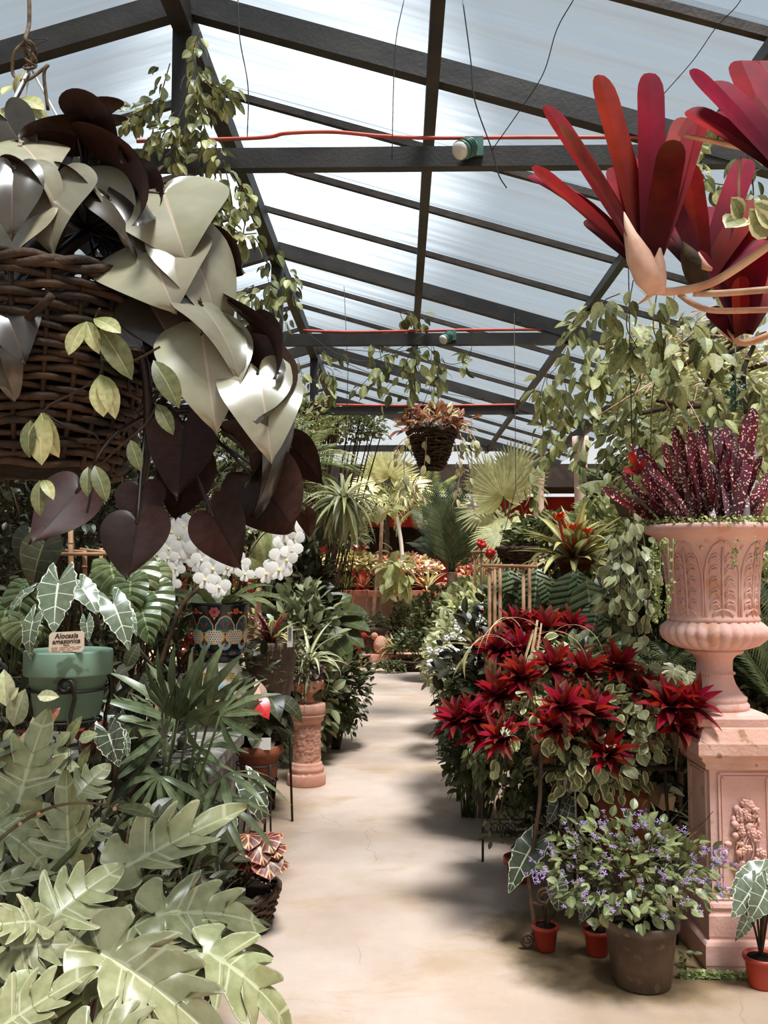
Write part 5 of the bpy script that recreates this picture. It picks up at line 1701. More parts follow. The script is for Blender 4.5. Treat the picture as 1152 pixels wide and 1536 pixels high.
# ------------------------------------------------------------------ green pot with the labelled arrow-leaved plant
GP = P(101, 1076, 3.08)
gp = pot('plastic_pot', 'green plastic pot with a cream name label, on an iron stand at the left', GP, 0.108, 0.142, 0.232, MATS['green_plastic'], 0.006, 0.085)
part(gp, 'label_holder', MB().bar((GP.x - 0.01, GP.y - 0.128, GP.z + 0.2), (GP.x - 0.01, GP.y - 0.128, GP.z + 0.27), 0.006, 0.004, 0, (0, 1, 0)), MATS['tag_white'])
sg = thing('name_sign', 'cream card reading Alocasia amazonica standing in the green pot', 'sign', (GP.x, GP.y - 0.135, GP.z + 0.23))
sc_ = P(100, 963, 2.95)
mbs = MB()
ws, hs, cs = 0.059, 0.034, 0.008
outl = [(-ws + cs, -hs), (ws - cs, -hs), (ws, -hs + cs), (ws, hs - cs), (ws - cs, hs), (-ws + cs, hs), (-ws, hs - cs), (-ws, -hs + cs)]
tl = math.radians(-3)
for y in (-0.0015, 0.0015):
    for x, z in outl:
        mbs.vert((sc_.x + x * math.cos(tl) - z * math.sin(tl) * 0, sc_.y + y, sc_.z + z - x * math.sin(tl)))
mbs.face(list(range(8)), 0, False)
mbs.face(list(range(15, 7, -1)), 0, False)
for i in range(8):
    mbs.face((i, i + 8, (i + 1) % 8 + 8, (i + 1) % 8), 0, False)
part(sg, 'card', mbs, MATS['sign_cream'])


def text(root, s, c, size, mat, rotz=0.0, tilt=0.0, shear=0.0, bold=0.0, align='CENTER'):
    cu = bpy.data.curves.new('lettering', 'FONT')
    cu.body = s
    cu.size = size
    cu.shear = shear
    cu.offset = bold
    cu.extrude = 0.0004
    cu.align_x = align
    cu.align_y = 'CENTER'
    cu.materials.append(mat)
    M = Matrix.Translation(c) @ Matrix.Rotation(rotz, 4, 'Z') @ Matrix.Rotation(PI / 2, 4, 'X') @ Matrix.Rotation(tilt, 4, 'Z')
    tmp = bpy.data.objects.new('lettering_curve', cu)
    COL.objects.link(tmp)
    me = bpy.data.meshes.new_from_object(tmp.evaluated_get(bpy.context.evaluated_depsgraph_get()))
    bpy.data.objects.remove(tmp)
    if not me.materials:
        me.materials.append(mat)
    return put(root, 'lettering', me, M)


f_ = Vector((0, -0.0022, 0))
text(sg, 'Alocasia', sc_ + f_ + Vector((-0.001, 0, 0.0205)), 0.0235, MATS['sign_ink'], 0, -tl, 0.2, 0.0005)
text(sg, 'amazonica', sc_ + f_ + Vector((-0.001, 0, 0.0025)), 0.0225, MATS['sign_ink'], 0, -tl, 0.2, 0.0005)
text(sg, 'Mexico', sc_ + f_ + Vector((0.0, 0, -0.0105)), 0.0068, MATS['sign_ink'], 0, -tl, 0.1)
mb = MB()
for k, (y, segs) in enumerate(((-0.0165, ((-50, -28), (-22, 6), (10, 30), (34, 50))), (-0.0225, ((-50, -30), (-24, -4), (2, 14), (20, 44))), (-0.0285, ((-50, -20), (-14, 22))))):
    for a, b in segs:
        mb.bar(sc_ + f_ + Vector((a / 1000, 0, y - a / 1000 * math.sin(tl))), sc_ + f_ + Vector((b / 1000, 0, y - b / 1000 * math.sin(tl))), 0.0006, 0.0022)
part(sg, 'small_print', mb, MATS['bract'])
alocasia('silver-green arrow-leaved plant with white veins in the green labelled pot', (GP.x, GP.y, GP.z + 0.2),
         [(88, 872, 74, 946, 3.0, 2.92, (-0.1, 0.5, 1), 1.05), (170, 905, 196, 966, 2.98, 2.9, (0.35, 0.5, 1), 0.8), (122, 880, 150, 920, 3.06, 3.0, (0.3, 0.7, 0.8), 0.9), (50, 930, 30, 990, 2.95, 2.9, (-0.4, 0.4, 1), 0.75), (130, 932, 132, 962, 3.0, 2.98, (0.1, 0.4, 1), 0.9), (40, 888, -4, 922, 3.0, 2.95, (-0.3, 0.9, 0.5), 0.7), (120, 886, 90, 862, 3.1, 3.12, (0, 0.8, 0.7), 0.9), (186, 915, 208, 946, 3.05, 3.0, (.4, .5, .8), 0.7)],
         1.0, (3, 2, 3, 2), 21)
alocasia('shaded arrow leaf with pale veins below the green pot', (GP.x + 0.15, 3.15, 0.75),
         [(162, 1098, 178, 1150, 3.02, 2.98, (0.1, 0.6, 0.9), 1.1), (188, 1105, 196, 1136, 3.06, 3.02, (0.6, 0.3, 0.6), 0.5)], 1.0, (0,), 22)
isd = thing('iron_stand', 'wrought iron pot stand with curled uprights holding the green pot', 'stand', (GP.x, GP.y, 0))
mb = MB()
for z in (GP.z - 0.006, GP.z + 0.1):
    q = 0.112 if z < GP.z else 0.13
    mb.tube([(GP.x + q * math.cos(a), GP.y + q * math.sin(a), z) for a in [2 * PI * k / 28 for k in range(28)]], 0.005, 6, closed=True)
mb.bar((GP.x - 0.11, GP.y, GP.z - 0.008), (GP.x + 0.11, GP.y, GP.z - 0.008), 0.02, 0.008)
mb.bar((GP.x, GP.y - 0.11, GP.z - 0.008), (GP.x, GP.y + 0.11, GP.z - 0.008), 0.02, 0.008)
part(isd, 'ring', mb, MATS['iron'])
for a in (-1.25, 0.7, 2.6):
    x, y = GP.x + 0.125 * math.cos(a), GP.y + 0.125 * math.sin(a)
    pts = scroll(Vector((x, y - 0.01, GP.z + 0.12)), 0.028, 1.1, 1, Vector((1, 0, 0)))[::-1] + [(x + 0.028, y, GP.z + 0.08), (x + 0.01, y, GP.z), (x, y, 0.6), (x * 1.02, y, 0.0)]
    part(isd, 'leg', MB().tube(pts, 0.007, 6), MATS['iron'])

# clutter below the pot: plants in small pots on a stone ledge
ld = thing('stone_ledge', 'low grey stone ledge in the shade under the plants on the left', 'ledge', (-1.2, 3.5, 0))
part(ld, 'block', MB().box((-1.25, 3.75, 0.36), (1.0, 0.7, 0.72)), MATS['stone_grey'])
part(ld, 'slab', MB().box((-1.25, 3.75, 0.745), (1.06, 0.76, 0.05)), MATS['stone_grey'])
for px, py, d, rp, lab in ((145, 1120, 3.5, 0.07, 'left red pot on the stone ledge below the green pot'), (175, 1095, 3.7, 0.06, 'small red pot on the stone ledge right of the green pot'), (12, 1130, 3.4, 0.08, 'red pot at the left edge behind the lobed leaves')):
    c = P(px, py, d)
    c.z = 0.77
    pot('flower_pot', lab, c, rp * 0.75, rp, 0.12, MATS['red_plastic'])
r = random.Random(41)
mx = thing('mixed_leaves', 'olive and russet upright leaves growing between the green pot and the lobed leaves', 'plant', P(110, 1150, 2.7))
for bx, by, tx, ty, k in ((66, 1098, 78, 1064, 'a'), (100, 1120, 112, 1078, 'b'), (120, 1160, 126, 1122, 'b'), (80, 1150, 112, 1148, 'c'), (84, 1118, 100, 1100, 'c'), (78, 1135, 104, 1126, 'c'), (118, 1110, 140, 1100, 'c'), (82, 1160, 96, 1138, 'c'), (60, 1110, 50, 1080, 'c'), (20, 1090, 30, 1040, 'c'), (10, 1060, 4, 1010, 'p'), (14, 1050, 22, 1034, 'p'), (56, 1044, 82, 1042, 'p'), (30, 1130, 44, 1096, 'p'), (4, 1110, 14, 1096, 'c')):
    b, t = P(bx, by, 2.72), P(tx, ty, 2.7)
    L = (t - b).length * 1.1
    me = {'a': E['copper_leaf'], 'b': E_OLIVE[0], 'c': E['grey_green'], 'p': E['pale_leaf']}[k]
    put(mx, 'leaf', me, frame(b, t - b, (r.uniform(-.4, .4), -1, 0.5), L, L, L))
part(mx, 'stems', twigs((-0.98, 2.75, 0.95), (0.16, 0.08, 0.14), (-0.98, 2.75, 0.5), r, 14, 0.002), MATS['stem_dark'], 'stuff')
shrub('shade_plant', 'dark tangled plant under and behind the green pot', 'plant', (-1.35, 3.5, 0.75), (0.6, 0.45, 0.45), [E['dark_leaf'], E['lance_dark']], 900, 0.1, 42, base=(-1.3, 3.5, 0), nt=20)
shrub('shade_plant', 'dark ground plant behind the lobed leaves at the lower left', 'plant', (-1.0, 2.75, 0.42), (0.55, 0.4, 0.42), [E['dark_leaf'], E['lance_dark']], 800, 0.09, 43, base=(-1.0, 2.75, 0), nt=20)

# ------------------------------------------------------------------ lady palm
rp_ = thing('lady_palm', 'dark green lady palm with narrow finger leaves, left of the stone block', 'palm', (-0.98, 3.35, 0))
r = random.Random(51)
RH = [fan_mesh('palm_fan', [MATS['rhapis']], 7, s, 0.075, dr, 0.2, k) for k, (s, dr) in enumerate(((2.3, 0.25), (2.9, 0.5), (3.4, 0.7)))]
PFAN = [(266, 1066, 250, 985, 0.95, 0), (262, 1070, 215, 1000, 0.9, 1), (300, 1045, 340, 985, 1.0, 0), (330, 1060, 372, 1020, 0.9, 1), (335, 1150, 372, 1148, 0.8, 2), (330, 1190, 352, 1230, 0.8, 2), (290, 1170, 300, 1240, 0.8, 2), (240, 1150, 200, 1210, 0.8, 2), (230, 1110, 180, 1080, 0.9, 1), (245, 1085, 195, 1050, 0.9, 1), (300, 1110, 330, 1090, 0.8, 1), (270, 1130, 262, 1180, 0.8, 2), (310, 1075, 322, 1010, 0.95, 0), (285, 1060, 282, 990, 0.95, 0), (235, 1130, 170, 1130, 0.8, 2), (210, 1110, 165, 1050, 0.8, 1), (240, 1200, 225, 1260, 0.7, 2), (290, 1210, 280, 1265, 0.7, 2), (250, 1095, 235, 1040, 0.9, 0)]
for bx, by, tx, ty, k, q in PFAN:
    d = 3.3 + r.uniform(-.14, .12)
    b, t = P(bx, by + 14, d), P(tx, ty + 14, d - r.uniform(0.02, 0.16))
    L = max((t - b).length * 1.25, 0.2)
    put(rp_, 'leaf', RH[q], frame(b, t - b, Vector((r.uniform(-.4, .4), -0.7, 0.8)), L))
    part(rp_, 'cane', MB().tube(arc([(-0.98 + r.uniform(-.12, .12), 3.38 + r.uniform(-.08, .08), 0), Vector((-0.98, 3.38, 0)).lerp(b, 0.6) + Vector((r.uniform(-.04, .04), 0, 0.02)), b], 4), 0.005, 5), MATS['stem_green'])

# ------------------------------------------------------------------ stone block carrying the painted pot
bl = thing('stone_block', 'rough grey stone block with a pale top under the painted ceramic pot', 'block', (-0.93, 4.62, 0))
rs = random.Random(4)
mb = MB()
nx_, nz_ = 6, 9
for (ox, oy, ux, uy, n_) in ((-1.22, 4.42, 1, 0, 7), (-0.80, 4.42, 0, 1, 7), (-0.80, 4.84, -1, 0, 7), (-1.22, 4.84, 0, -1, 7)):
    s0 = len(mb.v)
    for i in range(nz_ + 1):
        for j in range(n_ + 1):
            u, z = 0.42 * j / n_, 0.8 * i / nz_
            e_ = 0 if j in (0, n_) else rs.uniform(-0.012, 0.012)
            mb.vert((ox + ux * u + uy * e_, oy + uy * u - ux * e_, z))
    for i in range(nz_):
        for j in range(n_):
            mb.face((s0 + i * (n_ + 1) + j, s0 + i * (n_ + 1) + j + 1, s0 + (i + 1) * (n_ + 1) + j + 1, s0 + (i + 1) * (n_ + 1) + j), 0, False)
part(bl, 'body', mb, MATS['stone_grey'])
part(bl, 'top_slab', MB().box((-0.985, 4.63, 0.832), (0.46, 0.46, 0.065), taper=0.97), MATS['clay_cap'])

# painted pot: lower stand and upper jar, motifs laid on the glaze
TX, TY = -0.935, 4.62
tp = thing('painted_stand', 'small cream painted ceramic foot with dotted bands under the dark painted pot', 'stand', (TX, TY, 0.865))
SPROF = [(0.142, 0.866), (0.145, 0.875), (0.138, 0.9), (0.126, 0.96), (0.112, 1.01), (0.098, 1.03), (0.1, 1.045)]
part(tp, 'body', MB().lathe(SPROF, 40, (TX, TY, 0)), MATS['glaze_cream'])
JPROF = [(0.09, 1.046), (0.1, 1.05), (0.1, 1.062), (0.096, 1.066), (0.118, 1.09), (0.134, 1.13), (0.139, 1.19), (0.139, 1.25), (0.142, 1.3), (0.15, 1.335), (0.152, 1.345), (0.146, 1.35), (0.134, 1.34), (0.13, 1.3)]
jr = thing('painted_pot', 'dark painted ceramic pot with teal fans, dotted ovals and flowers, holding white orchids', 'pot', (TX, TY, 1.046))
jbody = part(jr, 'body', MB().lathe(JPROF, 48, (TX, TY, 0)), MATS['glaze_dark'])
part(jr, 'soil', MB().lathe([(0.132, 0), (0.13, 0.01), (0.04, 0.014)], 20, (TX, TY, 1.32)), MATS['soil'])


def rad(prof, z):
    for (r0, z0), (r1, z1) in zip(prof[:-1], prof[1:]):
        if z0 <= z <= z1 and z1 > z0:
            return r0 + (r1 - r0) * (z - z0) / (z1 - z0)
    return prof[-1][0]


def decal(mb, prof, a0, z0, pts, o, mat):
    """Flat glaze patch: pts are (along, up) metres round (angle a0, height z0)."""
    cu, cz = sum(p[0] for p in pts) / len(pts), sum(p[1] for p in pts) / len(pts)

    def q(u, z):
        zz = z0 + z
        k = rad(prof, zz)
        a = a0 + u / max(k, 0.05)
        k += o
        return (TX + k * math.sin(a), TY - k * math.cos(a), zz)
    c = mb.vert(q(cu, cz))
    ring = [mb.vert(q(*p)) for p in pts]
    mid = [mb.vert(q(cu + (p[0] - cu) * .5, cz + (p[1] - cz) * .5)) for p in pts]
    n = len(pts)
    for i in range(n):
        mb.face((c, mid[i], mid[(i + 1) % n]), mat)
        mb.face((mid[i], ring[i], ring[(i + 1) % n], mid[(i + 1) % n]), mat)


def circ(x, y, rx, ry=None, n=14, a0=0, a1=2 * PI):
    ry = rx if ry is None else ry
    return [(x + rx * math.cos(a0 + (a1 - a0) * k / n), y + ry * math.sin(a0 + (a1 - a0) * k / n)) for k in range(n)]


FAN = [(-0.052, 0.0), (0.0, -0.012), (0.052, 0.0), (0.05, 0.028), (0.038, 0.045), (0.03, 0.06), (0.016, 0.068), (0.0, 0.074), (-0.016, 0.068), (-0.03, 0.06), (-0.038, 0.045), (-0.05, 0.028)]
gm = [MATS[k] for k in ('glaze_peach', 'glaze_teal', 'glaze_yellow', 'glaze_cream', 'glaze_dark', 'glaze_blue', 'glaze_red', 'glaze_orange', 'glaze_pink', 'glaze_green')]
NM = 8
for k in range(NM):
    a = 2 * PI * (k + 0.5) / NM - 0.02
    fan, ov, fl = MB(), MB(), MB()
    decal(fan, JPROF, a, 1.21, [(x * 1.0, y * 1.06) for x, y in FAN], 0.0012, 0)
    decal(fan, JPROF, a, 1.212, [(x * .88, y * .92) for x, y in FAN], 0.002, 1)
    for q, c in ((-0.017, 6), (0.017, 6), (-0.034, 9), (0.034, 9), (0, 9)):
        decal(fan, JPROF, a, 1.212, [(q * 0.2, 0.006), (q - 0.007, 0.036), (q, 0.05 - abs(q) * .5), (q + 0.007, 0.036)], 0.0028, c)
    part(jbody, 'fan_motif', fan, gm)
    b = 2 * PI * k / NM - 0.02
    decal(ov, JPROF, b, 1.18, circ(0, 0, 0.054, 0.04), 0.0012, 2)
    decal(ov, JPROF, b, 1.18, circ(0, 0, 0.044, 0.033), 0.002, 3)
    for i in range(-3, 4):
        for j in range(-2, 3):
            x, y = i * 0.012 + (j % 2) * 0.006, j * 0.0115
            if (x / 0.042) ** 2 + (y / 0.031) ** 2 < 0.95:
                decal(ov, JPROF, b, 1.18, circ(x, y, 0.0036, 0.0036, 4), 0.0028, 4)
    part(jbody, 'dotted_oval', ov, gm)
    for q in range(7):
        e = PI + PI * (q + 0.5) / 7
        decal(fl, JPROF, a, 1.135, circ(0.026 * math.cos(e), 0.012 + 0.026 * math.sin(e), 0.008, 0.011, 8), 0.0013, 5)
    decal(fl, JPROF, a, 1.135, circ(0, 0.012, 0.016, 0.012, 9, PI, 2 * PI), 0.002, 6)
    part(jbody, 'daisy_motif', fl, gm)
    tpm = MB()
    if k % 2 == 0:
        for q in range(6):
            e = 2 * PI * q / 6
            decal(tpm, JPROF, b, 1.305, circ(0.018 * math.cos(e), 0.016 * math.sin(e), 0.011, 0.011, 8), 0.0015, 8)
        decal(tpm, JPROF, b, 1.305, circ(0, 0, 0.01, 0.01, 8), 0.0024, 6)
        decal(tpm, JPROF, b, 1.275, [(-0.008, 0.004), (0, -0.012), (0.008, 0.004)], 0.002, 2)
    else:
        for q in range(5):
            e = 2 * PI * q / 5
            decal(tpm, JPROF, b, 1.308, circ(0.011 * math.cos(e), 0.011 * math.sin(e), 0.007, 0.007, 7), 0.0015, 7)
        decal(tpm, JPROF, b, 1.308, circ(0, 0, 0.006, 0.006, 7), 0.0024, 6)
        for s_ in (-1, 1):
            for q in range(5):
                decal(tpm, JPROF, b, 1.3, circ(s_ * (0.022 + q * 0.005), 0.004 * math.sin(q * 1.6), 0.004, 0.003, 6), 0.0014, 0)
    part(jbody, 'flower_motif', tpm, gm)
gap = MB()
for k in range(10):
    a = 2 * PI * k / 10
    dt = MB()
    decal(gap, SPROF, a, 0.98, circ(0, 0, 0.032, 0.022), 0.0012, 2 if k % 2 else 3)
    for i in range(-2, 3):
        for j in range(-1, 2):
            decal(gap, SPROF, a, 0.98, circ(i * 0.011 + (j % 2) * 0.005, j * 0.011, 0.0035, 0.0035, 4), 0.002, 4)
    for q in range(5):
        e = PI * (q + 0.5) / 5
        decal(gap, SPROF, a + 0.3, 0.915, circ(0.022 * math.cos(e), 0.018 * math.sin(e), 0.007, 0.009, 7), 0.0013, 5)
    decal(gap, SPROF, a + 0.3, 0.915, circ(0, 0, 0.012, 0.01, 8), 0.002, 6 if k % 2 else 1)
part(tp, 'painted_bands', gap, gm, 'stuff')
mbk = MB().lathe([(0.099, 1.043), (0.101, 1.046), (0.101, 1.05)], 32, (TX, TY, 0))

# white moth orchids
oc = thing('white_orchid', 'white moth orchids with arching sprays of round flowers in the painted pot', 'orchid', (TX, TY, 1.33))
r = random.Random(61)
LS = [strap('orchid_leaf', m, 0.13, b, 0.2, 10, False, 3) for m, b in (('mid_leaf', 1.0), ('deep_leaf', 1.4), ('mid_leaf', 0.6))]
for tx, ty, d in ((420, 876, 4.5), (405, 900, 4.4), (392, 856, 4.6), (280, 880, 4.4), (248, 905, 4.5), (300, 862, 4.7), (390, 910, 4.7), (340, 852, 4.8), (420, 900, 4.7), (230, 880, 4.7), (375, 870, 4.3)):
    t = P(tx, ty, d)
    b = Vector((TX + (t.x - TX) * 0.25, TY + (t.y - TY) * 0.25, 1.335))
    L = (t - b).length * 1.12
    put(oc, 'leaf', LS[r.randrange(3)], frame(b, t - b + Vector((0, 0, 0.10)), (r.uniform(-.2, .2), -0.3, 1), L * 1.1, L, L))
petal = MB()
for k, (a, L, w) in enumerate(((0.0, 1.0, 0.95), (PI, 1.0, 0.95), (PI / 2, 0.9, 0.62), (-PI / 4 - 0.45, 0.85, 0.55), (-3 * PI / 4 + 0.45, 0.85, 0.55))):
    c = (0.5 * L * math.cos(a), 0.5 * L * math.sin(a))
    s0 = petal.vert((0, 0, 0.02 * (k % 2)))
    ring = []
    for j in range(9):
        e = 2 * PI * j / 9
        u, v = 0.52 * L * math.cos(e), 0.5 * w * math.sin(e)
        x = c[0] + u * math.cos(a) - v * math.sin(a)
        y = c[1] + u * math.sin(a) + v * math.cos(a)
        ring.append(petal.vert((x, y, 0.10 * (x * x + y * y) + (0.04 if k < 2 else 0))))
    m = petal.vert((c[0], c[1], 0.12 + (0.04 if k < 2 else 0)))
    for j in range(9):
        petal.face((m, ring[j], ring[(j + 1) % 9]))
petal.blob((0, -0.12, 0.12), (0.12, 0.16, 0.14), 6, 4, 1)
orf = petal.mesh('orchid_flower', [MATS['white_petal'], MATS['petal_yellow']])


def spray(pts, n, size, d, side=0.028, span=(0.35, 1.0)):
    path = arc([P(x, y, dd) for x, y, dd in pts], 8)
    part(oc, 'flower_stem', MB().tube(path, 0.0035, 5), MATS['stem_green'])
    for k in range(n):
        t = span[0] + (span[1] - span[0]) * k / max(1, n - 1)
        q = t * (len(path) - 1.001)
        a = int(q)
        p = path[a].lerp(path[a + 1], q - a)
        p = p + Vector((side * (1 if k % 2 else -1) * r.uniform(.6, 1.1), -0.03 + r.uniform(-.02, .02), r.uniform(-.01, .01)))
        f = Vector((r.uniform(-.35, .35), -1, r.uniform(-.25, .15)))
        up_ = Vector((r.uniform(-.25, .25), 0, 1))
        put(oc, 'flower', orf, frame(p, up_, f, size * 1.18 * r.uniform(0.88, 1.1)))


spray([(350, 895, 4.6), (365, 850, 4.55), (392, 805, 4.45), (420, 788, 4.35), (436, 800, 4.3), (432, 830, 4.28), (408, 862, 4.26)], 13, 0.05, 4.4, 0.024, (0.52, 1.0))
spray([(330, 895, 4.6), (318, 840, 4.6), (300, 790, 4.55), (268, 798, 4.5), (245, 830, 4.45), (238, 880, 4.45)], 11, 0.058, 4.5, 0.03, (0.5, 1.0))
spray([(322, 895, 4.6), (316, 850, 4.5), (312, 815, 4.45), (312, 845, 4.35), (324, 880, 4.3)], 8, 0.058, 4.4, 0.034, (0.35, 1.0))
spray([(335, 895, 4.65), (350, 840, 4.75), (362, 790, 4.8), (368, 768, 4.8), (374, 785, 4.78)], 6, 0.052, 4.8, 0.026, (0.6, 1.0))
spray([(330, 895, 4.6), (310, 830, 4.7), (288, 800, 4.7), (276, 820, 4.65)], 4, 0.055, 4.7, 0.03, (0.6, 1.0))
for x, y in ((362, 842), (352, 848), (368, 860), (252, 836), (264, 852), (246, 862), (258, 874), (270, 836), (296, 846), (308, 858), (286, 834), (330, 838), (342, 852), (316, 872), (326, 884), (300, 826), (240, 846)):
    put(oc, 'flower', orf, frame(P(x, y, 4.42), (0.2, 0, 1), (0.1, -1, 0), 0.05))

# ------------------------------------------------------------------ anthurium in a ring holder on the block
AP = P(388, 1168, 4.3)
ap = pot('clay_pot', 'orange terracotta pot with a white tag, held in an iron ring beside the stone block', AP, 0.083, 0.106, 0.165, MATS['terracotta_dark'], 0.012, 0.045)
part(ap, 'tag', MB().box((AP.x + 0.03, AP.y - 0.11, AP.z + 0.185), (0.085, 0.004, 0.055), M=None), MATS['tag_white'])
ir = thing('iron_ring', 'wrought iron ring bracket on legs holding the anthurium pot', 'stand', (AP.x, AP.y, 0))
mb = MB().tube([(AP.x + 0.107 * math.cos(a), AP.y + 0.107 * math.sin(a), AP.z + 0.075) for a in [2 * PI * k / 26 for k in range(26)]], 0.0045, 6, closed=True)
mb.tube([(AP.x + 0.09 * math.cos(a), AP.y + 0.09 * math.sin(a), AP.z - 0.006) for a in [2 * PI * k / 26 for k in range(26)]], 0.0045, 6, closed=True)
mb.bar((AP.x - 0.09, AP.y, AP.z - 0.008), (AP.x + 0.09, AP.y, AP.z - 0.008), 0.02, 0.006)
part(ir, 'rings', mb, MATS['iron'])
for a in (-0.9, 1.2, 3.3):
    x, y = AP.x + 0.108 * math.cos(a), AP.y + 0.108 * math.sin(a)
    part(ir, 'leg', MB().tube([(x, y, AP.z + 0.085), (x, y, AP.z - 0.02), (x + 0.01, y, 0.1), (x + 0.02, y, 0)], 0.005, 6), MATS['iron'])
an = thing('anthurium', 'anthurium with one glossy red flower in the terracotta pot by the stone block', 'plant', (AP.x, AP.y, AP.z + 0.14))
HS = leafmesh('heart_flower', *HEART, [MATS['petal_red']], ns=3, bend=0.6, fold=-0.05, cup=-0.3)
b, t = P(388, 1052, 4.2), P(402, 1074, 4.15)
put(an, 'flower', HS, frame(b, t - b, (0.15, -1, 0.5), 0.105, 0.1, 0.1))
b, t = P(392, 1042, 4.22), P(384, 1020, 4.22)
put(an, 'flower', leafmesh('spathe', *HEART, [MATS['petal_peach']], ns=2, bend=0.4, fold=0.2), frame(b, t - b, (0, -1, 0.2), 0.07, 0.08, 0.08))
b, t = P(412, 1064, 4.25), P(420, 1070, 4.25)
put(an, 'flower', HS, frame(b, t - b, (0.3, -1, .3), 0.04))
part(an, 'flower_stem', MB().tube(arc([(AP.x, AP.y, AP.z + 0.14), P(388, 1090, 4.28), P(388, 1052, 4.21)], 5), 0.003, 5), MATS['stem_brown'])
r = random.Random(63)
AD = leafmesh('anthurium_leaf', *HEART, [MATS['dark_leaf']], ns=2, bend=0.8, fold=0.15)
for k in range(26):
    a = r.uniform(0, 2 * PI)
    e = Vector((AP.x + r.uniform(.02, .13) * math.cos(a) + 0.01, AP.y + r.uniform(.02, .12) * math.sin(a), AP.z + r.uniform(.2, .42)))
    put(an, 'leaf', AD, frame(e, (math.cos(a), math.sin(a), -0.5), (0, -0.3, 1), r.uniform(0.09, 0.14)))
mb = MB()
for k in range(14):
    a = r.uniform(0, 2 * PI)
    mb.tube([(AP.x, AP.y, AP.z + .13), (AP.x + .08 * math.cos(a), AP.y + .08 * math.sin(a), AP.z + .35)], 0.003, 4)
part(an, 'stems', mb, MATS['stem_green'], 'stuff')

# ------------------------------------------------------------------ wicker tray of begonias on the floor, and neighbours
WB = P(345, 1352, 3.86)
WB.z = 0.0
wb_ = thing('wicker_basket', 'low brown wicker basket of begonias on the path edge, lower left', 'basket', WB)
wicker_basket(wb_, Vector((WB.x, WB.y, 0.004)), 0.16, 0.205, 0.155, 11, 'wicker_dark', 64, 24, 0.008, 0.008)
bg = thing('begonia', 'begonia with russet leaves and pale star veins in the low wicker basket', 'begonia', (WB.x, WB.y, 0.14))
r = random.Random(65)
BEG = leafmesh('begonia_leaf', [(0.0, 0.0), (0.1, -0.3), (0.3, -0.38), (0.5, -0.25), (0.55, 0.0), (0.52, 0.25), (0.4, 0.45), (0.22, 0.6), (0.0, 0.75)], [0.0, 0.0, 0.0, 0.01, 0.02, 0.03, 0.06, 0.2, 0.75], [MATS['begonia']], ns=3, bend=1.0, fold=0.05, wave=0.05, wk=5, cup=-0.3)
for bx, by, tx, ty, s in ((398, 1258, 412, 1276, 1), (410, 1270, 420, 1284, .9), (376, 1262, 380, 1284, 1.1), (400, 1288, 404, 1304, 1.1), (368, 1288, 376, 1304, 1.1), (388, 1270, 396, 1290, 1), (352, 1258, 346, 1276, 1), (372, 1252, 374, 1268, 1), (416, 1292, 420, 1306, .8), (340, 1270, 332, 1290, 1), (390, 1256, 392, 1264, .9), (360, 1274, 362, 1290, 1), (330, 1256, 320, 1272, 1), (408, 1256, 416, 1268, .8)):
    b, t = P(bx, by, 3.8 + r.uniform(-.06, .06)), P(tx, ty, 3.7)
    put(bg, 'leaf', BEG, frame(b, t - b, (r.uniform(-.3, .4), -0.6, 1), 0.115 * s))
    part(bg, 'petiole', MB().tube([(WB.x + r.uniform(-.06, .06), WB.y, 0.13), b], 0.003, 4), MATS['stem_brown'])
alocasia('arrow-leaved plant with a tall white-veined leaf leaning out over the path', (WB.x + 0.03, WB.y + 0.02, 0.14),
         [(374, 1176, 408, 1240, 3.8, 3.74, (0.4, 0.4, 1), 0.8), (330, 1268, 326, 1326, 3.62, 3.56, (-0.1, 0.5, 1), 1.0), (345, 1232, 340, 1262, 3.7, 3.66, (0, .7, .8), 1.2), (356, 1222, 372, 1218, 3.86, 3.84, (0, 1, .3), 1.0)], 1.0, (1, 0, 1, 0), 66)
p4 = P(294, 1398, 3.66)
p4.z = 0
pot('flower_pot', 'red pot on the floor left of the begonia basket', p4, 0.05, 0.064, 0.11, MATS['red_plastic'], 0.006, 0.02)
tc = P(262, 1398, 3.5)
tc.z = 0
pt = thing('painted_pot', 'squat painted pot with red and orange flowers, half hidden behind the lobed leaves', 'pot', tc)
part(pt, 'body', MB().lathe([(0.09, 0), (0.11, 0.03), (0.125, 0.12), (0.12, 0.2), (0.13, 0.25), (0.122, 0.255), (0.11, 0.22)], 32, tc), MATS['glaze_dark'])
mb = MB()
TXs, TYs = TX, TY
TX, TY = tc.x, tc.y
QP = [(0.09, 0), (0.11, 0.03), (0.125, 0.12), (0.12, 0.2), (0.13, 0.25)]
for k in range(12):
    a = 2 * PI * k / 12
    for z, c in ((0.06, 6), (0.14, 7), (0.21, 6)):
        for q in range(6):
            e = 2 * PI * q / 6
            decal(mb, QP, a + z * 3, z, circ(0.013 * math.cos(e), 0.013 * math.sin(e), 0.009, 0.009, 7), 0.0014, c)
        decal(mb, QP, a + z * 3, z, circ(0, 0, 0.007, 0.007, 7), 0.0022, 2 if c == 6 else 5)
        decal(mb, QP, a + z * 3 + 0.25, z + 0.02, circ(0, 0, 0.008, 0.012, 7), 0.0014, 5 if c == 7 else 9)
part(pt, 'painted_flowers', mb, gm, 'stuff')
TX, TY = TXs, TYs
shrub('shade_plant', 'dark leafy plant in the squat painted pot behind the lobed leaves', 'plant', (tc.x - 0.02, tc.y + 0.05, 0.36), (0.2, 0.18, 0.16), [E['dark_leaf']], 160, 0.09, 67, base=(tc.x, tc.y, 0.22), nt=8)

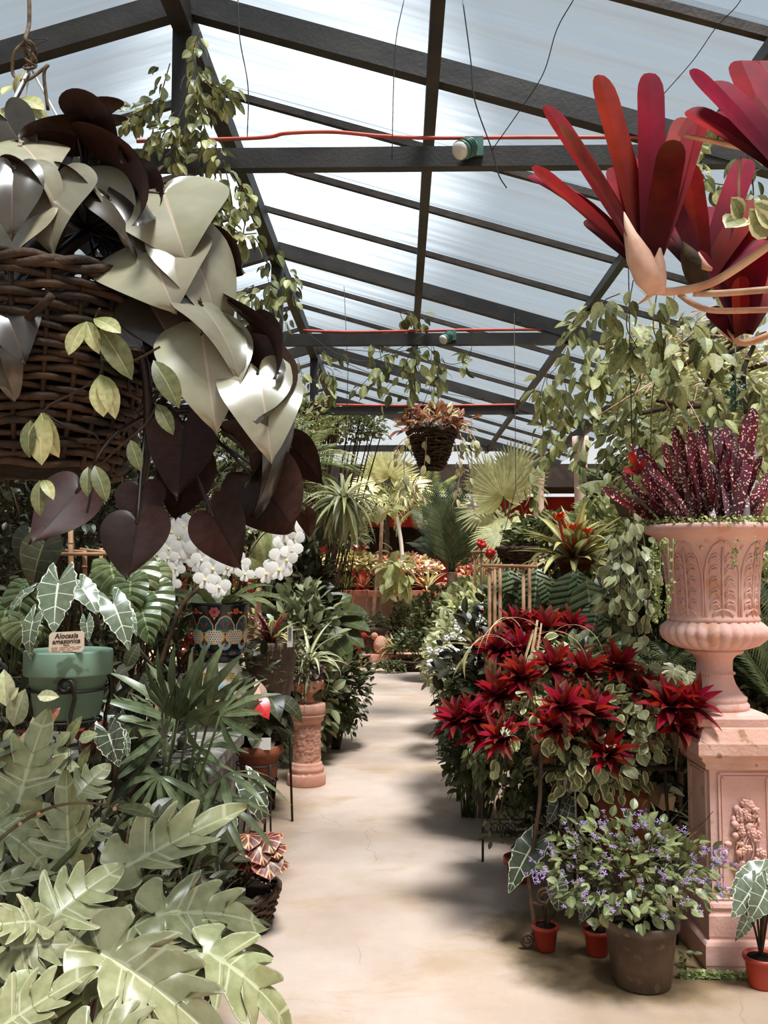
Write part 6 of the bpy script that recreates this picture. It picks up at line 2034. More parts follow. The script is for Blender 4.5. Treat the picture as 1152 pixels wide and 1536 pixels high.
# ------------------------------------------------------------------ small column with goblet pot, beside the path
CX, CY = P(460, 1160, 6.43).x, 6.43
cl = thing('small_pedestal', 'small round terracotta pedestal with carved shaft on the left of the path', 'pedestal', (CX, CY, 0))
part(cl, 'base', MB().lathe([(0.134, 0), (0.137, 0.01), (0.137, 0.07), (0.132, 0.082), (0.118, 0.088), (0.122, 0.098), (0.125, 0.112), (0.122, 0.126), (0.11, 0.136), (0.112, 0.146), (0.106, 0.156), (0.1, 0.16)], 36, (CX, CY, 0)), MATS['terracotta'])
rs = random.Random(9)
sh = MB()
n_, m_ = 60, 30
for i in range(m_ + 1):
    for j in range(n_):
        a = 2 * PI * j / n_
        v = 0.5 + 0.5 * math.sin(a * 9 + 3 * math.sin(i * 0.8)) * math.sin(i * 1.1 + 2 * math.sin(a * 5))
        k = 0.094 + (0.011 * v + rs.uniform(-.002, .002) if 1 < i < m_ - 1 else 0.004)
        sh.vert((CX + k * math.cos(a), CY + k * math.sin(a), 0.158 + 0.275 * i / m_))
    if i:
        for j in range(n_):
            sh.face(((i - 1) * n_ + j, (i - 1) * n_ + (j + 1) % n_, i * n_ + (j + 1) % n_, i * n_ + j))
part(cl, 'carved_shaft', sh, MATS['terracotta'])
part(cl, 'capital', MB().lathe([(0.1, 0.43), (0.103, 0.438), (0.116, 0.446), (0.12, 0.456), (0.12, 0.47), (0.126, 0.478), (0.13, 0.486), (0.128, 0.496), (0.124, 0.5), (0.13, 0.506), (0.133, 0.512), (0.133, 0.56), (0.128, 0.57)], 36, (CX, CY, 0)), MATS['terracotta'])
gb = thing('goblet_pot', 'small footed terracotta bowl on the round pedestal', 'pot', (CX, CY, 0.571))
part(gb, 'bowl', MB().lathe([(0.052, 0.571), (0.054, 0.59), (0.04, 0.61), (0.042, 0.63), (0.075, 0.655), (0.098, 0.67), (0.1, 0.7), (0.118, 0.712), (0.121, 0.73), (0.116, 0.738), (0.1, 0.735), (0.095, 0.7)], 32, (CX, CY, 0)), MATS['terracotta'])
mb = MB()
for a in (-1.2, 0.4, 2.0, 3.6):
    mb.box((CX + 0.112 * math.cos(a), CY + 0.112 * math.sin(a), 0.7), (0.03, 0.03, 0.07))
part(gb, 'lugs', mb, MATS['terracotta'])
pu = thing('purple_foliage', 'mound of small dark purple leaves in the footed bowl on the round pedestal', 'plant', (CX, CY, 0.72))
r = random.Random(71)
for M in bush_ms((CX, CY, 0.765), (0.125, 0.12, 0.085), 120, 0.05, r, 0.3, 0.2, 0.7, -0.4):
    put(pu, 'leaf', E['purple_leaf'], M)
part(pu, 'stems', twigs((CX, CY, 0.76), (0.1, 0.1, 0.07), (CX, CY, 0.71), r, 10, 0.003), MATS['stem_dark'], 'stuff')
sp2 = thing('spider_plant', 'spider plant with arching cream striped blades above the purple leaves', 'plant', (CX, CY + 0.05, 0.8))
SPm = [strap('blade', 'spider', 0.045, b, 0.35, 11, False, 1) for b in (1.0, 1.8, 2.5)]
rosette(sp2, (CX, CY + 0.04, 0.83), SPm, 30, 0.36, r, 86, 20, 1.0, 'blade', (0.15, -0.2, 1))
part(sp2, 'stem', MB().tube([(CX, CY + 0.04, 0.72), (CX, CY + 0.04, 0.86)], 0.02, 7), MATS['stem_brown'])
# ------------------------------------------------------------------ left side, behind the green pot and the basket
r = random.Random(101)
RIBL = leafmesh('ribbed_leaf', *HEART, [MATS['ribbed']], ns=3, bend=1.1, fold=0.1, wave=0.03, wk=8, cup=-0.2)
RIBD = leafmesh('ribbed_leaf', *HEART, [MATS['ribbed_dark']], ns=3, bend=1.0, fold=0.1, wave=0.03, wk=8, cup=-0.2)


def leafy(name, label, cat, base, leaves, meshes, stem='stem_green', th=0.005, wide=1.0, ln='leaf'):
    """Leaves given one by one as (base px, tip px, depth, tip depth, normal, mesh index)."""
    root = thing(name, label, cat, base)
    for bx, by, tx, ty, d0, d1, nv, k in leaves:
        b, t = P(bx, by, d0), P(tx, ty, d1)
        L = (t - b).length * 1.05
        put(root, ln, meshes[k], frame(b, t - b, Vector((nv[0], -nv[2], nv[1])), L * wide, L, L))
        part(root, 'petiole', MB().tube(arc([Vector(base), Vector(base).lerp(b, 0.6) + Vector((0, 0, 0.04)), b], 4), th, 5), MATS[stem])
    return root


leafy('velvet_plant', 'plant with big ribbed green leaves between the bamboo frame and the orchids', 'plant', P(200, 980, 3.9),
      [(165, 845, 178, 905, 3.9, 3.8, (0, .6, 1), 0), (205, 848, 222, 912, 3.9, 3.8, (.2, .6, 1), 0), (196, 870, 190, 930, 3.8, 3.7, (0, .5, 1), 1), (150, 860, 140, 905, 3.95, 3.9, (-.3, .6, 1), 0), (228, 880, 250, 940, 3.9, 3.8, (.4, .5, 1), 1), (210, 905, 226, 960, 3.8, 3.7, (.2, .4, 1), 1), (180, 900, 170, 950, 3.75, 3.7, (-.1, .4, 1), 1), (232, 850, 262, 880, 4, 3.95, (.4, .7, .8), 0)], [RIBL, RIBD], wide=0.9)
leafy('velvet_plant', 'dark ribbed leaves at the far left edge beside the green pot', 'plant', P(20, 1010, 3.5),
      [(40, 880, 8, 940, 3.5, 3.4, (-.3, .6, 1), 1), (52, 870, 24, 880, 3.5, 3.45, (-.3, .9, .7), 1), (12, 905, -10, 960, 3.5, 3.4, (-.2, .5, 1), 1), (30, 930, 46, 980, 3.45, 3.4, (.2, .5, 1), 0), (60, 900, 60, 960, 3.6, 3.5, (0, .5, 1), 1)], [RIBL, RIBD], wide=1.15)
bf = thing('bamboo_frame', 'small pale bamboo trellis standing behind the green pot on the left', 'trellis', P(128, 900, 3.9))
part(bf, 'upright', MB().tube([P(107, 905, 3.9), P(106, 795, 3.9)], 0.012, 8), MATS['bamboo'])
part(bf, 'upright', MB().tube([P(128, 905, 3.85), P(127, 826, 3.85)], 0.01, 8), MATS['bamboo'])
part(bf, 'upright', MB().tube([P(150, 880, 4.1), P(152, 822, 4.1)], 0.009, 8), MATS['bamboo'])
for a, b, d in (((90, 831), (170, 831), 3.83), ((120, 824), (172, 830), 4.05), ((98, 826), (128, 828), 3.95)):
    part(bf, 'crossbar', MB().tube([P(*a, d), P(*b, d)], 0.008, 8), MATS['bamboo'])
mb = MB()
for x, y in ((106, 815), (106, 860), (127, 850), (140, 831), (155, 831)):
    c = P(x, y, 3.84)
    mb.lathe([(0.012, -0.004), (0.0145, 0), (0.012, 0.004)], 8, c)
part(bf, 'nodes', mb, MATS['bamboo'], 'stuff')
leafy('heart_plant', 'dark glossy heart-leaved plant hanging at the far left below the big basket', 'plant', P(40, 820, 3.4),
      [(66, 815, 40, 880, 3.2, 3.15, (0, .2, 1), 0), (44, 800, 30, 856, 3.3, 3.25, (-.3, .3, 1), 0)], [leafmesh('heart_leaf', *HEART, [MATS['dark_leaf']], ns=3, bend=0.6, fold=0.1)])

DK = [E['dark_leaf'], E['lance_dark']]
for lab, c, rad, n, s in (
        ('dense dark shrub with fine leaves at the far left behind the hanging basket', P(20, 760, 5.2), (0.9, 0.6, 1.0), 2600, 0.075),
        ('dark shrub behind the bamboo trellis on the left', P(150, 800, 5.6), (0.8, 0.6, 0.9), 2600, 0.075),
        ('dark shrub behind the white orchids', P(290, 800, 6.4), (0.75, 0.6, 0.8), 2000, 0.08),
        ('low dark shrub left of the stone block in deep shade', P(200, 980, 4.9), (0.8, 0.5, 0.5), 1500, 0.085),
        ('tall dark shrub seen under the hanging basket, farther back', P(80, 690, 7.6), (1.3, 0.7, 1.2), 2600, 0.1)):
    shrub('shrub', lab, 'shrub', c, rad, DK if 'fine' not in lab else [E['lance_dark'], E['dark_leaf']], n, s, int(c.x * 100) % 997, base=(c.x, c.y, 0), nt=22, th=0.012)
# brown stems and a small flowering pot in the shade left of the painted pot
bh = thing('bare_branch', 'brown leaning branch in the shade left of the painted pot', 'branch', P(235, 1010, 4.3))
part(bh, 'stem', MB().tube(arc([P(235, 1015, 4.3), P(250, 970, 4.3), P(272, 910, 4.3), P(300, 880, 4.35)], 5), 0.011, 7), MATS['stem_brown'])
part(bh, 'stem', MB().tube(arc([P(230, 1000, 4.3), P(205, 968, 4.3), P(196, 940, 4.3)], 5), 0.008, 6), MATS['stem_brown'])
cpn = P(288, 1008, 5.0)
pot('clay_pot', 'small terracotta pot with red flowers in the shade left of the painted pot', cpn, 0.05, 0.066, 0.12, MATS['terracotta_dark'])
single('shelf_post', MB().lathe([(0.09, 0), (0.09, cpn.z - 0.002)], 16, (cpn.x, cpn.y, 0)), MATS['stone_grey'], 'round grey stone post carrying the small pot with red flowers', 'post', loc=(cpn.x, cpn.y, 0))
rf = thing('red_flowers', 'small red flowers in the little pot left of the painted pot', 'plant', (cpn.x, cpn.y, cpn.z + 0.1))
for x, y in ((281, 961), (292, 963), (286, 955), (297, 968), (276, 966)):
    mb = MB()
    c = P(x, y, 4.95)
    for q in range(5):
        mb.blob((c.x + 0.012 * math.cos(q * 1.256), c.y, c.z + 0.012 * math.sin(q * 1.256)), (0.011, 0.006, 0.011), 6, 4)
    part(rf, 'flower', mb, MATS['petal_red'])
for M in bush_ms((cpn.x, cpn.y, cpn.z + 0.2), (0.09, 0.08, 0.09), 30, 0.05, r):
    put(rf, 'leaf', E['deep_leaf'], M)
part(rf, 'stems', twigs((cpn.x, cpn.y, cpn.z + .2), (.08, .08, .1), (cpn.x, cpn.y, cpn.z + .1), r, 8, 0.002), MATS['stem_green'], 'stuff')

# ------------------------------------------------------------------ between painted pot and small pedestal
dp = P(405, 1052, 5.4)
pot('clay_pot', 'tall dark brown pot overgrown with fine stems, right of the painted pot', dp, 0.12, 0.17, 0.36, MATS['brown_pot'], 0.012, 0.05)
ps = thing('iron_stand', 'dark three-legged iron stand in the shade under the tall dark brown pot', 'stand', (dp.x, dp.y, 0))
part(ps, 'ring', MB().lathe([(0.13, dp.z - 0.02), (0.135, dp.z - 0.016), (0.135, dp.z - 0.004), (0.13, dp.z - 0.002)], 24, (dp.x, dp.y, 0)), MATS['iron'])
for a in (0.5, 2.6, 4.7):
    part(ps, 'leg', MB().tube([(dp.x + .12 * math.cos(a), dp.y + .12 * math.sin(a), dp.z - .01), (dp.x + .15 * math.cos(a), dp.y + .15 * math.sin(a), 0)], 0.008, 6), MATS['iron'])
br = thing('dark_bromeliad', 'bromeliad with wine-red and yellow-striped blades in the tall dark brown pot', 'bromeliad', (dp.x, dp.y, dp.z + 0.33))
YS = [strap('strap_leaf', m, 0.05, b, 0.35, 9, False, 1) for m, b in (('yellow_strap', 0.9), ('spotted_maroon', 0.8), ('yellow_strap', 1.4), ('red_strap_deep', 0.5))]
rosette(br, (dp.x, dp.y, dp.z + 0.34), YS, 30, 0.3, r, 82, 12, 1.2)
part(br, 'stem', MB().tube([(dp.x, dp.y, dp.z + 0.27), (dp.x, dp.y, dp.z + 0.38)], 0.03, 8), MATS['stem_brown'])
tg = thing('plant_tag', 'white printed plant tag hanging beside the tall dark brown pot', 'label', P(435, 955, 5.2))
part(tg, 'card', MB().box(P(435, 955, 5.2), (0.032, 0.003, 0.12)), MATS['tag_white'])
part(tg, 'print', MB().box(P(435, 950, 5.196), (0.018, 0.002, 0.07)), MATS['stone_grey'])
iv = thing('fine_stems', 'tangle of fine bronze stems hanging round the tall dark brown pot', 'plant', (dp.x, dp.y, dp.z + 0.3))
mb = MB()
Ms = []
for k in range(60):
    a = r.uniform(0, 2 * PI)
    p0 = Vector((dp.x + 0.17 * math.cos(a), dp.y + 0.17 * math.sin(a), dp.z + 0.37))
    p1 = p0 + Vector((0.07 * math.cos(a), 0.07 * math.sin(a), -r.uniform(.1, .45)))
    mb.tube([p0, p0.lerp(p1, .4) + Vector((.04 * math.cos(a), .04 * math.sin(a), 0)), p1], 0.0015, 3)
    for q in range(7):
        Ms.append(frame(p0.lerp(p1, r.random()) + Vector((.02 * math.cos(a), .02 * math.sin(a), 0)), rnd_dir(r), rnd_dir(r), r.uniform(.015, .03)))
part(iv, 'stems', mb, MATS['stem_brown'], 'stuff')
put(iv, 'foliage', scatter('foliage', E['mid_leaf'], Ms), Matrix.Identity(4), 'stuff')
BR = ell('broad_leaf', 'deep_leaf', 0.24, 0.9, 0.9, 0.2, 9, 2)
BRM = ell('broad_leaf', 'mid_leaf', 0.22, 0.9, 0.9, 0.2, 9, 2)
leafy('broad_leaf_plant', 'plant with broad dark green paddle leaves arching over the path on the left', 'plant', P(490, 1010, 7.6),
      [(480, 930, 535, 892, 7.5, 7.3, (.1, 1, .5), 0), (485, 935, 548, 915, 7.4, 7.2, (.1, 1, .4), 0), (480, 940, 545, 942, 7.3, 7.1, (.1, 1, .6), 0), (478, 930, 500, 870, 7.6, 7.6, (.4, .5, 1), 0), (474, 930, 458, 885, 7.5, 7.4, (-.4, .6, .8), 1), (476, 935, 440, 905, 7.4, 7.2, (-.3, .8, .6), 1), (478, 935, 520, 960, 7.2, 7.0, (.2, .8, .7), 0), (470, 938, 445, 940, 7.2, 7.0, (-.2, .8, .7), 1), (480, 925, 520, 880, 7.7, 7.7, (.2, .8, .6), 0), (482, 940, 530, 975, 7.1, 6.9, (.2, .7, .8), 0), (470, 930, 425, 885, 7.4, 7.3, (-.2, .8, .6), 1)], [BR, BRM], wide=1.2)
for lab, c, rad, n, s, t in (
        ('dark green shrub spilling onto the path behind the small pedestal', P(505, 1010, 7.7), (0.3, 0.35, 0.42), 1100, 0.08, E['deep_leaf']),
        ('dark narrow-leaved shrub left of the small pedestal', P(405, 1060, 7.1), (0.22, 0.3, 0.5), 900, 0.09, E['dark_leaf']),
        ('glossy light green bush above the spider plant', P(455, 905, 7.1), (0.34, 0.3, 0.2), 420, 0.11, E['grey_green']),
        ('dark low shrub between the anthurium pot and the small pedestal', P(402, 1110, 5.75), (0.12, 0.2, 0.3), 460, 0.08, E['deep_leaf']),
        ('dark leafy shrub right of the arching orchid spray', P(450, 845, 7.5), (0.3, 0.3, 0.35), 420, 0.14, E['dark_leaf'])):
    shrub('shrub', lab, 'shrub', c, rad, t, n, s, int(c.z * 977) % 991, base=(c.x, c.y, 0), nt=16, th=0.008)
LC = leafmesh('mottled_leaf', *o_ell(0.2, 0.9, 8), [MATS['sunlit_leaf']], ns=2, bend=0.7, fold=0.15)
leafy('croton', 'green plant with long mottled leaves behind the orchid sprays', 'plant', P(405, 900, 5.6),
      [(398, 860, 388, 800, 5.6, 5.5, (-.3, .3, 1), 0), (405, 858, 410, 795, 5.6, 5.5, (.2, .3, 1), 0), (395, 862, 375, 840, 5.5, 5.4, (-.3, .5, 1), 0), (408, 850, 424, 800, 5.7, 5.6, (.4, .4, 1), 0), (385, 850, 382, 816, 5.6, 5.5, (0, .3, 1), 0), (412, 860, 430, 838, 5.6, 5.5, (.3, .6, 1), 0), (380, 800, 395, 762, 5.8, 5.7, (.2, .3, 1), 0), (390, 790, 372, 770, 5.8, 5.7, (.2, .3, 1), 0)], [LC], wide=1.1)

# ferns and feathery shrubs on the left, farther down the house
FR = [frond_mesh('frond', [MATS['stem_green'], MATS[m]], 20, 0.3, 0.03, b, 0.95, 0.25, 0.2, 0.4, 0.008, k) for k, (m, b) in enumerate((('fern', 1.0), ('fern_sun', 1.3), ('fern', 0.5)))]
FRD = [frond_mesh('frond', [MATS['stem_green'], MATS['fern_dark']], 30, 0.3, 0.026, b, 0.8, 0.12, 0.35, 0.4, 0.009, k) for k, b in enumerate((0.7, 1.1, 0.4))]
FRB = [frond_mesh('frond', [MATS['stem_green'], MATS['fern_sun']], 24, 0.26, 0.02, b, 0.8, 0.15, 0.3, 0.4, 0.009, k) for k, b in enumerate((0.7, 1.1, 0.5))]


def fern(name, label, c, n, L, tm, seed, el0=80, el1=-5, base=None, cat='fern', tilt=(0, 0, 1)):
    root = thing(name, label, cat, base if base is not None else c)
    rosette(root, c, tm, n, L, random.Random(seed), el0, el1, 1.0, 'frond', tilt)
    if base is not None:
        part(root, 'stem', MB().tube(arc([base, Vector(base).lerp(Vector(c), .5) + Vector((.02, 0, 0)), c], 4), 0.02 + 0.012 * (L > 0.7), 8), MATS['stem_brown'])
    return root


c = P(455, 700, 8.6)
fern('feathery_fern', 'pale feathery fern in sunlight right of the dark heart leaves', c, 34, 0.62, FR, 111, 85, -20, (c.x, c.y, 0))
c = P(395, 700, 8.0)
fern('feathery_fern', 'feathery fern seen between the dark heart leaves', c, 30, 0.6, FR, 112, 85, -25, (c.x, c.y, 0))
c = P(345, 690, 8.6)
fern('feathery_fern', 'feathery fern behind the lower dark heart leaves', c, 30, 0.6, FR, 113, 85, -25, (c.x, c.y, 0))
c = P(430, 745, 8.2)
fern('feathery_fern', 'lower feathery fern above the white orchids', c, 28, 0.5, FR, 114, 70, -40, (c.x, c.y, 0))
c = P(520, 648, 11.5)
shrub('shrub', 'fine-leaved green shrub under the third crossbeam, left of the hanging basket', 'shrub', c, (0.55, 0.4, 0.32), E['mid_leaf'], 1500, 0.07, 115, base=(c.x - 0.5, c.y, 0), nt=18, th=0.02)
c = P(440, 640, 11.0)
shrub('shrub', 'sunlit shrub under the third crossbeam beside the left post', 'shrub', c, (0.7, 0.4, 0.4), E['sunlit_leaf'], 1300, 0.08, 116, base=(c.x, c.y, 0), nt=18, th=0.02)
stg = thing('staghorn_fern', 'pale staghorn fern with long forked drooping blades, left of the red wall', 'fern', P(515, 745, 8.0))
SG = [strap('blade', m, 0.05, b, 0.25, 9, False, 1) for m, b in (('pale_leaf', 1.6), ('grey_green', 2.2), ('sunlit_leaf', 1.2))]
rosette(stg, P(515, 752, 8.0), SG, 130, 0.52, r, 60, -75, 0.8, 'blade', (0.1, -0.4, 1))
part(stg, 'root_ball', MB().blob(P(515, 755, 8.02), (0.09, 0.09, 0.1), 10, 6, 0, 0.08, r), MATS['stem_brown'])
part(stg, 'hanging_wire', MB().tube([P(515, 750, 8.0), P(522, 560, 8.0), Vector((P(515, 750, 8.0).x, 8.0, zr(P(515, 750, 8.0).x)))], 0.003, 4), MATS['wire'])
c = P(480, 735, 8.6)
shrub('shrub', 'narrow-leaved green plant under the staghorn fern', 'shrub', P(500, 800, 8.6), (0.32, 0.3, 0.25), E['lance_mid'], 420, 0.16, 117, base=(P(500, 800, 8.6).x, 8.6, 0), nt=14)
# tall leafy screen along the left wall
for k, (y, x, s) in enumerate(((4.6, -3.6, 0), (6.4, -3.7, 1), (8.4, -3.8, 2), (10.6, -3.7, 3), (12.8, -3.4, 4))):
    shrub('screen_shrub', ('dark tall shrub against the left wall, ' + ['nearest the viewer', 'second along', 'third along', 'fourth along', 'farthest along by the end wall'][k]), 'shrub', (x, y, 1.7), (0.75, 1.1, 1.3), E['dark_leaf'] if k < 3 else E['mid_leaf'], 2200, 0.12, 120 + k, base=(x, y, 0), nt=20, th=0.02)

# ------------------------------------------------------------------ end of the path
bp = P(553, 988, 14.35)
pot('large_pot', 'large dark brown pot on the brick step at the end of the path', (bp.x, 14.75, 0.2), 0.2, 0.29, 0.42, MATS['brown_pot'], 0.03, 0.07)
tt = thing('young_tree', 'slim young tree with a bare leaning stem in the large pot at the path end', 'tree', (bp.x, 14.75, 0.56))
tp0 = Vector((bp.x + 0.05, 14.75, 0.5))
part(tt, 'trunk', MB().tube(arc([tp0, P(562, 900, 14.7), P(570, 840, 14.7), P(573, 770, 14.7)], 5), 0.03, 7), MATS['bract'])
LV = ell('tree_leaf', 'sunlit_leaf', 0.26, 0.85, 1.0, 0.2, 7, 1)
for M in bush_ms(P(592, 862, 14.6), (0.3, 0.25, 0.42), 60, 0.32, r, 0.0, 0.8, 0.4, -0.8):
    put(tt, 'leaf', LV, M)
for M in bush_ms(P(573, 765, 14.7), (0.4, 0.3, 0.2), 40, 0.22, r, 0.2, 0.4, 0.4, -0.6):
    put(tt, 'leaf', LV, M)
shrub('low_plant', 'low bushy plant on the rim of the large pot', 'plant', (bp.x + 0.02, 14.75, 0.68), (0.3, 0.28, 0.14), E['grey_green'], 220, 0.09, 131, base=(bp.x, 14.75, 0.55), nt=8)
ws_ = thing('slender_tree', 'slender pale trunked tree beside the hanging basket line, at the path end', 'tree', P(600, 920, 15.1))
part(ws_, 'trunk', MB().tube(arc([Vector((0.05, 15.6, 1.1)), P(603, 830, 15.6), P(598, 790, 15.6), P(590, 752, 15.6)], 5), 0.035, 7), MATS['tag_white'])
for M in bush_ms(P(590, 750, 15.6), (0.6, 0.4, 0.25), 110, 0.22, r, 0.3, 0.3, 0.3, -0.6):
    put(ws_, 'leaf', E['lance_mid'], M)


def clay_bird(px, py, d, label, mat, flip=1):
    c = P(px, py, d)
    c.z = 0.2
    root = thing('clay_bird', label, 'figurine', c)
    part(root, 'body', MB().blob((c.x, c.y, c.z + 0.15), (0.12, 0.1, 0.15), 12, 8), MATS[mat])
    part(root, 'head', MB().blob((c.x - flip * 0.1, c.y, c.z + 0.29), (0.06, 0.055, 0.06), 10, 6), MATS[mat])
    part(root, 'beak', MB().tube([(c.x - flip * 0.15, c.y, c.z + 0.285), (c.x - flip * 0.21, c.y, c.z + 0.27)], [0.02, 0.004], 6), MATS['terracotta_dark'])
    part(root, 'tail', MB().tube([(c.x + flip * 0.09, c.y, c.z + 0.18), (c.x + flip * 0.17, c.y, c.z + 0.24)], [0.05, 0.012], 7), MATS[mat])


clay_bird(571, 985, 14.38, 'pink clay bird figure in front of the large pot at the path end', 'terracotta')
clay_bird(536, 985, 14.4, 'red-brown clay bird figure left of the large pot at the path end', 'red_wall', -1)
fern('grass_tuft', 'light green spiky tuft on the floor right of the large pot', P(591, 975, 14.3), 40, 0.34, [strap('blade', 'sunlit_leaf', 0.07, b, 0.3, 7, False, 1) for b in (0.8, 1.6)], 132, 85, 5, (P(591, 980, 14.3).x, 14.3, 0.2), 'plant')
wl2 = thing('twig_basket', 'low brown twig basket on the floor at the far right end of the path', 'basket', P(622, 992, 14.2))
cw = P(622, 996, 14.0)
wicker_basket(wl2, Vector((cw.x, cw.y, 0.0)), 0.32, 0.42, 0.16, 6, 'wicker_dark', 40, 16, 0.02, 0.015, False)
for lab, c, rad, n, s, t, b0 in (
        ('dark round-leaved bush in the twig basket at the path end', P(635, 965, 14.0), (0.45, 0.3, 0.3), 900, 0.09, 'deep_leaf', 0.1),
        ('dark climbing plant on the pink plaster wall right of the large pot', P(618, 925, 14.9), (0.42, 0.2, 0.35), 700, 0.09, 'mid_leaf', 0),
        ('green bush between the path end and the white flowers', P(665, 925, 12.5), (0.5, 0.4, 0.45), 1200, 0.1, 'mid_leaf', 0),
        ('dark shrub below the palm at the end of the path', P(690, 905, 12.8), (0.5, 0.4, 0.25), 1100, 0.1, 'deep_leaf', 0),
        ('small green plant on the floor at the left end of the brick step', P(585, 1000, 13.6), (0.25, 0.2, 0.08), 260, 0.07, 'mid_leaf', 0)):
    shrub('shrub', lab, 'shrub', c, rad, E[t], n, s, int(abs(c.x) * 1013 + c.z * 100) % 983, base=(c.x, c.y, b0), nt=14, th=0.012)
# flowers and small plants along the top of the raised planter
r = random.Random(141)
PK = [strap('blade', 'copper_leaf', 0.09, b, 0.3, 8, False, 1) for b in (0.5, 1.0)]
for k, (px, py, m, lab) in enumerate(((492, 868, 'p', 'pink bromeliad on the planter, leftmost'), (520, 872, 'g', 'green spiky plant on the planter left of the young tree'), (545, 870, 'p', 'pink bromeliad on the planter behind the young tree'), (570, 868, 'g', 'small spiky green plant on the planter beside the young tree stem'), (612, 872, 'p', 'pink bromeliad on the planter right of the young tree'), (642, 876, 'y', 'yellow-green striped rosette on the planter edge below the palm'), (632, 862, 'p', 'peach bromeliad on the planter behind the striped rosette'))):
    c = P(px, py + 8, 15.55)
    c.z = 1.2
    root = thing('planter_bromeliad', lab, 'bromeliad', c)
    tm = {'p': [strap('blade', 'begonia', 0.09, 0.6, 0.3, 8, False, 1), PK[0]], 'g': [strap('blade', 'mid_leaf', 0.06, 0.5, 0.3, 8, False, 1)], 'y': [strap('blade', 'spider', 0.06, 0.7, 0.3, 8, False, 1), strap('blade', 'sunlit_leaf', 0.06, 1.2, 0.3, 8, False, 1)]}[m]
    rosette(root, c, tm, 26, 0.38 if m != 'y' else 0.5, r, 85, 12, 1.2, 'blade')
for lab, px, py, rad, m1, n in (('mass of pale peach flowers on the raised planter', 600, 852, (0.75, 0.4, 0.22), 'petal_peach', 700), ('mass of cream flowers on the left of the raised planter', 525, 846, (0.6, 0.4, 0.2), 'cream', 500), ('pink flowers low on the planter edge at the left', 505, 876, (0.3, 0.15, 0.1), 'petal_pink', 220), ('white orchids in front of the red wall at the left end', 530, 812, (0.28, 0.25, 0.32), 'white_petal', 110)):
    c = P(px, py, 15.9)
    c.z = max(c.z, 1.25)
    root = thing('flower_bed', lab, 'flowers', (c.x, c.y, 1.18))
    mt = MATS['petal_peach'] if m1 == 'cream' else MATS[m1]
    ft_ = leafmesh('petal', *o_ell(0.35, 0.9, 5), [mt if m1 != 'cream' else MATS['cream_leaf']], ns=1, bend=0.5, fold=0.2)
    put(root, 'flowers', scatter('flowers', ft_, bush_ms(c, rad, n, 0.11, r, 0.6)), Matrix.Identity(4), 'stuff')
    put(root, 'foliage', scatter('foliage', E['sunlit_leaf'], bush_ms(c, (rad[0] * .95, rad[1] * .9, rad[2] * .9), n // 2, 0.13, r, 0.4)), Matrix.Identity(4), 'stuff')
    part(root, 'stems', twigs(c, rad, (c.x, c.y, 1.18), r, 12, 0.006), MATS['stem_green'], 'stuff')
# palms in the middle distance
c = P(678, 862, 12.2)
cy = thing('cycad_palm', 'dark green feather palm standing at the end of the path', 'palm', (c.x, c.y, 0))
for tx, ty, bnd in ((640, 762, 0), (652, 752, 2), (668, 745, 2), (684, 745, 2), (700, 752, 2), (716, 762, 0), (728, 782, 1), (626, 790, 1), (735, 805, 1), (660, 770, 0), (696, 772, 0), (712, 800, 1), (645, 800, 1), (676, 760, 2)):
    t = P(tx, ty, 12.2 + r.uniform(-.5, .4))
    b = P(678 + r.uniform(-5, 5), 858, 12.2)
    d = t - b
    L = d.length * 1.12
    put(cy, 'frond', FRD[bnd], frame(b, d + Vector((d.x * .1, 0, 0.12 * L)), Vector((-d.x * .5, -0.8, 0.3)), L * 1.1))
part(cy, 'trunk', MB().tube([(c.x, c.y, 0), (c.x, c.y, 0.8), (c.x, c.y, c.z + .03)], [0.1, 0.09, 0.07], 9), MATS['stem_brown'])
FP = [fan_mesh('fan_leaf', [MATS['fan_pale']], 38, s, 0.036, dr, 0.25, k) for k, (s, dr) in enumerate(((5.4, 0.25), (5.8, 0.35), (5.0, 0.15)))]


def fan_palm(label, c, leaves, base):
    root = thing('fan_palm', label, 'palm', base)
    for tx, ty, d, L, q in leaves:
        p = P(tx, ty, d)
        put(root, 'leaf', FP[q], frame(p, Vector(((p.x - c.x) * 1.2, -0.25, 0.25 if q == 2 else -0.25)), Vector(((p.x - c.x) * .5, -1, 0.3)), L))
        part(root, 'petiole', MB().tube(arc([c, c.lerp(p, .6) + Vector((0, 0, .1)), p], 4), 0.012, 5), MATS['stem_green'])
    part(root, 'trunk', MB().tube([base, c], 0.05, 8), MATS['stem_brown'])


c = P(760, 800, 11.2)
fan_palm('pale fan palm with shaggy round leaves left of the pink columns', c, [(755, 745, 11.0, 0.62, 2), (768, 785, 10.8, 0.42, 0), (728, 765, 11.2, 0.42, 0), (772, 712, 11.4, 0.5, 2), (750, 800, 10.6, 0.4, 1), (765, 815, 10.5, 0.4, 1), (732, 722, 11.6, 0.42, 2)], (c.x, c.y, 0))
c = P(580, 770, 15.8)
fan_palm('small pale fan palm in front of the dark roof, left of the hanging basket', c, [(585, 715, 15.7, 0.65, 2), (560, 730, 15.6, 0.55, 0), (608, 730, 15.6, 0.55, 0), (572, 705, 15.9, 0.5, 2)], (c.x, 15.8, 1.1))
for lab, px, py, d, n, L, tm in (('airy bronze fern on the red wall behind the palm', 640, 760, 16.5, 30, 0.9, FR), ('pale fern low behind the fan palm', 740, 800, 12.5, 26, 0.55, FRB), ('pale sunlit fern between palm and bamboo frame', 720, 885, 9.5, 26, 0.36, FR)):
    c = P(px, py, d)
    fern('garden_fern', lab, c, n, L, tm, px, 75, -15, (c.x, c.y, 0))
sr = thing('star_ornament', 'small silvery star ornament hanging beside the feather palm', 'ornament', P(708, 755, 10.9))
mb = MB()
c = P(708, 755, 10.9)
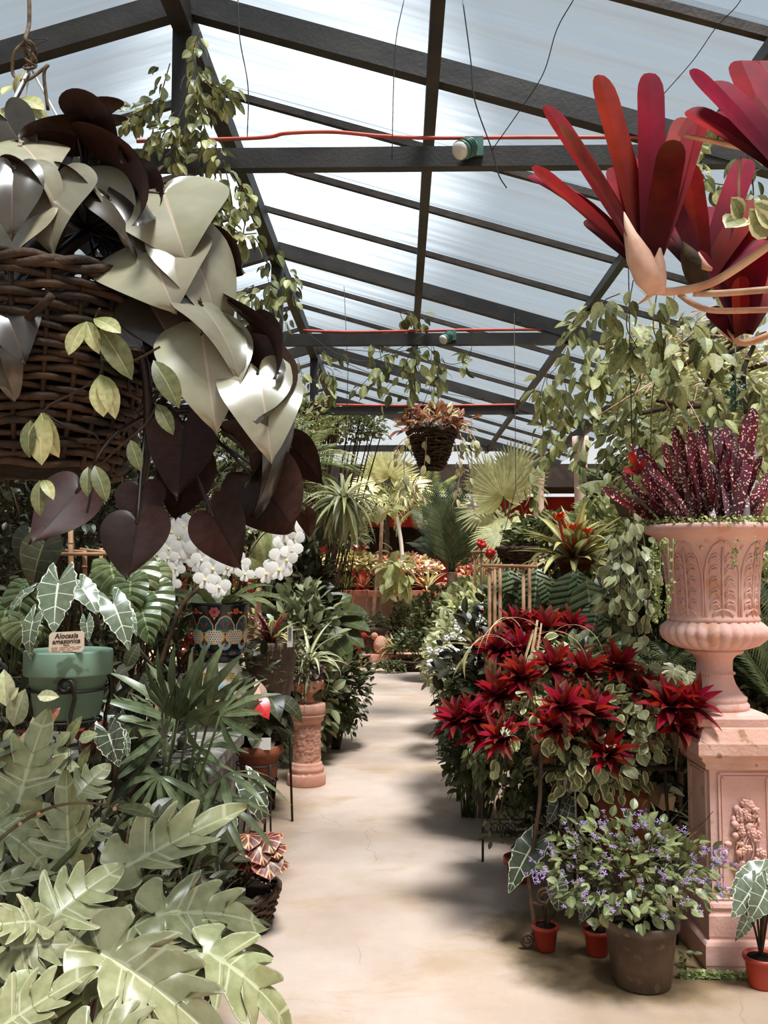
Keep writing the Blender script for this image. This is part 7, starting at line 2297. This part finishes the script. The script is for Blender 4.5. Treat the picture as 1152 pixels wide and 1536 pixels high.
for k in range(12):
    d = rnd_dir(r)
    mb.tube([c, c + d * 0.11], [0.03, 0.001], 4)
part(sr, 'points', mb, MATS['tag_white'], 'stuff')
part(sr, 'thread', MB().tube([c, (c.x, c.y, zr(c.x))], 0.002, 4), MATS['wire'])
# back garden beyond the building's openings, so no hole shows
for k, (x, y, z, rx, rz, m, lab) in enumerate(((2.6, 17.0, 1.5, 1.2, 1.2, 'mid_leaf', 'green shrub in front of the red building, right of the fan palm'), (4.6, 15.5, 1.6, 1.4, 1.5, 'sunlit_leaf', 'sunlit tall shrub far right beyond the pink columns'), (4.4, 11.5, 1.6, 1.1, 1.6, 'sunlit_leaf', 'tall sunlit shrub outside the columns, second from the building'), (4.2, 8.4, 1.5, 1.1, 1.5, 'pale_leaf', 'pale tall shrub outside the columns behind the urn'), (3.8, 5.8, 1.4, 0.9, 1.4, 'vine_leaf', 'tall green shrub outside the nearest column, far right'), (-2.6, 17.2, 1.5, 1.1, 1.2, 'mid_leaf', 'green shrub in front of the red building, far left'), (1.5, 18.2, 1.0, 0.6, 0.8, 'copper_leaf', 'russet shrub against the red building'))):
    shrub('garden_shrub', lab, 'shrub', (x, y, z), (rx, 0.8, rz), E[m], 1900, 0.14, 150 + k, base=(x, y, 0), nt=18, th=0.02)

# ------------------------------------------------------------------ centre hanging basket
HB = P(648, 705, 9.0)
hb = thing('hanging_basket', 'dark cone-shaped wicker basket hanging in the middle of the greenhouse', 'basket', HB)
wicker_basket(hb, HB, 0.1, 0.25, 0.38, 13, 'wicker_dark', 48, 20, 0.014, 0.01)
mb = MB()
topw = Vector((HB.x, HB.y, zr(HB.x)))
for a in (0.5, 2.6, 4.7):
    mb.tube([(HB.x + 0.25 * math.cos(a), HB.y + 0.25 * math.sin(a), HB.z + 0.38), (HB.x, HB.y, HB.z + 0.9), topw], 0.003, 4)
part(hb, 'hanger_wires', mb, MATS['wire'])
r = random.Random(161)
hp = thing('basket_plant', 'copper and cream leaved plant filling and trailing from the middle hanging basket', 'plant', (HB.x, HB.y, HB.z + 0.38))
CP = [E['copper_leaf'], E['cream_leaf'], ell('copper_leaf', 'begonia', 0.2, 0.95, 0.8, 0.2)]
for i, M in enumerate(bush_ms((HB.x, HB.y, HB.z + 0.44), (0.34, 0.3, 0.18), 190, 0.15, r, 0.9, 0.0, 0.5, -0.3)):
    put(hp, 'leaf', CP[i % 3], M)
part(hp, 'stems', twigs((HB.x, HB.y, HB.z + 0.42), (0.3, 0.28, 0.2), (HB.x, HB.y, HB.z + 0.345), r, 24, 0.005), MATS['stem_brown'], 'stuff')
for k, pts in enumerate(([(690, 650), (702, 690), (705, 725)], [(682, 660), (690, 700), (684, 750)], [(612, 660), (606, 700), (610, 740)], [(640, 655), (636, 700), (622, 730), (640, 750)], [(700, 640), (715, 665), (716, 700)], [(620, 650), (600, 665), (590, 690)])):
    vine(hp, [P(x, y, 8.75) for x, y in pts], E['cream_leaf'] if k % 2 else E['pale_leaf'], r, 14, 0.11, 0.004, MATS['bract'], 0.03, 0.9)
for k in range(7):
    p = P(625 + k * 14, 630 - r.uniform(0, 10), 9.0)
    part(hp, 'flower_stalk', MB().tube([P(640 + k * 3, 655, 9.0), p], 0.004, 4), MATS['bract'])
    put(hp, 'leaf', E['copper_leaf'], frame(p, rnd_dir(r) + Vector((0, 0, 1)), rnd_dir(r), 0.12))

# ------------------------------------------------------------------ climbing vines on the frame
VL = [ell('vine_leaf', 'vine_leaf', 0.27, 0.8, 0.5, 0.18, 7, 1), ell('vine_leaf', 'mid_leaf', 0.27, 0.8, 0.7, 0.2, 7, 1), ell('vine_leaf', 'sunlit_leaf', 0.27, 0.8, 0.5, 0.15, 7, 1)]


def climber(label, paths, seed, n=22, size=0.085, side=0.045, forms=(0, 1, 2), th=0.003, trip=False, name='climbing_vine', drp=0.6):
    root = thing(name, label, 'vine', P(*paths[0][0]))
    rr_ = random.Random(seed)
    for pts in paths:
        vine(root, [P(*q) for q in pts], [VL[k] for k in forms], rr_, n, size, th, MATS['vine_stem'], side, drp, trip)
    return root


climber('leafy vine climbing the nearest king post of the roof', [
    [(300, 45, 4.0), (290, 80, 4.0), (300, 120, 4.0), (290, 160, 4.0)], [(290, 105, 3.95), (300, 150, 3.95), (285, 190, 3.95), (250, 200, 3.95)], [(255, 95, 4.0), (245, 130, 4.0), (235, 170, 4.0), (225, 215, 4.0)],
    [(305, 120, 3.95), (330, 140, 3.95), (345, 120, 4.0)], [(240, 150, 3.95), (215, 165, 3.95), (190, 175, 4.0)], [(300, 160, 3.95), (310, 200, 3.95), (330, 230, 3.95)], [(270, 190, 3.95), (262, 220, 3.95), (258, 260, 3.95), (275, 280, 3.95)], [(280, 150, 3.95), (262, 185, 3.95), (240, 200, 3.95)]], 171, 34, 0.075, 0.06)
climber('leafy vine hanging below the nearest crossbeam beside the big basket', [
    [(306, 219, 4.14), (304, 240, 4.06), (310, 270, 4.0), (318, 310, 4.0), (322, 345, 4.0)], [(335, 240, 4.0), (345, 285, 4.0), (350, 330, 4.0), (345, 375, 4.0)], [(325, 250, 4.0), (320, 300, 4.0), (335, 340, 4.0)], [(355, 265, 4.0), (372, 300, 4.0), (365, 350, 4.0)], [(310, 300, 4.0), (300, 340, 4.0), (295, 370, 4.0)], [(340, 330, 4.0), (360, 350, 4.0), (385, 350, 4.0)]], 172, 26, 0.08, 0.05)
climber('vine twining round the second king post of the roof', [
    [(410, 360, 7.2), (400, 400, 7.2), (405, 440, 7.2), (395, 470, 7.2)], [(430, 400, 7.2), (440, 430, 7.2), (430, 470, 7.2), (420, 490, 7.2)], [(395, 430, 7.2), (375, 440, 7.2), (362, 460, 7.2)], [(400, 470, 7.2), (380, 485, 7.2), (372, 500, 7.2)]], 173, 26, 0.12, 0.08)
climber('vine with bright hanging leaf sprays below the second crossbeam in the middle', [
    [(600, 470, 7.5), (612, 500, 7.5), (620, 530, 7.5), (630, 560, 7.5)], [(470, 520, 7.6), (530, 525, 7.6), (590, 528, 7.6), (640, 520, 7.6)], [(560, 500, 7.5), (572, 540, 7.5), (566, 590, 7.5)], [(620, 520, 7.6), (600, 560, 7.5), (572, 600, 7.5)], [(640, 520, 7.6), (670, 545, 7.6), (700, 540, 7.6), (708, 520, 7.6)], [(625, 540, 7.5), (620, 570, 7.5), (610, 590, 7.5)], [(600, 470, 7.4), (625, 468, 7.4), (640, 485, 7.4)], [(590, 530, 7.5), (550, 570, 7.5), (540, 580, 7.5)], [(650, 520, 7.5), (660, 560, 7.5), (650, 575, 7.5)]], 174, 15, 0.13, 0.07)
climber('thin vine strung between the left post and the third crossbeam', [
    [(430, 545, 8.2), (470, 570, 8.4), (505, 590, 8.6), (470, 600, 8.6)], [(440, 520, 8.2), (452, 560, 8.3), (440, 590, 8.4)], [(480, 545, 8.0), (500, 560, 8.2), (482, 590, 8.2)]], 175, 16, 0.12, 0.07)
climber('leafy vine round the roof corner behind the red bromeliads', [
    [(1080, 180, 3.4), (1040, 195, 3.4), (1010, 215, 3.4), (1000, 240, 3.4)], [(1060, 205, 3.4), (1040, 240, 3.4), (1060, 270, 3.4), (1100, 280, 3.4)], [(1000, 215, 3.4), (1010, 260, 3.4), (1035, 270, 3.4)], [(1090, 250, 3.4), (1100, 320, 3.4), (1085, 380, 3.4)], [(1120, 220, 3.4), (1130, 290, 3.4), (1120, 360, 3.4), (1140, 420, 3.4)], [(1060, 330, 3.5), (1075, 380, 3.5), (1060, 420, 3.5)], [(1100, 290, 3.5), (1140, 330, 3.5), (1130, 400, 3.5)]], 176, 22, 0.085, 0.05)
climber('vine with large three-part leaves hanging below the tallest red bromeliad', [
    [(950, 420, 4.3), (945, 450, 4.3), (940, 490, 4.3), (955, 520, 4.3)], [(985, 440, 4.2), (980, 490, 4.2), (990, 530, 4.2), (978, 600, 4.2), (976, 700, 4.2)], [(930, 440, 4.4), (905, 455, 4.4), (925, 490, 4.4)], [(990, 480, 4.2), (1010, 490, 4.2), (1025, 470, 4.2)], [(1030, 480, 4.2), (1060, 500, 4.2), (1075, 540, 4.2)], [(960, 500, 4.3), (945, 530, 4.3), (950, 560, 4.3)], [(1040, 500, 4.1), (1010, 530, 4.1), (1020, 570, 4.1)]], 177, 13, 0.125, 0.06, (0, 1, 2))
climber('sunlit vine draped over the right end of the second crossbeam', [
    [(900, 450, 6.6), (880, 470, 6.6), (860, 490, 6.6), (850, 510, 6.6)], [(890, 440, 6.6), (910, 480, 6.6), (900, 530, 6.6), (905, 580, 6.6)], [(880, 500, 6.6), (880, 530, 6.6), (870, 555, 6.6)], [(930, 480, 6.6), (925, 540, 6.6), (940, 590, 6.6)], [(850, 520, 6.8), (835, 550, 6.8), (820, 570, 6.8), (830, 600, 6.8)], [(840, 550, 6.8), (850, 590, 6.8), (842, 620, 6.8)], [(820, 560, 6.8), (810, 600, 6.8), (815, 650, 6.8)], [(915, 520, 6.6), (895, 560, 6.6), (880, 600, 6.6)]], 178, 20, 0.14, 0.1, (2, 2, 0))
climber('vine wound round the head of the second visible pink column', [
    [(830, 610, 9.8), (850, 640, 9.8), (830, 665, 9.8), (810, 690, 9.8)], [(880, 640, 9.6), (870, 680, 9.6), (875, 705, 9.6)], [(860, 600, 9.6), (900, 630, 9.6), (930, 620, 9.6)], [(800, 690, 10.4), (795, 720, 10.4), (805, 740, 10.4)], [(870, 610, 9.6), (840, 630, 9.6), (815, 640, 9.6)]], 179, 20, 0.17, 0.1, (0, 1, 2))
# spreading canopy on the right
r = random.Random(181)
tr_ = thing('spreading_tree', 'sunlit vine-covered tree with pale leaves and bare brown stems, right of the columns', 'tree', (3.0, 6.6, 0))
part(tr_, 'trunk', MB().tube(arc([(3.0, 6.6, 0), (2.95, 6.6, 1.2), (2.85, 6.5, 2.2), (2.7, 6.3, 3.0)], 6), [0.09 - 0.002 * q for q in range(19)], 9), MATS['stem_brown'])
for pts in ([(1060, 580, 5.6), (1075, 540, 5.5), (1092, 515, 5.4), (1100, 500, 5.4)], [(1064, 570, 5.6), (1085, 540, 5.6), (1096, 515, 5.4)], [(1100, 570, 5.6), (1096, 530, 5.5), (1092, 515, 5.4)], [(1110, 600, 5.6), (1116, 560, 5.6), (1150, 545, 5.5)], [(985, 600, 5.2), (1040, 610, 5.2), (1080, 600, 5.3)], [(960, 620, 5.2), (1000, 612, 5.2), (1040, 604, 5.2)], [(1120, 620, 5.2), (1115, 560, 5.3), (1130, 520, 5.4)], [(985, 560, 5.3), (1030, 545, 5.2), (1060, 520, 5.2), (1090, 530, 5.2), (1150, 500, 5.2)]):
    part(tr_, 'branch', MB().tube(arc([P(*q) for q in pts], 6), 0.016, 6), MATS['stem_brown'])
for c, rad, n, s, m in ((P(1050, 620, 6.2), (0.62, 0.4, 0.55), 1300, 0.075, 'sunlit_leaf'), (P(1110, 600, 5.6), (0.6, 0.4, 0.6), 1200, 0.07, 'pale_leaf'), (P(985, 650, 7.2), (0.5, 0.4, 0.45), 900, 0.085, 'vine_leaf'), (P(1060, 560, 6.6), (0.8, 0.4, 0.45), 900, 0.08, 'sunlit_leaf'), (P(1140, 700, 5.4), (0.6, 0.4, 0.5), 1100, 0.07, 'sunlit_leaf'), (P(985, 540, 7.4), (0.6, 0.3, 0.35), 420, 0.09, 'sunlit_leaf'), (P(1000, 710, 6.8), (0.45, 0.4, 0.35), 800, 0.075, 'pale_leaf')):
    put(tr_, 'foliage', scatter('foliage', E[m], bush_ms(c, rad, n, s, r, 0.2, 0.3, 0.2, -0.9)), Matrix.Identity(4), 'stuff')
mb = MB()
for k in range(70):
    a = P(r.uniform(960, 1150), r.uniform(480, 640), r.uniform(5.0, 6.6))
    d = rnd_dir(r)
    mb.tube(arc([a, a + d * 0.18 + rnd_dir(r) * .06, a + d * 0.4 - Vector((0, 0, .08))], 4), 0.0035, 4)
part(tr_, 'tendrils', mb, MATS['bract'], 'stuff')
jv = thing('jade_vine', 'hanging blue-green flower cluster among the pale leaves above the urn', 'flower', P(1105, 580, 4.6))
Ms = []
for k in range(90):
    t = r.random()
    c = P(1103, 575 + 38 * t, 4.6) + rnd_dir(r) * (0.045 * (1 - t * .6))
    Ms.append(frame(c, rnd_dir(r) - Vector((0, 0, .4)), rnd_dir(r), 0.035))
put(jv, 'petals', scatter('petals', leafmesh('petal', *o_ell(0.22, 0.9, 5), [MATS['lamp_green']], ns=1, bend=1.2, fold=0.2), Ms), Matrix.Identity(4), 'stuff')
part(jv, 'stem', MB().tube([P(1103, 520, 4.6), P(1103, 615, 4.6)], 0.004, 5), MATS['stem_green'])
climber('sparse leafy vine hanging in front of the pale tree above the urn', [
    [(1045, 560, 4.4), (1070, 590, 4.4), (1080, 630, 4.4)], [(1120, 560, 4.3), (1140, 590, 4.3), (1130, 640, 4.3)], [(1000, 560, 4.5), (1010, 600, 4.5), (1000, 640, 4.5)], [(960, 570, 4.6), (945, 610, 4.6), (960, 650, 4.6)], [(1085, 640, 4.4), (1050, 650, 4.4), (1020, 680, 4.4)], [(930, 600, 4.6), (920, 650, 4.6), (905, 690, 4.6)]], 182, 20, 0.085, 0.05, (0, 1, 2))

# ------------------------------------------------------------------ middle right, behind the table
# bamboo frame
bq = thing('bamboo_frame', 'tall bamboo plant frame at the back of the iron table, behind the red bromeliad mound', 'trellis', (P(740, 940, 4.68).x, 4.68, 0.71))
for x, y1, d in ((734, 852, 4.66), (742, 850, 4.7), (750, 852, 4.7), (785, 850, 4.66), (794, 850, 4.7)):
    b = P(x, 1010, d)
    part(bq, 'upright', MB().tube([(b.x, b.y, 0.71), P(x, y1, d)], 0.0095, 7), MATS['bamboo'])
for a, b, d in (((722, 848), (806, 850), 4.645), ((728, 855), (770, 848), 4.7), ((780, 858), (804, 845), 4.7)):
    part(bq, 'crossbar', MB().tube([P(*a, d), P(*b, d)], 0.0095, 7), MATS['bamboo'])
bq2 = thing('bamboo_frame', 'low bamboo frame with red flowers farther back, left of the tall one', 'trellis', (P(715, 900, 7.2).x, 7.2, 0))
for x in (712, 722, 738):
    b = P(x, 900, 7.2)
    part(bq2, 'upright', MB().tube([(b.x, b.y, 0), P(x, 828, 7.2)], 0.011, 7), MATS['bamboo'])
part(bq2, 'crossbar', MB().tube([P(706, 828, 7.18), P(745, 828, 7.18)], 0.012, 7), MATS['bamboo'])
# big ribbed leaves
r = random.Random(191)
leafy('velvet_plant', 'tall plant with long ribbed dark green leaves behind the bromeliad mound', 'plant', (P(800, 960, 5.0).x, 5.0, 0.5),
      [(765, 852, 752, 935, 5.1, 5.0, (-.2, .3, 1), 0), (776, 855, 784, 930, 5.1, 5.0, (.2, .3, 1), 0), (806, 850, 800, 930, 5.0, 4.9, (-.1, .3, 1), 0), (815, 860, 838, 915, 5.0, 4.9, (.4, .3, 1), 0), (750, 880, 730, 925, 5.2, 5.1, (-.4, .4, 1), 0), (845, 880, 832, 930, 4.9, 4.85, (-.1, .3, 1), 0)], [E['ribbed_dark']], wide=1.25)
leafy('velvet_plant', 'plant with arching ribbed leaves between the orange flowers and the hanging round leaves', 'plant', (P(870, 960, 4.9).x, 4.9, 0.5),
      [(860, 855, 842, 940, 4.8, 4.7, (-.3, .4, 1), 0), (866, 854, 892, 940, 4.8, 4.7, (.5, .3, 1), 0), (880, 865, 900, 985, 4.75, 4.65, (.2, .2, 1), 0), (900, 900, 882, 970, 4.7, 4.6, (-.2, .3, 1), 0), (912, 905, 930, 980, 4.7, 4.6, (.3, .3, 1), 0), (930, 920, 955, 985, 4.75, 4.7, (.2, .2, 1), 0), (850, 870, 825, 900, 4.85, 4.8, (-.4, .5, .9), 0)], [E['ribbed_dark']], wide=1.25)
# bromeliad with orange flower spikes on a post
GC = P(862, 838, 5.3)
pot('clay_pot', 'terracotta pot lifted on a stand behind the mound, holding the orange-flowered bromeliad', (GC.x, GC.y, GC.z - 0.16), 0.075, 0.1, 0.16, MATS['terracotta_dark'])
single('plant_stand', MB().lathe([(0.14, 0), (0.14, 0.03), (0.03, 0.06), (0.03, GC.z - 0.2), (0.12, GC.z - 0.18), (0.12, GC.z - 0.162)], 18, (GC.x, GC.y, 0)), MATS['wood_log'], 'turned wooden plant stand hidden under the orange-flowered bromeliad', 'stand', loc=(GC.x, GC.y, 0))
gz = thing('orange_bromeliad', 'bromeliad with olive-yellow arching blades and three orange flower spikes', 'bromeliad', (GC.x, GC.y, GC.z - 0.03))
YB = [strap('strap_leaf', 'yellow_strap', 0.075, b, 0.35, 11, False, 2) for b in (0.5, 1.0, 1.5)]
rosette(gz, (GC.x, GC.y, GC.z - 0.02), YB, 60, 0.44, r, 84, 4, 1.0)
for bx, by, tx, ty in ((846, 815, 838, 778), (852, 800, 840, 773), (860, 810, 859, 790), (882, 812, 881, 796)):
    a, b = P(bx, by, 5.15), P(tx, ty, 5.12)
    part(gz, 'flower_stalk', MB().tube([P(862, 835, 5.3), a, b], [0.006, 0.008, 0.01], 6), MATS['petal_red'])
    root = gz
    for k in range(12):
        q = k * 2.4
        put(root, 'bract', ST_SM[1] if False else leafmesh('bract_leaf', *o_ell(0.2, 0.8, 6), [MATS['petal_orange']], ns=1, bend=0.4, fold=0.3) if k == 0 else bpy.data.meshes['bract_leaf'], frame(b + Vector((0, 0, -0.02)), (math.cos(q) * .8, math.sin(q) * .8, 0.5 + .06 * k), (0, 0, 1), 0.06))
# hanging round-leaved plant beside the urn
dv = thing('round_leaf_vine', 'hanging plant with round cream-edged leaves, left of the urn bowl', 'vine', P(940, 770, 4.3))
r = random.Random(201)
for pts in ([(945, 765), (935, 820), (930, 880), (925, 930)], [(950, 770), (955, 830), (958, 890), (952, 940), (960, 975)], [(930, 780), (915, 830), (918, 880), (905, 900)], [(960, 775), (970, 840), (972, 900), (966, 950)], [(940, 790), (945, 850), (940, 900), (945, 960)], [(955, 800), (930, 850), (938, 900)]):
    vine(dv, [P(x, y, 4.25 + r.uniform(-.1, .1)) for x, y in pts], [E['cream_round'], E['grey_green']], r, 40, 0.07, 0.003, MATS['vine_stem'], 0.06, 0.7)
for x, y in ((949, 795), (957, 772)):
    b = P(x, y + 12, 4.1)
    put(dv, 'leaf', E['pale_leaf'], frame(b, (0, -.2, 1), (0, -1, .2), 0.07, 0.075, 0.07))
pot('hanging_pot', 'dark hanging pot that the round cream-edged leaves spill from', P(950, 775, 4.4), 0.07, 0.1, 0.1, MATS['brown_pot'])
part(bpy.data.objects['hanging_pot'], 'hanger_wire', MB().tube([P(950, 775, 4.4) + Vector((0, 0, .1)), Vector((P(950, 775, 4.4).x, 4.4, zr(P(950, 775, 4.4).x)))], 0.003, 4), MATS['wire'])
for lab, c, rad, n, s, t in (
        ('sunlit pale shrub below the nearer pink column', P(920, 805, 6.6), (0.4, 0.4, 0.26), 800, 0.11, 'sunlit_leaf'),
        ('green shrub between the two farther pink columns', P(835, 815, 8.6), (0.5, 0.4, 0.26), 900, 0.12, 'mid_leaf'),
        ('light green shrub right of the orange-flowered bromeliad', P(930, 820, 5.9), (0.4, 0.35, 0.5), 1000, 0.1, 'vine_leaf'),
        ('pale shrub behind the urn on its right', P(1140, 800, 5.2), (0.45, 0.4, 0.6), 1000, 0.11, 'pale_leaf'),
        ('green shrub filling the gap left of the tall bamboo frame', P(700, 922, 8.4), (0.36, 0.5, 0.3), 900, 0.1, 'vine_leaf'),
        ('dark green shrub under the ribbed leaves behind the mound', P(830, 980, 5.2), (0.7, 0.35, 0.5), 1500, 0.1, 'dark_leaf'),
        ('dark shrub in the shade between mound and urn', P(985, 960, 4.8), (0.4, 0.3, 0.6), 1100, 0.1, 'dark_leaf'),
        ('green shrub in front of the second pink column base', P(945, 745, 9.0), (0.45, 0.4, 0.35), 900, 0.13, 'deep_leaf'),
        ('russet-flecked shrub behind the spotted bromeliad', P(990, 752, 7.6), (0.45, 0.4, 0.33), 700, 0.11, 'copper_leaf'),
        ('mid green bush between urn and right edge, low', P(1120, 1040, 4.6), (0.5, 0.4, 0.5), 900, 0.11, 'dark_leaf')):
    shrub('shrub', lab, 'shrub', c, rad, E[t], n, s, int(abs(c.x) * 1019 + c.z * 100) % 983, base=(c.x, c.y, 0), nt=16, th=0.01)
leafy('banana_plant', 'pale broad banana-like leaf reaching right of the second pink column', 'plant', (P(870, 800, 8.0).x, 8.0, 0.3),
      [(940, 745, 868, 712, 7.8, 7.9, (0, .7, .8), 0), (930, 755, 980, 720, 7.8, 7.7, (0, .7, .8), 0), (935, 760, 900, 800, 7.8, 7.6, (0, .7, .8), 0)], [ell('broad_leaf', 'grey_green', 0.2, 0.9, 0.7, 0.2, 9, 2)])
# white impatiens along the path
im = thing('white_impatiens', 'pale leafy plant with many small white flowers beside the path, left of the bromeliads', 'flowers', (0.62, 6.2, 0))
r = random.Random(211)
for c, rad, n, m in ((P(690, 975, 6.0), (0.22, 0.3, 0.3), 420, 'pale_leaf'), (P(712, 935, 6.3), (0.24, 0.3, 0.25), 380, 'sunlit_leaf'), (P(700, 1030, 5.6), (0.16, 0.25, 0.16), 260, 'mid_leaf'), (P(665, 1000, 7.4), (0.2, 0.4, 0.3), 380, 'pale_leaf'), (P(704, 1120, 5.6), (0.17, 0.28, 0.36), 700, 'deep_leaf')):
    put(im, 'foliage', scatter('foliage', E[m], bush_ms(c, rad, n, 0.075, r, 0.5, 0.1, 0.4, -0.8)), Matrix.Identity(4), 'stuff')
    part(im, 'stems', twigs(c, rad, (c.x, c.y, 0.0), r, 12, 0.005), MATS['stem_green'], 'stuff')
wfl = MB()
for q in range(5):
    a = 2 * PI * q / 5
    wfl.blob((0.5 * math.cos(a), 0.5 * math.sin(a), 0), (0.46, 0.46, 0.12), 6, 4)
wfm = wfl.mesh('impatiens_flower', [MATS['white_petal']])
for k in range(130):
    px, py = r.choice(((690, 965), (700, 1000), (715, 935), (692, 985), (668, 985), (688, 1010)))
    c = P(px + r.gauss(0, 13), py + r.gauss(0, 15), 5.66 + r.uniform(-.1, .1))
    put(im, 'flower', wfm, frame(c, (0, 0, 1), (r.uniform(-.4, .4), -1, r.uniform(0, .6)), r.uniform(0.02, 0.03)))
for px, py, d, m, lab in ((660, 945, 9.0, 'petal_red', 'dark red flower cluster at the far end of the white flowers'), (727, 916, 6.0, 'petal_orange', 'orange-red flower among the pale leaves left of the bamboo frame'), (722, 816, 7.1, 'petal_red', 'red anthurium flower on top of the low bamboo frame'), (735, 830, 7.1, 'petal_red', 'small red flower beside the low bamboo frame')):
    c = P(px, py, d)
    root = thing('red_flower', lab, 'flower', c)
    mb = MB()
    for k in range(9):
        mb.blob(c + rnd_dir(r) * 0.022 * d / 6, 0.018 * d / 6, 7, 5)
    part(root, 'petals', mb, MATS[m])
    part(root, 'stem', MB().tube([(c.x, c.y + .03, 0.0 if d > 8 else 0.6), (c.x, c.y, c.z)], 0.004, 4), MATS['stem_green'])
fern('striped_grass', 'cream striped grass arching left over the white flowers', P(720, 975, 5.2), 24, 0.36, [strap('blade', 'yellow_strap', 0.05, b, 0.3, 9, False, 1) for b in (1.0, 1.8)], 212, 70, 10, (P(720, 975, 5.2).x, 5.2, 0.1), 'grass', (-0.5, -0.3, 1))
hbk = thing('hanging_basket', 'small dark wicker basket hanging behind the tall bamboo frame', 'basket', P(775, 850, 7.4))
wicker_basket(hbk, P(775, 848, 7.4), 0.1, 0.16, 0.13, 6, 'wicker_dark', 36, 16, 0.012, 0.01)
c = P(775, 840, 7.4)
part(hbk, 'hanger_wires', MB().tube([(c.x - .15, c.y, c.z + .06), (c.x, c.y, c.z + .6), (c.x, c.y, zr(c.x))], 0.003, 4).tube([(c.x + .15, c.y, c.z + .06), (c.x, c.y, c.z + .6)], 0.003, 4), MATS['wire'])
# dark feather palm and ferns right of the urn foot
c = P(1165, 1060, 4.3)
cyr = thing('cycad_palm', 'dark green feather palm at the right edge behind the urn foot', 'palm', (c.x, c.y, 0))
for tx, ty, q in ((1096, 985, 1), (1104, 960, 0), (1118, 945, 0), (1135, 950, 2), (1100, 1010, 1), (1108, 1035, 1), (1122, 970, 0), (1150, 930, 2), (1090, 1000, 1), (1125, 1000, 1), (1140, 970, 0), (1100, 940, 0)):
    t = P(tx, ty, 4.3 + r.uniform(-.2, .3))
    d = t - c
    L = d.length * 1.5
    put(cyr, 'frond', FRD[q], frame(c, d + Vector((0, 0, .12)), Vector((-d.x, -0.7, 0.5)), L))
part(cyr, 'trunk', MB().tube([(c.x, c.y, 0), c], 0.06, 9), MATS['stem_brown'])
c = P(1010, 1000, 4.4)
fern('bronze_fern', 'bronze drooping fern in the shade left of the urn foot', c, 34, 0.4, [frond_mesh('frond', [MATS['stem_brown'], MATS['fern_dark']], 22, 0.24, 0.02, b, 0.9, 0.3, 0.1, 0.4, 0.006, 9) for b in (1.3, 2.0)], 221, 60, -20, (c.x, c.y, 0.2))
c = P(1010, 1018, 4.15)
leafy('lobed_seedling', 'small pale lobed leaf in the shade left of the urn foot', 'plant', (c.x, c.y, 0.6), [(1012, 1000, 1008, 1026, 4.1, 4.05, (0, .5, 1), 0), (1030, 1010, 1036, 1034, 4.1, 4.05, (.2, .5, 1), 0)], LO[:1], wide=1.5)
c = P(1150, 880, 4.9)
fern('sun_fern', 'bright sunlit fern at the right edge behind the urn bowl', c, 30, 0.55, FRB, 222, 70, -25, (c.x, c.y, 0))
c = P(1130, 760, 5.6)
fern('sun_fern', 'pale fern at the right edge above the urn rim', c, 24, 0.5, FRB, 223, 70, -25, (c.x, c.y, 0))
# small things on the floor by the left edge of the path, far
for px, py, d, lab in ((500, 1062, 9.9, 'dark round pot under the broad-leaved plant on the path edge'), (660, 1000, 13.0, 'dark pot at the far right end of the path')):
    q = P(px, py, d)
    pot('garden_pot', lab, (q.x, q.y if px > 600 else 7.9, 0), 0.14, 0.18, 0.3, MATS['brown_pot'])
